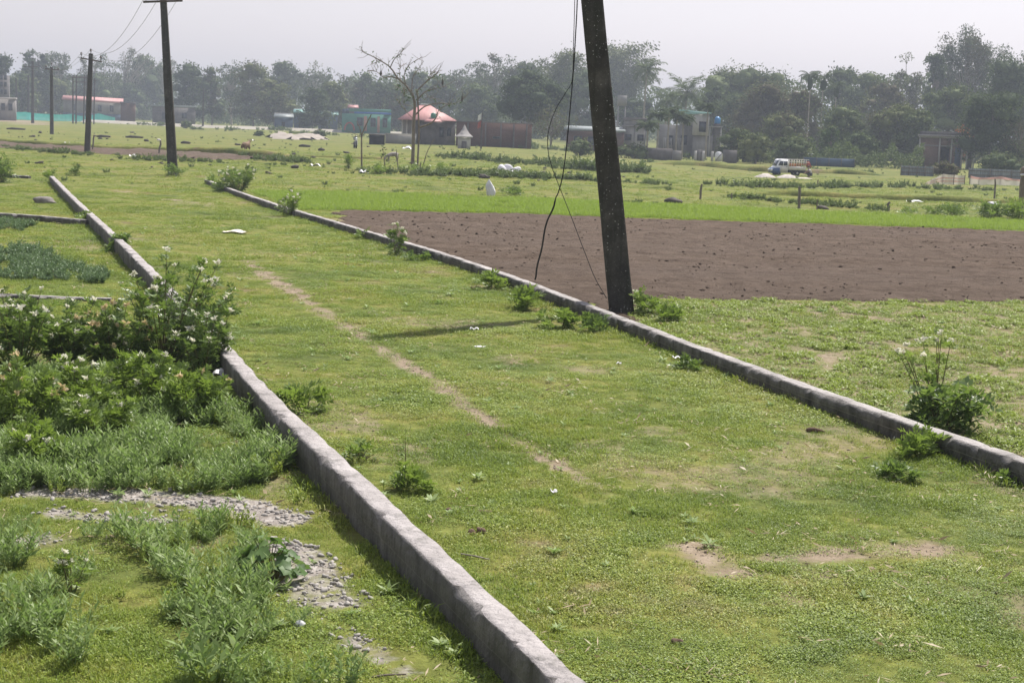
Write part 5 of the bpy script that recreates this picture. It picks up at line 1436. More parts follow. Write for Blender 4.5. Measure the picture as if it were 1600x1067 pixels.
# red roofed house
t, u = bld('red_roofed_house', 'house with pink red hipped roof and white veranda pillars behind the bare tree', (668, 226))
bx(t, u, 'wall', 'dkplaster', [(-11, 43, 0.6, 7.0, -1, 37)]); bx(t, u, 'veranda_wall', 'plaster', [(-40, -11.2, 3.2, 7.0, -1, 37)])
for x in (-40, -33, -25): bx(t, u, 'pillar', 'plasterl', [(x - 1, x + 1, 0.4, 0.65, -1, 36.8)])
hip(t, u, -47, 45, -0.6, 8.2, 38, -13, 2, 61, 'sheetred')
hip(t, u, -6, 22, -1.8, 0.55, 36, 0, 16, 41, 'sheetred', 'porch_roof', 0.5)
opening(t, u, 18, 25, 12, 27, 0.6); opening(t, u, 30, 36, 14, 27, 0.6)
o = MB(); lathe(o, [(0.001, 0), (4 * u, 0), (4.3 * u, 4 * u), (4 * u, 8 * u), (1.5 * u, 9.5 * u), (0.001, 9.6 * u)], 14, (8 * u, 0.2, 39.8 * u)); o.build('roof_tank', M['greenplastic'], t)
bx(t, u, 'tank_stand', 'dkplaster', [(3.6, 12.4, -0.15, 0.55, 37, 39.7)])
t, u = bld('garden_wall', 'low pale grey garden wall in front of the veranda of the red roofed house', (622, 225), 'wall')
bx(t, u, 'wall', 'plaster', [(-20, 28, -0.9, -0.65, -1, 15)])
bx(t, u, 'coping', 'plasterl', [(-20.3, 28.3, -1.0, -0.6, 15.02, 16)])
t, u = bld('lean_to', 'dark lean to shed at the left end of the low grey garden wall', (590, 226), 'shed')
bx(t, u, 'wall', 'gap', [(-13, 11, -1.5, 1.0, -1, 14.5)]); bx(t, u, 'roof', 'dkplaster', [(-14, 12, -1.8, 1.3, 14.6, 16.2)])
# dark brick compound wall
t, u = bld('compound_wall', 'long dark brown brick compound wall right of the red roofed house', (772, 230), 'wall', -2.0)
bx(t, u, 'wall', 'brick', [(-60, 58, 0, 0.3, -2, 37)]); bx(t, u, 'coping', 'dkplaster', [(-60.4, 58.4, -0.1, 0.4, 37.03, 38.6)])
for x in (-42, -14, 10, 30, 50): bx(t, u, 'pier', 'dkplaster', [(x - 1.2, x + 1.2, -0.14, -0.01, -2, 36.5)])
opening(t, u, -2, 8, 13, 16, -0.02, 'vent')
# shrine
t, u = bld('shrine', 'small pale shrine with pointed pyramid roof in front of the brick compound wall', (725, 232), 'shrine')
bx(t, u, 'wall', 'plasterl', [(-10, 10, -0.9, 0.7, -1, 17)]); bx(t, u, 'cornice', 'plasterl', [(-15, 13, -1.2, 1.0, 17.03, 18.5)])
mb = MB(); n = 4; V = []
for r, z in ((13, 18.6), (8, 23), (4, 29), (1.2, 35), (0.1, 37)): V += [(-r * u, -r * u * .9, z * u), (r * u, -r * u * .9, z * u), (r * u, r * u * .9, z * u), (-r * u, r * u * .9, z * u)]
i = np.arange(4)[:, None] * 4; j = np.arange(4)[None, :]; j2 = (j + 1) % 4
mb.add(V, np.stack([i + j, i + j2, i + 4 + j2, i + 4 + j], -1).reshape(-1, 4)); mb.build('roof', M['plaster'], t)
bx(t, u, 'door', 'dkplaster', [(-4, 4, -0.98, -0.91, -1, 11)])
# flag
t, u = bld('flagpole', 'thin pole with small red and white flag above the brick compound wall', (751.5, 233), 'flag')
tube(MB(), [(0, 0, -0.2), (0, 0, 30 * u), (0.02, 0, 58 * u)], [.10, .09, .05], 7).build('pole', M['polefar'], t)
for nm, mt, z0, z1 in (('flag_cloth', 'plastic', 46, 57), ('flag_pennant', 'redp', 34, 45.8)):
    mb = MB(); V = []; n = 7
    for k in range(n):
        f = k / (n - 1); V += [(-f * 6 * u, 0.10 * math.sin(f * 7), (z1 - f * 5) * u - 0.05), (-f * 6.5 * u, 0.10 * math.sin(f * 7 + 1), (z0 - f * 3) * u)]
    mb.add(V, [[2 * k, 2 * k + 1, 2 * k + 3, 2 * k + 2] for k in range(n - 1)]); mb.build(nm, M[mt], t)
# green building
t, u = bld('green_building', 'flat roofed turquoise green building with blue stripe left of the red roofed house', (571, 209))
bx(t, u, 'wall', 'turq', [(-37, 39, 0, 8, -1, 30)]); bx(t, u, 'stair_tower', 'bluewall', [(-36.5, -26, 0.4, 4, 30.03, 37)])
bx(t, u, 'parapet', 'turq', [(-25.8, 39.3, -0.15, 0.3, 33.3, 38)]); bx(t, u, 'stripe', 'bluestripe', [(-18, 39.4, -0.2, 0.31, 30.05, 33.2)])
bx(t, u, 'roof', 'plaster', [(-25.8, 39, 0.33, 8, 30.03, 31)])
bx(t, u, 'panel', 'pinkwall', [(-3, 2, -0.12, -0.01, 4, 27), (18, 22, -0.12, -0.01, 2, 27)])
opening(t, u, -13, -5, 12, 24, -0.02); opening(t, u, 8, 15, 11, 24, -0.02); opening(t, u, 27, 33, 11, 24, -0.02)
th = np.linspace(0, math.pi, 14)
tube(MB(), np.stack([(-25 + 7.5 * np.cos(th)) * u, 0 * th - 0.5, (4 + 12 * np.sin(th)) * u], -1), 0.16, 7).build('arch', M['redp'], t)
for x in (22, 26, 31, 36): tube(MB(), [(x * u, 3, 31 * u), (x * u, 3, 42 * u), (x * u + .1, 3, 52 * u)], .04, 5).build('rebar', M['iron'], t)
t, u = bld('roof_gable', 'small pink red tin roofed hut just behind the turquoise building', (550, 206), 'hut')
bx(t, u, 'wall', 'dkplaster', [(-8, 8, 12, 15, -1, 37)]); hip(t, u, -9, 9, 11.5, 15.5, 38, -8, 8, 42, 'sheetred')
# blue sheds with light roofs
for k, (x, wl, wr, zt, mt, lb) in enumerate([(443, 14, 14, 20, 'sheetpale', 'long low shed with pale roof farthest left of the blue walled sheds'), (470, 11, 12, 27, 'sheetgreen', 'blue walled shed with pale green peaked roof'), (511, 14, 16, 24, 'sheetgreen', 'blue walled shed with pale green roof beside the turquoise building')]):
    t, u = bld('blue_shed', lb, (x, 204), 'shed', group=None)
    bx(t, u, 'wall', 'bluewall', [(-wl, wr, 0, 6, -1, zt)]); hip(t, u, -wl - 1.5, wr + 1.5, -0.6, 6.6, zt + 1, -wl * 1.05, wr * 1.05, zt + 5.5, mt)
    bx(t, u, 'door', 'gap', [(-3, 2, -0.06, -0.01, -1, 13)])
# long shed and small houses far left
t, u = bld('long_shed', 'long low shed with red roof edge and blue lower wall, behind the pole frame', (145, 188), 'shed')
bx(t, u, 'wall', 'plaster', [(-44, 44, 0, 6, 10, 29)]); bx(t, u, 'lower_wall', 'bluewall', [(-44.3, 44.3, -0.1, 6.1, -1, 9.95)])
mb = MB(); hexa(mb, [(-46 * u, -0.8, 29.5 * u), (46 * u, -0.8, 27 * u), (46 * u, 7, 33 * u), (-46 * u, 7, 35 * u)], [(-46 * u, -0.8, 32 * u), (46 * u, -0.8, 30 * u), (46 * u, 7, 35 * u), (-46 * u, 7, 37 * u)]); mb.build('roof', M['sheetred'], t)
for x in (-30, -12, 8, 26): opening(t, u, x, x + 5, 14, 23, -0.02)
t, u = bld('brick_hut', 'small pink brick hut at the right end of the long shed', (200, 192), 'hut')
bx(t, u, 'wall', 'brick', [(-12, 10, 4, 9, -1, 30)]); bx(t, u, 'roof', 'dkplaster', [(-13, 11, 3.5, 9.5, 30.03, 32)])
t, u = bld('flat_shed', 'flat roofed dull shed with light roof edge behind the leaning track pole', (274, 195), 'shed')
bx(t, u, 'wall', 'dkplaster', [(-35, 30, 0, 6, -1, 26)]); bx(t, u, 'roof', 'sheetpale', [(-37, 33, -0.5, 6.5, 27.03, 29.5)]); bx(t, u, 'beam', 'dkplaster', [(-35, 31, -0.2, 0.2, 26.03, 27)])
opening(t, u, -20, -12, 8, 18, -0.02, 'door'); opening(t, u, 10, 17, 10, 18, -0.02)
t, u = bld('grey_building', 'grey building cut by the left edge of the photo above the turquoise net', (-6, 188))
bx(t, u, 'wall', 'plaster', [(-30, 29, 0, 8, -1, 33)]); bx(t, u, 'roof', 'plasterl', [(-31, 30, -0.5, 8.5, 33.03, 35.5)])
for x in (-20, -6, 8, 19): opening(t, u, x, x + 5, 16, 26, -0.02)
t, u = bld('tower_block', 'tall faint brown building at the left edge of the photo among the trees', (2, 187), 'building')
bx(t, u, 'wall', 'dkplaster', [(-14, 9, 14, 20, -1, 70)])
for x in (-10, -4, 2):
    for z in (40, 52, 63): opening(t, u, x, x + 3.6, z, z + 7, 13.98)
# turquoise net fence
M['net'] = NT('turquoise_net')
def _net(cols, name, transp):
    t = NT(name); v = t.n('ShaderNodeTexCoord').outputs['Object']
    c = t.ramp(t.noise(0.8, v, 5), [(0.35, cols[0]), (0.65, cols[1])])
    a = t.bsdf(c, 0.8, 0.1); b = t.n('ShaderNodeBsdfTranslucent', Color=c).outputs[0]; m = t.n('ShaderNodeMixShader', Fac=0.4)
    t.t.links.new(a, m.inputs[1]); t.t.links.new(b, m.inputs[2]); tr = t.n('ShaderNodeBsdfTransparent').outputs[0]
    m2 = t.n('ShaderNodeMixShader', Fac=transp); t.t.links.new(m.outputs[0], m2.inputs[1]); t.t.links.new(tr, m2.inputs[2])
    return t.done(m2.outputs[0])
M['net'] = _net([(0.06, 0.40, 0.36), (0.10, 0.52, 0.47)], 'turquoise_net_cloth', 0.12)
M['netpink'] = _net([(0.50, 0.28, 0.25), (0.58, 0.36, 0.32)], 'pink_net_cloth', 0.1)
M['netpale'] = _net([(0.55, 0.50, 0.44), (0.62, 0.58, 0.52)], 'pale_net_cloth', 0.1)


def netfence(name, label, pxs, bands, posts=None, postmat='post', cat='fence', sagk=0.06):
    """pxs: x, base y, height in px; cloth hangs in horizontal bands between stakes"""
    P = [G(x, y) for x, y, h in pxs]; H = [h / S(p) for p, (x, y, h) in zip(P, pxs)]; b = P[0]
    t = thing(name, label, cat, tuple(b)); A = np.array([p - b for p in P]); n = 8 * (len(A) - 1) + 1
    idx = np.linspace(0, len(A) - 1, n); L = np.stack([np.interp(idx, range(len(A)), A[:, k]) for k in range(3)], -1); h = np.interp(idx, range(len(A)), H)
    h = h * (1 - sagk * np.abs(np.sin(idx * math.pi)))
    L[:, 1] += 0.12 * np.sin(idx * 5)
    for nm, mt, f0, f1 in bands:
        lo = L + np.stack([0 * h, 0.05 * np.sin(idx * 9), h * f0], -1); hi = L + np.stack([0 * h, 0.05 * np.sin(idx * 7 + 1), h * f1], -1)
        V = np.concatenate([lo, hi]); k = np.arange(n - 1)
        MB().add(V, np.stack([k, k + 1, k + 1 + n, k + n], -1)).build(nm, M[mt], t)
    for a, hh in zip(A, H): tube(MB(), [a + [0, 0.05, -0.2], a + [0, 0.05, hh * 0.5], a + [0, 0.05, hh * 1.06]], 0.035, 5).build('stake', M[postmat], t)


netfence('net_fence', 'long turquoise net fence along the dirt road at the far left', [(-40, 186, 13), (0, 187, 13), (40, 188.5, 13), (80, 190, 11), (113, 190.5, 12), (130, 191, 9), (155, 191.5, 14), (180, 192, 8)], [('net_cloth', 'net', 0.05, 1.0)])
netfence('striped_net_fence', 'pale and pink striped net fence with sloping left end below the brick house', [(1446, 288, 1.5), (1455, 288.5, 8), (1473, 289, 17), (1490, 289, 15.5), (1507, 289, 14.5)], [('net_cloth', 'netpale', 0.02, 0.30), ('net_band', 'netpink', 0.301, 0.42), ('net_cloth', 'netpale', 0.421, 0.60), ('net_band', 'netpink', 0.601, 0.72), ('net_cloth', 'netpale', 0.721, 1.0)], sagk=0.03)
netfence('striped_net_fence', 'pale net fence with pink upper edge beside the dark post on the right', [(1515, 289, 15), (1530, 289.5, 12), (1563, 290, 14), (1596, 291, 10), (1640, 292, 11)], [('net_cloth', 'netpale', 0.02, 0.72), ('net_band', 'netpink', 0.721, 1.0)])
M['corr'] = NT('grey_blue_sheet')
def _corr():
    t = M['corr']; v = t.n('ShaderNodeTexCoord').outputs['Object']
    c = t.ramp(t.noise(0.9, t.n('ShaderNodeMapping', Vector=v, Scale=(4, 1, 1)).outputs[0], 5), [(0.35, (0.20, 0.23, 0.26)), (0.65, (0.34, 0.37, 0.40))])
    return t.done(t.bsdf(c, 0.5, 0.4, None, 0.3))
M['corr'] = _corr()


def sheetfence(label, px, x1, h, n, rz=0):
    t, u = bld('sheet_fence', label, px, 'fence', rz); Wt = (x1 - px[0])
    m_ = n * 6; xs = np.linspace(0, Wt * u, m_); y = 0.05 * np.sin(np.arange(m_) * 1.6); V = np.concatenate([np.stack([xs, y, 0 * xs - .1], -1), np.stack([xs, y, 0 * xs + h * u], -1)]); k = np.arange(m_ - 1)
    MB().add(V, np.stack([k, k + 1, k + 1 + m_, k + m_], -1)).build('sheet', M['corr'], t)
    bx(t, u, 'rail', 'post', [(0, Wt, -0.10, -0.055, h * 0.72, h * 0.80), (0, Wt, -0.10, -0.055, h * 0.30, h * 0.38)])
    for j in range(5): bx(t, u, 'post', 'post', [(Wt * j / 4 - .5, Wt * j / 4 + .5, -0.2, -0.105, -1, h + .8)])


sheetfence('grey blue corrugated sheet fence left of the brick house front', (1407, 274), 1456, 15, 14)
sheetfence('grey blue corrugated sheet fence right of the brick house behind the striped net', (1513, 278), 1640, 15, 26)
t, u = bld('blue_fence', 'dark blue low fence under the trees right of the truck', (1255, 259), 'fence')
bx(t, u, 'panel', 'bluewall', [(0, 78, 0, 0.15, -1, 13)])
for x in (0, 20, 39, 58, 78): bx(t, u, 'post', 'dkplaster', [(x - .5, x + .5, -0.1, -0.01, -1, 14)])
# brown shed
t, u = bld('brown_shed', 'low dark brown shed with pale tin roof beside the speckled pole', (920, 236), 'shed')
bx(t, u, 'wall', 'brick', [(-36, 54, 0, 6, -1, 30)])
mb = MB(); hexa(mb, [(-40 * u, -0.8, 31 * u), (56 * u, -0.8, 31 * u), (56 * u, 7, 36 * u), (-40 * u, 7, 36 * u)], [(-40 * u, -0.8, 33 * u), (56 * u, -0.8, 33 * u), (56 * u, 7, 38 * u), (-40 * u, 7, 38 * u)]); mb.build('roof', M['sheetpale'], t)
opening(t, u, -24, -12, 4, 22, -0.02, 'door'); opening(t, u, -2, 8, 10, 22, -0.02)
# water tower
t, u = bld('water_tower', 'small grey concrete water tower just right of the speckled pole', (969, 232), 'tower')
for x in (-5.5, 5.5):
    for y in (3, 5): bx(t, u, 'leg', 'plaster', [(x - 1, x + 1, y - .12, y + .12, -1, 66)])
bx(t, u, 'tank', 'plaster', [(-7.5, 7.5, 2.6, 5.4, 66.03, 82)])
# grey house
t, u = bld('grey_house', 'flat roofed grey house with dark parapet right of the speckled pole', (991, 240))
bx(t, u, 'wall', 'plasterl', [(-19, 17, 0, 7, -1, 41)]); bx(t, u, 'ledge', 'plaster', [(-20.5, 18.5, -0.5, 7.5, 41.03, 43)]); bx(t, u, 'parapet', 'plaster', [(-18.5, 16.5, 0.1, 6.8, 43.03, 51)]); bx(t, u, 'roof', 'dkplaster', [(-19.5, 17.5, -0.2, 7.1, 51.03, 55)])
opening(t, u, -15, -6, 20, 29, -0.02); opening(t, u, 4, 13, 20, 29, -0.02)
for x in (-19, -1, 16): bx(t, u, 'column', 'plaster', [(x - 1, x + 1, -0.12, -0.01, -1, 40.5)])
# two storey house
t, u = bld('two_storey_house', 'two storey grey house with pale green roof and blue roof tank', (1082, 244))
bx(t, u, 'wall', 'plaster', [(-54, -1, 0.5, 8, -1, 47), (-1, 30, -0.6, 8, -1, 32)])
bx(t, u, 'upper_wall', 'plasterl', [(-21, -2.3, 0.7, 7.8, 47.03, 62), (-2.2, 23, -1.1, 7.8, 32.03, 66)])
mb = MB(); hexa(mb, [(-26 * u, -0.6, 62.3 * u), (26 * u, -1.8, 66.4 * u), (26 * u, 8.5, 66.4 * u), (-26 * u, 8.5, 62.3 * u)], [(-24 * u, -0.6, 71 * u), (26 * u, -1.8, 67.4 * u), (26 * u, 8.5, 67.4 * u), (-24 * u, 8.5, 71 * u)]); mb.build('roof', M['sheetgreen'], t)
bx(t, u, 'balcony', 'plaster', [(23.03, 44, -1.0, 6, 45, 47)]); bx(t, u, 'annex_wall', 'dkplaster', [(30.03, 42, -0.3, 6, -1, 44.9)])
opening(t, u, 8, 18, 38, 53, -1.12); opening(t, u, -19, -10, 17, 31, 0.48, 'door'); opening(t, u, -40, -32, 16, 30, 0.48)
for x in (24.5, 42): bx(t, u, 'column', 'plasterl', [(x - .8, x + .8, -0.9, -0.6, -1, 44.9)])
for x in (-46, -28): bx(t, u, 'fence_slat', 'plasterl', [(x + k * 2.4, x + k * 2.4 + 1, -0.1, 0.05, 8, 27) for k in range(6)])
mb = MB(); lathe(mb, [(0.001, 0), (4.6 * u, 0), (4.8 * u, 3 * u), (4.6 * u, 8.5 * u), (2 * u, 11 * u), (0.001, 11.2 * u)], 16, (36 * u, 1.2, 51 * u)); mb.build('roof_tank', M['tank'], t)
bx(t, u, 'tank_stand', 'dkplaster', [(31, 41, 0.6, 1.8, 47.03, 50.9)])
t, u = bld('compound_wall', 'low dark compound wall with pale gateposts before the two storey house', (1060, 252), 'wall', -1.5)
bx(t, u, 'wall', 'dkplaster', [(-64, -10, 0, 0.25, -1, 19), (26, 36, 0, 0.25, -1, 19), (68, 90, 0, 0.25, -1, 20)]); bx(t, u, 'panel', 'plaster', [(-10, 4, -0.02, 0.27, -1, 16)])
for x in (26, 38, 52): bx(t, u, 'gatepost', 'plasterl', [(x - 2, x + 2, -0.12, 0.4, -1, 17)])
t, u = bld('gate_panel', 'white rounded gate panel leaning at the dark compound wall', (1122, 254), 'gate')
mb = MB(); th = np.linspace(0, math.pi, 9); pr = [(-5.5, 0), (6, 0)] + [(0.25 + 5.75 * math.cos(a), 12 + 5 * math.sin(a)) for a in th]
a = [(x * u, -0.06, z * u) for x, z in pr]; b = [(x * u, 0.06, z * u) for x, z in pr]; n = len(pr)
mb.add(a + b, [list(range(n)), list(range(2 * n - 1, n - 1, -1))] + [[i, i + n, (i + 1) % n + n, (i + 1) % n] for i in range(n)]); mb.build('panel', M['white'], t)
tube(MB(), [(-4.5 * u, -0.09, 1.0 * u), (0, -0.09, 8 * u), (5 * u, -0.09, 14 * u)], 0.04, 5).build('brace', M['post'], t)
# brick house right
t, u = bld('brick_house', 'unfinished brick house with flat concrete roof under the large dark tree', (1478, 263))
bx(t, u, 'wall', 'brickpale', [(-42, -10, 0, 6, -1, 46), (-10, 4, 0, 6, -1, 11), (4, 23, 0, 6, -1, 46), (-10, 4, 0, 6, 33, 46), (-10, 4, 2.0, 6, 11, 33)])
bx(t, u, 'lintel', 'plaster', [(-42.2, 24, -0.09, -0.01, 33, 35)]); bx(t, u, 'roof', 'plaster', [(-45, 30, -0.8, 7, 47.6, 51)]); bx(t, u, 'parapet', 'dkplaster', [(-43, 28, -0.3, 0.1, 51.03, 56)]); bx(t, u, 'ring_beam', 'plasterl', [(-43, 26, -0.14, 6.1, 46.03, 47.57)])
for x in (-42, -12, 6, 22, 30, 40): bx(t, u, 'column', 'plasterl', [(x - 1.1, x + 1.1, -0.2, -0.1, -1, 46 if x < 25 else 36)])
bx(t, u, 'window', 'gap', [(-9.6, 3.6, 1.8, 1.95, 11, 33)]); bx(t, u, 'side_wall', 'dkplaster', [(31.2, 38.8, 1.0, 1.3, -1, 34)]); bx(t, u, 'doorway', 'bluewall', [(12, 20, -0.06, -0.01, 2, 32)])  # side wall coloured dark to stand in for the tree's shade
# little huts glimpsed under the trees on the right
for k, (x, y, w_, h_, mt, lb) in enumerate([(1268, 256, 5, 14, 'plasterl', 'narrow pale wall glimpsed under the trees above the truck tail'), (1285, 255, 6, 14, 'brickpale', 'narrow tan wall glimpsed under the trees right of the truck tail'), (1390, 252, 8, 24, 'sheetpale', 'white tin roof glimpsed among the trees left of the brick house')]):
    t, u = bld('garden_hut', lb, (x, y), 'hut')
    if k < 2: bx(t, u, 'wall', mt, [(-w_, w_, 0, 2, -1, h_)]); bx(t, u, 'roof', 'sheetpale', [(-w_ - 1, w_ + 1, -0.4, 2.4, h_ + .03, h_ + 1.2)])
    else:
        bx(t, u, 'wall', 'dkplaster', [(-w_, w_, 0, 3, -1, h_)]); mb = MB(); hexa(mb, [(-14 * u, -.4, 26.2 * u), (14 * u, -.4, 28.5 * u), (14 * u, 3.4, 30 * u), (-14 * u, 3.4, 28 * u)], [(-14 * u, -.4, 27.4 * u), (14 * u, -.4, 29.7 * u), (14 * u, 3.4, 31.2 * u), (-14 * u, 3.4, 29.2 * u)]); mb.build('roof', M['white'], t)
# ------------------------------------------------------------------ trees
def tl(name, a, b, c, tr=0.22, tc=(0.10, 0.15, 0.03)):
    M[name] = leafmat(name + '_leaf', [(0.1, a), (0.5, b), (0.9, c)], tr, tc, 0.75, 0.08, 0.12, 0.45)


tl('deep', (0.016, 0.028, 0.012), (0.044, 0.068, 0.027), (0.100, 0.130, 0.055))
tl('mid', (0.030, 0.048, 0.018), (0.086, 0.120, 0.044), (0.180, 0.215, 0.088))
tl('olive', (0.046, 0.058, 0.020), (0.125, 0.145, 0.050), (0.235, 0.250, 0.105))
tl('brownish', (0.058, 0.050, 0.026), (0.094, 0.080, 0.042), (0.140, 0.122, 0.066))
tl('pale', (0.040, 0.054, 0.030), (0.108, 0.134, 0.072), (0.205, 0.230, 0.140))
tl('fresh', (0.045, 0.085, 0.020), (0.075, 0.125, 0.030), (0.12, 0.18, 0.05))
tl('flame', (0.30, 0.06, 0.02), (0.48, 0.11, 0.03), (0.55, 0.26, 0.05))


def tree(label, cx, base, top, w, style='dense', leaf='mid', seed=0, cat='tree', group=None, name='tree', low=None):
    rg = np.random.RandomState(seed * 7 + int(cx) + 11); base = min(base, 184.6 + max(0, cx - 60) * 0.02) if cx < 250 else base
    q = G(cx, base); q[2] = float(zbig(q[0], q[1])); s_ = S(q); u = 1 / s_
    Hh = (base - top) * u; Wd = w * u * 1.18
    # share of bare stem, number of leaf clumps, clump radius (share of width), leaf size (px), coverage
    st = {'dense': (0.05, 40, 0.155, 3.5, 4.2), 'dome': (0.2, 46, 0.145, 3.4, 4.6), 'airy': (0.22, 44, 0.10, 3.0, 2.6), 'bare': (0.28, 40, 0.08, 2.2, 0.9), 'euca': (0.22, 48, 0.115, 3.0, 3.6), 'low': (0.02, 26, 0.20, 3.2, 3.8), 'bamboo': (0.05, 0, 0, 4.0, 9.0), 'twiggy': (0.1, 22, 0.15, 3.0, 1.3)}[style]
    cb = st[0] if low is None else low; nC, cr, lp, cov = st[1:]
    t = thing(name, label, cat, tuple(q), group=group)
    tr = MB(); cr_ = MB(); cz = Hh * (1 + cb) / 2; rz = Hh * (1 - cb) / 2 * 0.92; rx = Wd / 2
    tr0 = max(0.16, Hh * 0.016)
    n = int(cov * (w * (base - top) * (1 - cb)) * 0.78 / (lp * lp * 0.42)); n = max(120, min(n, 13000)); ls = lp * u
    if style == 'bamboo':
        C = []; D = []
        for k in range(34):
            a = rg.rand() * 6.283; r0 = rg.rand() * Wd * 0.12; r1 = Wd * 0.5 * (0.2 + 0.8 * rg.rand()); hh = Hh * (0.62 + 0.38 * rg.rand()); f = np.linspace(0, 1, 9)
            R_ = r0 + (r1 - r0) * f ** 2.2; z = hh * (f * 1.18 - 0.22 * f ** 4)
            z = z / max(z.max(), 1e-6) * hh; z[-1] -= 0.06 * hh
            P = np.stack([np.cos(a) * R_, np.sin(a) * R_ * 0.7, z], -1); tube(tr, P, np.linspace(0.09, 0.02, 9), 4, 0, False)
            m_ = n // 34; ff = 0.30 + 0.70 * rg.rand(m_) ** 0.75; i = np.minimum((ff * 8).astype(int), 7); g = (ff * 8 - i)[:, None]
            c = P[i] * (1 - g) + P[i + 1] * g; c = c + rg.randn(m_, 3) * [0.055 * Wd, 0.05 * Wd, 0.03 * Hh]; C.append(c); D.append(np.stack([np.cos(a) + rg.randn(m_) * .7, np.sin(a) + rg.randn(m_) * .7, -0.5 - rg.rand(m_) * .6], -1))
        C = np.concatenate(C); D = np.concatenate(D)
        cards(cr_, C, D, rg.randn(len(C), 3) + [0, 0, 1.2], ls * (0.8 + 0.8 * rg.rand(len(C))), ls * 0.5)
    else:
        cen = []
        for k in range(nC):
            for _ in range(30):
                d = unit(rg.randn(3)); rr = (0.35 + 0.65 * rg.rand() ** 0.5)
                p = d * rr * np.array([rx - cr * Wd * 0.75, (rx - cr * Wd * 0.75) * 0.85, rz - cr * Wd * 0.6]) * (1 + 0.12 * rg.randn())
                if style in ('dense', 'low'):
                    z_ = rg.rand() * 2 - 1; a_ = rg.rand() * 6.283; q_ = rg.rand() ** 0.45 * (1 - 0.6 * max(0, z_) ** 1.6)
                    p = np.array([math.cos(a_) * q_ * (rx - cr * Wd * 0.7), math.sin(a_) * q_ * (rx - cr * Wd * 0.7) * 0.85, z_ * (rz - cr * Wd * 0.5)])
                elif style == 'dome' and p[2] < -rz * 0.75: continue
                if all(np.linalg.norm((p - c_) / [1, 1, 1]) > cr * Wd * 0.62 for c_ in cen) or _ == 29: break
            cen.append(p)
        cen = np.array(cen) + [0, 0, cz]
        # trunk and limbs
        f = np.linspace(0, 1, 7)[:, None]; bend = rg.randn(2) * 0.03 * Hh
        TP = np.concatenate([bend[0] * np.sin(f * 2.2), bend[1] * np.sin(f * 2.2), f * (cz + rz * 0.45)], 1); tube(tr, TP, np.linspace(tr0, tr0 * 0.3, 7), 7, 0, False)
        for c_ in cen[:: 1 if style in ('airy', 'bare', 'euca', 'twiggy') else 2]:
            i = int(np.clip((c_[2] * 0.62) / (cz + rz * 0.45) * 6, 1, 5)); p0 = TP[i]; mid = (p0 + c_) / 2 + [0, 0, 0.12 * np.linalg.norm(c_ - p0)]; ff = np.linspace(0, 1, 6)[:, None]
            P = p0 * (1 - ff) ** 2 + 2 * mid * ff * (1 - ff) + c_ * ff * ff; tube(tr, P, np.linspace(tr0 * 0.42, tr0 * 0.09, 6), 5, 0, False)
            if style in ('airy', 'bare', 'twiggy'):
                for _ in range(5 if style == 'bare' else 3):
                    e = c_ + unit(rg.randn(3) + [0, 0, 0.4]) * cr * Wd * (1.0 + 0.8 * rg.rand()); tube(tr, [P[4], (P[5] + e) / 2, e], [tr0 * 0.10, tr0 * 0.08, tr0 * 0.04], 4, 0, False)
        stretch_ = np.array([1.1, 1.1, 0.75]); k = rg.randint(0, nC, n); rad = cr * Wd * (0.65 + 0.7 * rg.rand(nC)); d = unit(rg.randn(n, 3)); rr = (0.55 + 0.6 * rg.rand(n) ** 0.7)
        stretch = np.array([1.1, 1.1, 0.75]) if style != 'euca' else np.array([0.8, 0.8, 1.25])
        if style in ('dense', 'dome', 'low'):
            for c_, r_ in zip(cen, rad): blob(cr_, c_, r_ * 0.55 * stretch_, int(rg.randint(999)), 9, 6, 0.3)
        C = cen[k] + d * (rr * rad[k])[:, None] * stretch
        # a share of loose leaves breaks the outline
        lo = rg.rand(n) < 0.12; C[lo] += rg.randn(lo.sum(), 3) * cr * Wd * 0.35
        C[:, 2] = np.maximum(C[:, 2], 0.1)
        D = d * 0.25 + rg.randn(n, 3) * 0.8 + [0, 0, -0.35 if style != 'euca' else -1.0]
        Nn_ = d * 1.0 + rg.randn(n, 3) * 0.85 + [0, 0, 0.25]; l1 = ls * (0.7 + 0.9 * rg.rand(n)); w1 = ls * 0.66 * (0.7 + 0.6 * rg.rand(n))
        odd = (rg.rand(nC) < 0.3)[k] | (rg.rand(n) < 0.08)
        for mi, mk in ((0, ~odd), (1, odd)):
            if mk.any(): cards(cr_, C[mk], D[mk], Nn_[mk], l1[mk], w1[mk], mi)
    tr.build('trunk', M['palebark' if style in ('airy', 'bare', 'euca') else 'bark'], t, smooth=True)
    alt = {'deep': 'mid', 'mid': ('olive', 'brownish', 'deep')[seed % 3], 'olive': ('mid', 'brownish')[seed % 2], 'pale': ('mid', 'brownish')[seed % 2], 'brownish': 'olive', 'fresh': 'olive', 'flame': 'olive'}[leaf]
    cr_.build('crown', [M[leaf], M[alt]], t)
    return t


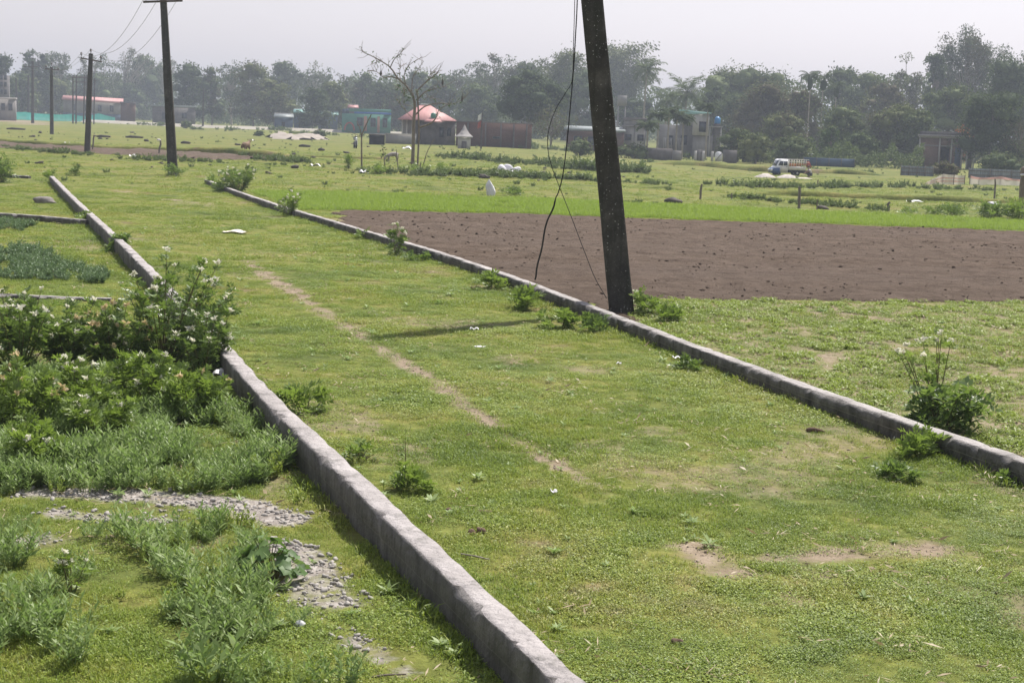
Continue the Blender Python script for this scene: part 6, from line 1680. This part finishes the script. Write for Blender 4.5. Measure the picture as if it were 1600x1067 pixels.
GT = 'trees of the wood behind the fields'
TREES = [
    # far left
    ('dark tree cut by the left edge of the photo', 4, 187, 84, 44, 'dense', 'deep'), ('tall dark round tree behind the pole with two faint crossarms', 56, 186, 77, 44, 'dome', 'deep'),
    ('airy pale tree beside the tall dark round tree', 94, 187, 74, 46, 'airy', 'pale'), ('low dark tree left of the pole with the level crossarm', 32, 189, 112, 54, 'dense', 'mid'),
    ('bright mid green tree behind the pole with the level crossarm', 82, 192, 119, 62, 'dense', 'olive'), ('thin nearly bare tree just above the pole with three round insulators', 140, 187, 74, 36, 'bare', 'pale'),
    ('airy tree right behind the pole with three round insulators', 166, 188, 88, 46, 'airy', 'pale'), ('tall nearly bare tree left of the leaning track pole', 205, 188, 66, 52, 'bare', 'pale'),
    ('dark dense tree above the red roofed long shed', 140, 191, 114, 60, 'dense', 'mid'), ('broad dark tree left of the leaning track pole', 230, 193, 84, 68, 'dense', 'mid'),
    ('faint bare tree directly behind the leaning track pole', 264, 190, 80, 36, 'bare', 'pale'), ('low bushy tree left of the flat dull shed', 196, 194, 126, 60, 'low', 'mid'),
    ('dark dense tree just right of the leaning track pole', 298, 195, 96, 56, 'dense', 'deep'), ('narrow tree above the lone thin bare pole', 331, 196, 103, 40, 'dense', 'mid'),
    ('airy pale tree right of the lone thin bare pole', 362, 196, 90, 46, 'airy', 'pale'), ('olive tree left of the pale dome tree', 396, 199, 97, 62, 'dense', 'olive'),
    ('smooth dome shaped tree standing above the blue sheds', 446, 198, 89, 50, 'dome', 'pale'), ('yellow olive tree above the low pale roofed shed', 428, 201, 122, 60, 'dense', 'olive'),
    ('pale open tree right of the dome shaped tree', 492, 199, 97, 52, 'airy', 'mid'), ('dark bushy tree between the two pale green roofed sheds', 488, 205, 136, 52, 'dense', 'deep'),
    ('yellow green tree left above the turquoise building', 520, 204, 126, 62, 'dense', 'olive'), ('small airy tree above the pink tin hut', 537, 202, 108, 32, 'airy', 'pale'),
    ('dark tree above the turquoise building', 566, 204, 112, 50, 'dense', 'mid'), ('dark tree left of the bare tall tree', 602, 206, 120, 56, 'dense', 'mid'),
    ('round tree behind the top of the bare tall tree', 648, 206, 107, 58, 'dense', 'mid'), ('low tree above the ridge of the red hipped roof', 622, 208, 134, 54, 'dense', 'mid'),
    ('tree right above the red hipped roof', 690, 210, 116, 60, 'dense', 'mid'), ('tall airy tree right of the bare tall tree', 716, 209, 98, 52, 'airy', 'pale'),
    ('thin airy tree above the small shrine', 750, 210, 92, 36, 'airy', 'pale'), ('tall airy tree above the brick compound wall', 778, 212, 83, 58, 'airy', 'pale'),
    ('broad dull tree above the flagpole', 745, 214, 128, 72, 'dense', 'mid'), ('dense tree behind the large dark round tree', 818, 214, 94, 66, 'dense', 'mid'),
    ('large dark round tree rising over the brick compound wall', 830, 226, 109, 102, 'dome', 'deep'), ('light green bamboo clump left of the speckled pole', 882, 220, 74, 92, 'bamboo', 'olive'),
    ('big light green bamboo clump behind the speckled pole', 960, 222, 64, 116, 'bamboo', 'olive'), ('dark dense tree half hidden by the speckled pole', 910, 224, 108, 90, 'dense', 'mid'),
    ('dry brownish tree behind the hanging cables', 860, 231, 158, 66, 'twiggy', 'brownish'), ('low round dark tree above the flat grey house', 990, 228, 150, 66, 'dome', 'deep'),
    # right
    ('small tree left of the wide domed tree', 1108, 236, 130, 54, 'dense', 'mid'), ('wide domed tree towering over the two storey house', 1172, 236, 97, 138, 'dome', 'mid'),
    ('brown tinged tree in front of the wide domed tree', 1190, 243, 128, 92, 'dense', 'brownish'), ('dark tree beside the blue roof tank', 1152, 239, 142, 62, 'dense', 'mid'),
    ('dull tree under the areca palms', 1248, 245, 138, 76, 'dense', 'brownish'), ('low dense tree above the truck', 1222, 250, 172, 76, 'dense', 'olive'),
    ('dense tree right of the areca palms', 1310, 240, 104, 72, 'dense', 'mid'), ('rounded tree in the middle of the right wood', 1346, 242, 108, 64, 'dense', 'mid'),
    ('brown tinged tree in the middle of the right wood', 1372, 246, 124, 74, 'dense', 'brownish'), ('sparse tall tree left of the tallest tree', 1402, 243, 91, 62, 'airy', 'brownish'),
    ('low mid green tree right of the truck', 1318, 253, 166, 84, 'dense', 'mid'), ('pale green tree left of the brick house', 1396, 256, 158, 92, 'dense', 'olive'),
    ('dark narrow tree close left of the tallest tree', 1450, 246, 78, 42, 'dense', 'deep'), ('tallest feathery tree in the right wood', 1499, 247, 34, 104, 'euca', 'pale'),
    ('sparse pale tree right of the tallest tree', 1572, 250, 68, 92, 'airy', 'pale'), ('dense tree right under the tallest tree', 1560, 255, 94, 100, 'dense', 'mid'),
    ('dull tree under the tallest tree above the brick house', 1478, 254, 126, 84, 'dense', 'mid'), ('very dark large tree beside the brick house', 1547, 266, 134, 92, 'low', 'deep'),
    ('brown twiggy bush tree at the right edge of the photo', 1592, 268, 172, 62, 'twiggy', 'brownish'), ('broad low bush between the brick house and the dark post', 1562, 272, 238, 60, 'low', 'mid'), ('tree cut by the right edge of the photo', 1625, 256, 96, 80, 'dense', 'mid'),
    ('tree with orange blossom above the roof of the brick house', 1496, 262, 186, 40, 'twiggy', 'flame'),
    ('low tree beside the white tin roof among the trees', 1428, 258, 168, 58, 'dense', 'mid'), ('bushy tree behind the dark compound wall', 1152, 253, 196, 56, 'low', 'mid'),
    ('low bright shrub tree left of the truck cab', 1180, 256, 206, 52, 'low', 'olive'), ('low bright shrub tree behind the truck bed', 1234, 257, 208, 52, 'low', 'mid'),
    ('yellow green banana like shrub right of the truck', 1296, 256, 194, 34, 'low', 'fresh'), ('low shrub tree above the blue fence', 1338, 258, 206, 54, 'low', 'mid'),
    ('round bush before the brown shed', 906, 244, 216, 34, 'low', 'mid'), ('dark bush before the flat grey house', 988, 248, 224, 46, 'low', 'mid'), ('grassy heap shaped bush before the brick house', 1474, 276, 252, 42, 'low', 'brownish'),
    ('small dark round bush on the far dirt road right of the leaning track pole', 291, 201, 188, 16, 'low', 'mid'), ('dark round bush before the blue sheds', 500, 215, 203, 20, 'low', 'mid'), ('small bush at the left end of the sand patch', 404, 213, 204, 14, 'low', 'mid'),
    ('tree beyond the left edge behind the grey building', -60, 188, 96, 70, 'dense', 'mid'), ('tree standing past the right edge of the photo', 1705, 262, 90, 90, 'dense', 'mid'),
]
for k, (lb, cx, b, tp, w, stl, lf) in enumerate(TREES):
    tree(lb, cx, b, tp, w, stl, lf, k, 'tree' if 'bush' not in lb.split(' before')[0] and 'shrub' not in lb else 'bush', None, 'tree' if (b - tp) > 56 else 'bush')


def frond(mb, o, az, el, L, bend, n, lw, rg, ll):
    f = np.linspace(0, 1, 9); e = el - bend * f ** 1.3; st = L / 8
    P = [np.array(o, float)]
    for v in e[:-1]: P.append(P[-1] + st * np.array([math.cos(az) * math.cos(v), math.sin(az) * math.cos(v), math.sin(v)]))
    P = np.array(P); tube(mb, P, np.linspace(0.05, 0.012, 9), 4, 0, False)
    ff = np.linspace(0.14, 1, n); i = np.minimum((ff * 8).astype(int), 7); g = (ff * 8 - i)[:, None]; c = P[i] * (1 - g) + P[i + 1] * g; d = unit(P[i + 1] - P[i]); sd = np.array([-math.sin(az), math.cos(az), 0])
    for sg in (-1, 1):
        dd = sd * sg * 0.8 + d * 0.65 + [0, 0, -0.35] + rg.randn(n, 3) * 0.1
        cards(mb, c, dd, np.cross(sd, d) + rg.randn(n, 3) * 0.2, ll * (0.5 + 0.9 * np.sin(math.pi * np.clip(ff * 0.9 + 0.08, 0, 1))), lw)


def palm(label, cx, base, cy, rpx, seed, nf=18, kind='coconut', lean=0.0, name='palm_tree'):
    rg = np.random.RandomState(seed); q = G(cx, base); q[2] = float(zbig(q[0], q[1])); u = 1 / S(q); Hh = (base - cy) * u; R_ = rpx * u
    t = thing(name, label, 'palm', tuple(q)); f = np.linspace(0, 1, 8)
    P = np.stack([lean * Hh * f ** 2, 0 * f, Hh * f], -1); tr = 0.20 if kind == 'coconut' else 0.13
    tube(MB(), P, np.linspace(tr, tr * 0.6, 8), 8).build('trunk', M['palebark'], t, smooth=True)
    top = P[-1]; mb = MB()
    for k in range(nf):
        az = k * 2.4 + rg.rand() * 0.4
        if kind == 'coconut': frond(mb, top, az, 1.25 - 1.7 * (k / nf) + rg.randn() * .1, R_ * 1.15 * (0.85 + .3 * rg.rand()), 1.0 + 0.5 * rg.rand(), 30, 0.07 * R_ / 3 + 0.03, rg, R_ * 0.30)
        else: frond(mb, top, az, 1.2 - 0.9 * (k / nf), R_ * 1.25 * (0.85 + .3 * rg.rand()), 1.5 + .4 * rg.rand(), 22, 0.12 * R_ / 3 + 0.03, rg, R_ * 0.36)
    mb.build('crown', M['deep' if kind != 'coconut' else 'mid'], t)
    if kind == 'areca' and nf < 11:
        mb = MB(); blob(mb, top - [0, 0, R_ * 0.45], (R_ * 0.26, R_ * 0.26, R_ * 0.45), seed, 10, 8, 0.2); mb.build('fruit_bunch', M['deep'], t)


palm('coconut palm with hanging fronds showing right of the speckled pole', 1003, 232, 112, 26, 1, 20, lean=0.02)
palm('tall coconut palm with spiky crown behind the two storey house', 1068, 236, 146, 36, 2, 22)
palm('smaller coconut palm left below the spiky palm crown', 1038, 236, 156, 25, 3, 16)
palm('left of the two tall areca palms rising above the wood', 1259, 246, 124, 19, 4, 9, 'areca'); palm('right of the two tall areca palms rising above the wood', 1279, 246, 126, 19, 5, 9, 'areca')
palm('short areca palm top right of the two tall areca palms', 1300, 246, 138, 17, 6, 8, 'areca')
for k, (x, cy, lb) in enumerate([(1010, 200, 'leftmost areca palm of the short cluster before the two storey house'), (1026, 184, 'second areca palm of the short cluster before the two storey house'), (1042, 178, 'tallest areca palm of the short cluster before the two storey house'),
                                 (1055, 186, 'fourth areca palm of the short cluster before the two storey house'), (1065, 190, 'rightmost areca palm of the short cluster before the two storey house'), (1102, 170, 'slim areca palm standing against the two storey house wall')]):
    palm(lb, x, 249, cy, 18, 20 + k, 17, 'areca')

# ------------------------------------------------------------------ bare tree and saplings in the pasture
def bare(label, px, limbs, radii, seed, name='bare_tree', mat='bark', extra=None):
    q = G(*px); s_ = S(q); t = thing(name, label, 'tree', tuple(q)); rg = np.random.RandomState(seed); mb = MB(); tips = []
    for k, (L, r) in enumerate(zip(limbs, radii)):
        P = np.array([PY(x, y, q[1]) - q for x, y in L]); d = rg.randn() * 0.5
        ln = np.linspace(0, 1, len(P)); P[:, 1] += (d * ln ** 1.5 * 1.6 if k > 1 else 0.0)
        P = smooth_pts(P, 14); P += np.cumsum(rg.randn(14, 3), 0) * 0.006 * np.linspace(0, 1, 14)[:, None]
        tube(mb, P, np.linspace(r[0], r[1], 14) / s_, 7, 0, False); tips.append(P)
        if len(limbs) > 6 and k > 1:
            for _ in range(6):
                i = rg.randint(5, 14); d_ = unit(unit(P[min(i + 1, 13)] - P[i - 1]) + rg.randn(3) * 0.7 + [0, 0, 0.35]); l_ = 0.35 + 0.75 * rg.rand()
                a_ = P[i]; b_ = a_ + d_ * l_ * 0.5; c_ = b_ + unit(d_ + rg.randn(3) * 0.35) * l_ * 0.5; tube(mb, [a_, b_, c_], np.array([0.4, 0.3, 0.18]) / s_, 4, 0, False)
    mb.build('trunk', M[mat], t, smooth=True)
    return t, q, s_, tips


def Z2(pts): return [(400 + .2625 * x, 40 + .2625 * y) for x, y in pts]


limbs = [Z2(p) for p in ([(930, 868), (935, 760), (938, 640), (942, 540), (946, 470), (930, 400)], [(960, 866), (966, 740), (970, 620), (966, 520), (962, 430), (955, 395)],
                         [(936, 425), (900, 365), (845, 315), (800, 250), (745, 212), (690, 182), (640, 160), (628, 128)], [(800, 250), (822, 205), (850, 180), (880, 150)], [(842, 318), (800, 304), (755, 310), (712, 275), (655, 262)],
                         [(892, 352), (882, 300), (905, 245), (960, 205)], [(928, 398), (932, 310), (960, 262), (992, 210)], [(952, 395), (1015, 335), (1060, 300), (1090, 280)], [(962, 440), (1010, 395), (1060, 382), (1112, 374)],
                         [(946, 535), (1005, 482), (1095, 462), (1160, 470), (1230, 440)], [(972, 608), (1045, 580), (1075, 545), (1095, 500), (1165, 462)], [(930, 480), (890, 470), (885, 420), (890, 400)], [(905, 372), (880, 385), (840, 370)],
                         [(700, 186), (720, 215), (690, 230)], [(1010, 395), (1030, 430), (1070, 440)], [(865, 335), (850, 280), (856, 240)], [(1015, 335), (1040, 290), (1075, 255)], [(940, 560), (880, 500), (835, 445)])]
radii = [(3.0, 2.0), (1.6, 1.2), (1.7, 0.4), (0.9, 0.35), (1.1, 0.35), (0.9, 0.35), (0.9, 0.35), (1.3, 0.35), (1.2, 0.35), (1.3, 0.3), (1.5, 0.4), (0.5, 0.25), (0.5, 0.25), (0.4, 0.2), (0.5, 0.25), (0.7, 0.3), (0.6, 0.25), (0.6, 0.25)]
t, q, s_, tips = bare('tall nearly leafless tree with forked trunk and hanging nests in the pasture', (648, 267), limbs, radii, 3)
rg = np.random.RandomState(8); mb = MB(); Cc = []
for k, P in enumerate(tips[2:]):
    n = 16 if k in (0, 1, 7, 8, 9, 10) else 7
    i = rg.randint(6, 14, n); Cc.append(P[i] + rg.randn(n, 3) * 0.10)
Cc.append(tips[0][-2] + rg.randn(40, 3) * [0.3, 0.3, 0.2]); Cc = np.concatenate(Cc)
cards(mb, Cc, rg.randn(len(Cc), 3) + [0, 0, -.3], rg.randn(len(Cc), 3) + [0, 0, 1], 0.15 + 0.1 * rg.rand(len(Cc)), 0.08); mb.build('leaves', M['fresh'], t)
for (x, y, h) in ((595, 115, 9), (691.5, 129, 10), (722, 155, 9)):
    c = PY(x, y, q[1] - 0.1) - q; r = 1.5 / s_; hh = h / s_; mb = MB()
    lathe(mb, [(0.001, hh / 2 + 0.3), (0.02, hh / 2), (r, hh * 0.15), (r * 1.15, -hh * 0.15), (r * 0.6, -hh * 0.35), (r * 0.5, -hh / 2), (0.001, -hh / 2)], 9, c); mb.build('nest', M['clod'], t)
bare('slim bare sapling with forked top in the pasture left of the tall bare tree', (565.5, 266), [[(565.5, 266), (565, 240), (565, 210)], [(565, 212), (562, 200), (557, 190)], [(565, 212), (573, 195), (582, 180)], [(565.2, 214), (552, 209), (540, 206)]], [(1.5, 1.2), (0.8, 0.5), (1.0, 0.8), (0.5, 0.3)], 5, 'bare_sapling', 'bark')
for k, (L, lb) in enumerate([([(601, 264), (600.5, 250), (599, 234)], 'leafy stub of a sapling left of the grazing grey calf'), ([(622, 266), (621, 250), (619, 233)], 'thin bare stick right beside the grazing grey calf'),
                             ([(658, 268), (664, 250), (668, 238), (680, 218)], 'slanting bare sapling right of the tall bare tree'), ([(655, 269), (656, 262), (658, 255)], 'short stump right at the foot of the tall bare tree')]):
    t, q, s_, tips = bare(lb, L[0], [L], [(1.0, 0.5) if k < 3 else (1.4, 1.0)], 20 + k, 'bare_sapling', 'bark')
    if k == 0:
        mb = MB(); c = tips[0][rg.randint(3, 14, 26)] + rg.randn(26, 3) * 0.10; cards(mb, c, rg.randn(26, 3), rg.randn(26, 3) + [0, 0, 1], 0.2, 0.1); mb.build('leaves', M['mid'], t)
for k, (x, y, h, w, lb) in enumerate([(545, 264, 0.9, 0.5, 'small leafy sapling between the stake and the grey calf'), (690, 268, 0.5, 1.5, 'low weeds right of the tall bare tree'), (648, 272, 0.6, 2.2, 'thick weeds around the foot of the tall bare tree'), (590, 272, 0.55, 1.6, 'low weeds in front of the grazing grey calf')]):
    shrub('weed_plant', lb, G(x, y), h, w, 12, 120, 0, 300 + k, 'shrub2', 0.26, 3, cat='weed', top=0.5)

# ------------------------------------------------------------------ far woodland and undergrowth (one mass)
TOPP = np.array([(-300, 118), (0, 116), (100, 116), (250, 110), (400, 112), (560, 122), (700, 112), (850, 108), (980, 112), (1030, 138), (1080, 140), (1200, 118), (1300, 122), (1420, 110), (1600, 100), (1950, 98)], float)
BASP = np.array([(-300, 182.5), (0, 183), (200, 187), (400, 195), (560, 201), (700, 208), (850, 214), (1000, 220), (1150, 230), (1300, 237), (1450, 243), (1600, 249), (1950, 262)], float)
rg = np.random.RandomState(99); mb = MB(); C = []; Ls = []
N = 60000; px = -300 + 2250 * rg.rand(N); by = np.interp(px, BASP[:, 0], BASP[:, 1]); ty = np.interp(px, TOPP[:, 0], TOPP[:, 1])
ty = ty + 26 * (fbm(px / 26, px * 0, 5, 3) - 0.35) + 5 * rg.rand(N)
fz = rg.rand(N) ** 0.8
hor = HOR0 + SLOPE * px
Yd = F * 3.2 / np.maximum(by - hor, 9.0)
Yd = Yd * (1.06 + 0.10 * rg.rand(N)); dpx = F / Yd
x = (px - 800) / dpx; z = (hor - (by + (ty - by) * fz)) / dpx + CAMH
x = x + (z - CAMH) * -SLOPE
cards(mb, np.stack([x, Yd, np.maximum(z, -0.5)], -1), rg.randn(N, 3) + [0, 0, -.3], rg.randn(N, 3) + [0, -.4, .6], 5.2 / dpx * (0.7 + .8 * rg.rand(N)), 3.6 / dpx)
tag(mb.build('far_woodland', M['mid']), kind='stuff')
mb = MB(); N = 42000; px = -300 + 2250 * rg.rand(N); by = np.interp(px, BASP[:, 0], BASP[:, 1]) + np.interp(px, [0, 200, 400, 980, 1000, 1130, 1150, 1415, 1435, 1525, 1545, 1900], [0, 0, 3, 3, -4, -4, 16, 16, 4, 4, 12, 12]); hor = HOR0 + SLOPE * px
Yd = F * 3.2 / np.maximum(by - hor, 9.0) * (0.97 + 0.05 * rg.rand(N)); dpx = F / Yd; x = (px - 800) / dpx + 0.5
h = (12 + 36 * fbm(px / 14, px * 0, 8, 3) ** 1.5) / dpx
z = zbig(x, Yd) + h * rg.rand(N) ** 0.8
cards(mb, np.stack([x, Yd, z], -1), rg.randn(N, 3) + [0, 0, .3], rg.randn(N, 3) + [0, -.4, .6], 4.2 / dpx * (0.7 + .8 * rg.rand(N)), 2.8 / dpx)
tag(mb.build('undergrowth', M['mid']), kind='stuff')

# ------------------------------------------------------------------ light, air, camera
SUN_AZ, SUN_EL = math.radians(33), math.radians(56)
sd = Vector((math.sin(SUN_AZ) * math.cos(SUN_EL), math.cos(SUN_AZ) * math.cos(SUN_EL), math.sin(SUN_EL)))
L = bpy.data.lights.new('sun', 'SUN'); L.energy = 4.9; L.angle = math.radians(0.6); L.color = (1.0, 0.955, 0.88)
o = bpy.data.objects.new('sun', L); col.objects.link(o); o.rotation_euler = (-sd).to_track_quat('-Z', 'Y').to_euler()
w = bpy.data.worlds.new('World'); sc.world = w; w.use_nodes = True
nt = w.node_tree; bg = nt.nodes['Background']
sk = nt.nodes.new('ShaderNodeTexSky'); sk.sky_type = 'NISHITA'; sk.sun_disc = False; sk.sun_elevation = SUN_EL; sk.sun_rotation = SUN_AZ
sk.air_density = 2.2; sk.dust_density = 1.5; sk.ozone_density = 1.0
hs = nt.nodes.new('ShaderNodeHueSaturation'); hs.inputs['Saturation'].default_value = 0.25
nt.links.new(sk.outputs[0], hs.inputs['Color']); tn = nt.nodes.new('ShaderNodeMix'); tn.data_type = 'RGBA'; tn.blend_type = 'MULTIPLY'; tn.inputs[0].default_value = 1; tn.inputs[7].default_value = (0.985, 0.98, 1.13, 1)
nt.links.new(hs.outputs[0], tn.inputs[6]); nt.links.new(tn.outputs[2], bg.inputs['Color']); bg.inputs['Strength'].default_value = 0.082

mb = MB(); box(mb, -1300, 1300, -120, 1700, -3.0, 34)
m = bpy.data.materials.new('haze_air'); m.use_nodes = True; m.node_tree.nodes.clear()
out = m.node_tree.nodes.new('ShaderNodeOutputMaterial'); pv = m.node_tree.nodes.new('ShaderNodeVolumePrincipled')
pv.inputs['Color'].default_value = (0.80, 0.88, 1.0, 1); pv.inputs['Density'].default_value = 0.00064; pv.inputs['Anisotropy'].default_value = 0.0
m.node_tree.links.new(pv.outputs[0], out.inputs['Volume'])
tag(mb.build('haze', m), kind='stuff')

cam = bpy.data.cameras.new('camera'); cam.sensor_width = 36; cam.lens = 36 * F / IW; cam.clip_end = 5000; cam.clip_start = 0.1
co = bpy.data.objects.new('camera', cam); col.objects.link(co)
R3 = Matrix((RGT, UPV, -FWD)).transposed()
co.matrix_world = Matrix.Translation(Vector(CAM)) @ R3.to_4x4()
cam.dof.use_dof = True; cam.dof.focus_distance = 14; cam.dof.aperture_fstop = 9.0
sc.camera = co
sc.view_settings.view_transform = 'Standard'; sc.view_settings.look = 'None'; sc.view_settings.gamma = 1; sc.view_settings.exposure = 0.58; sc.view_settings.use_curve_mapping = False
sc.cycles.use_denoising = True
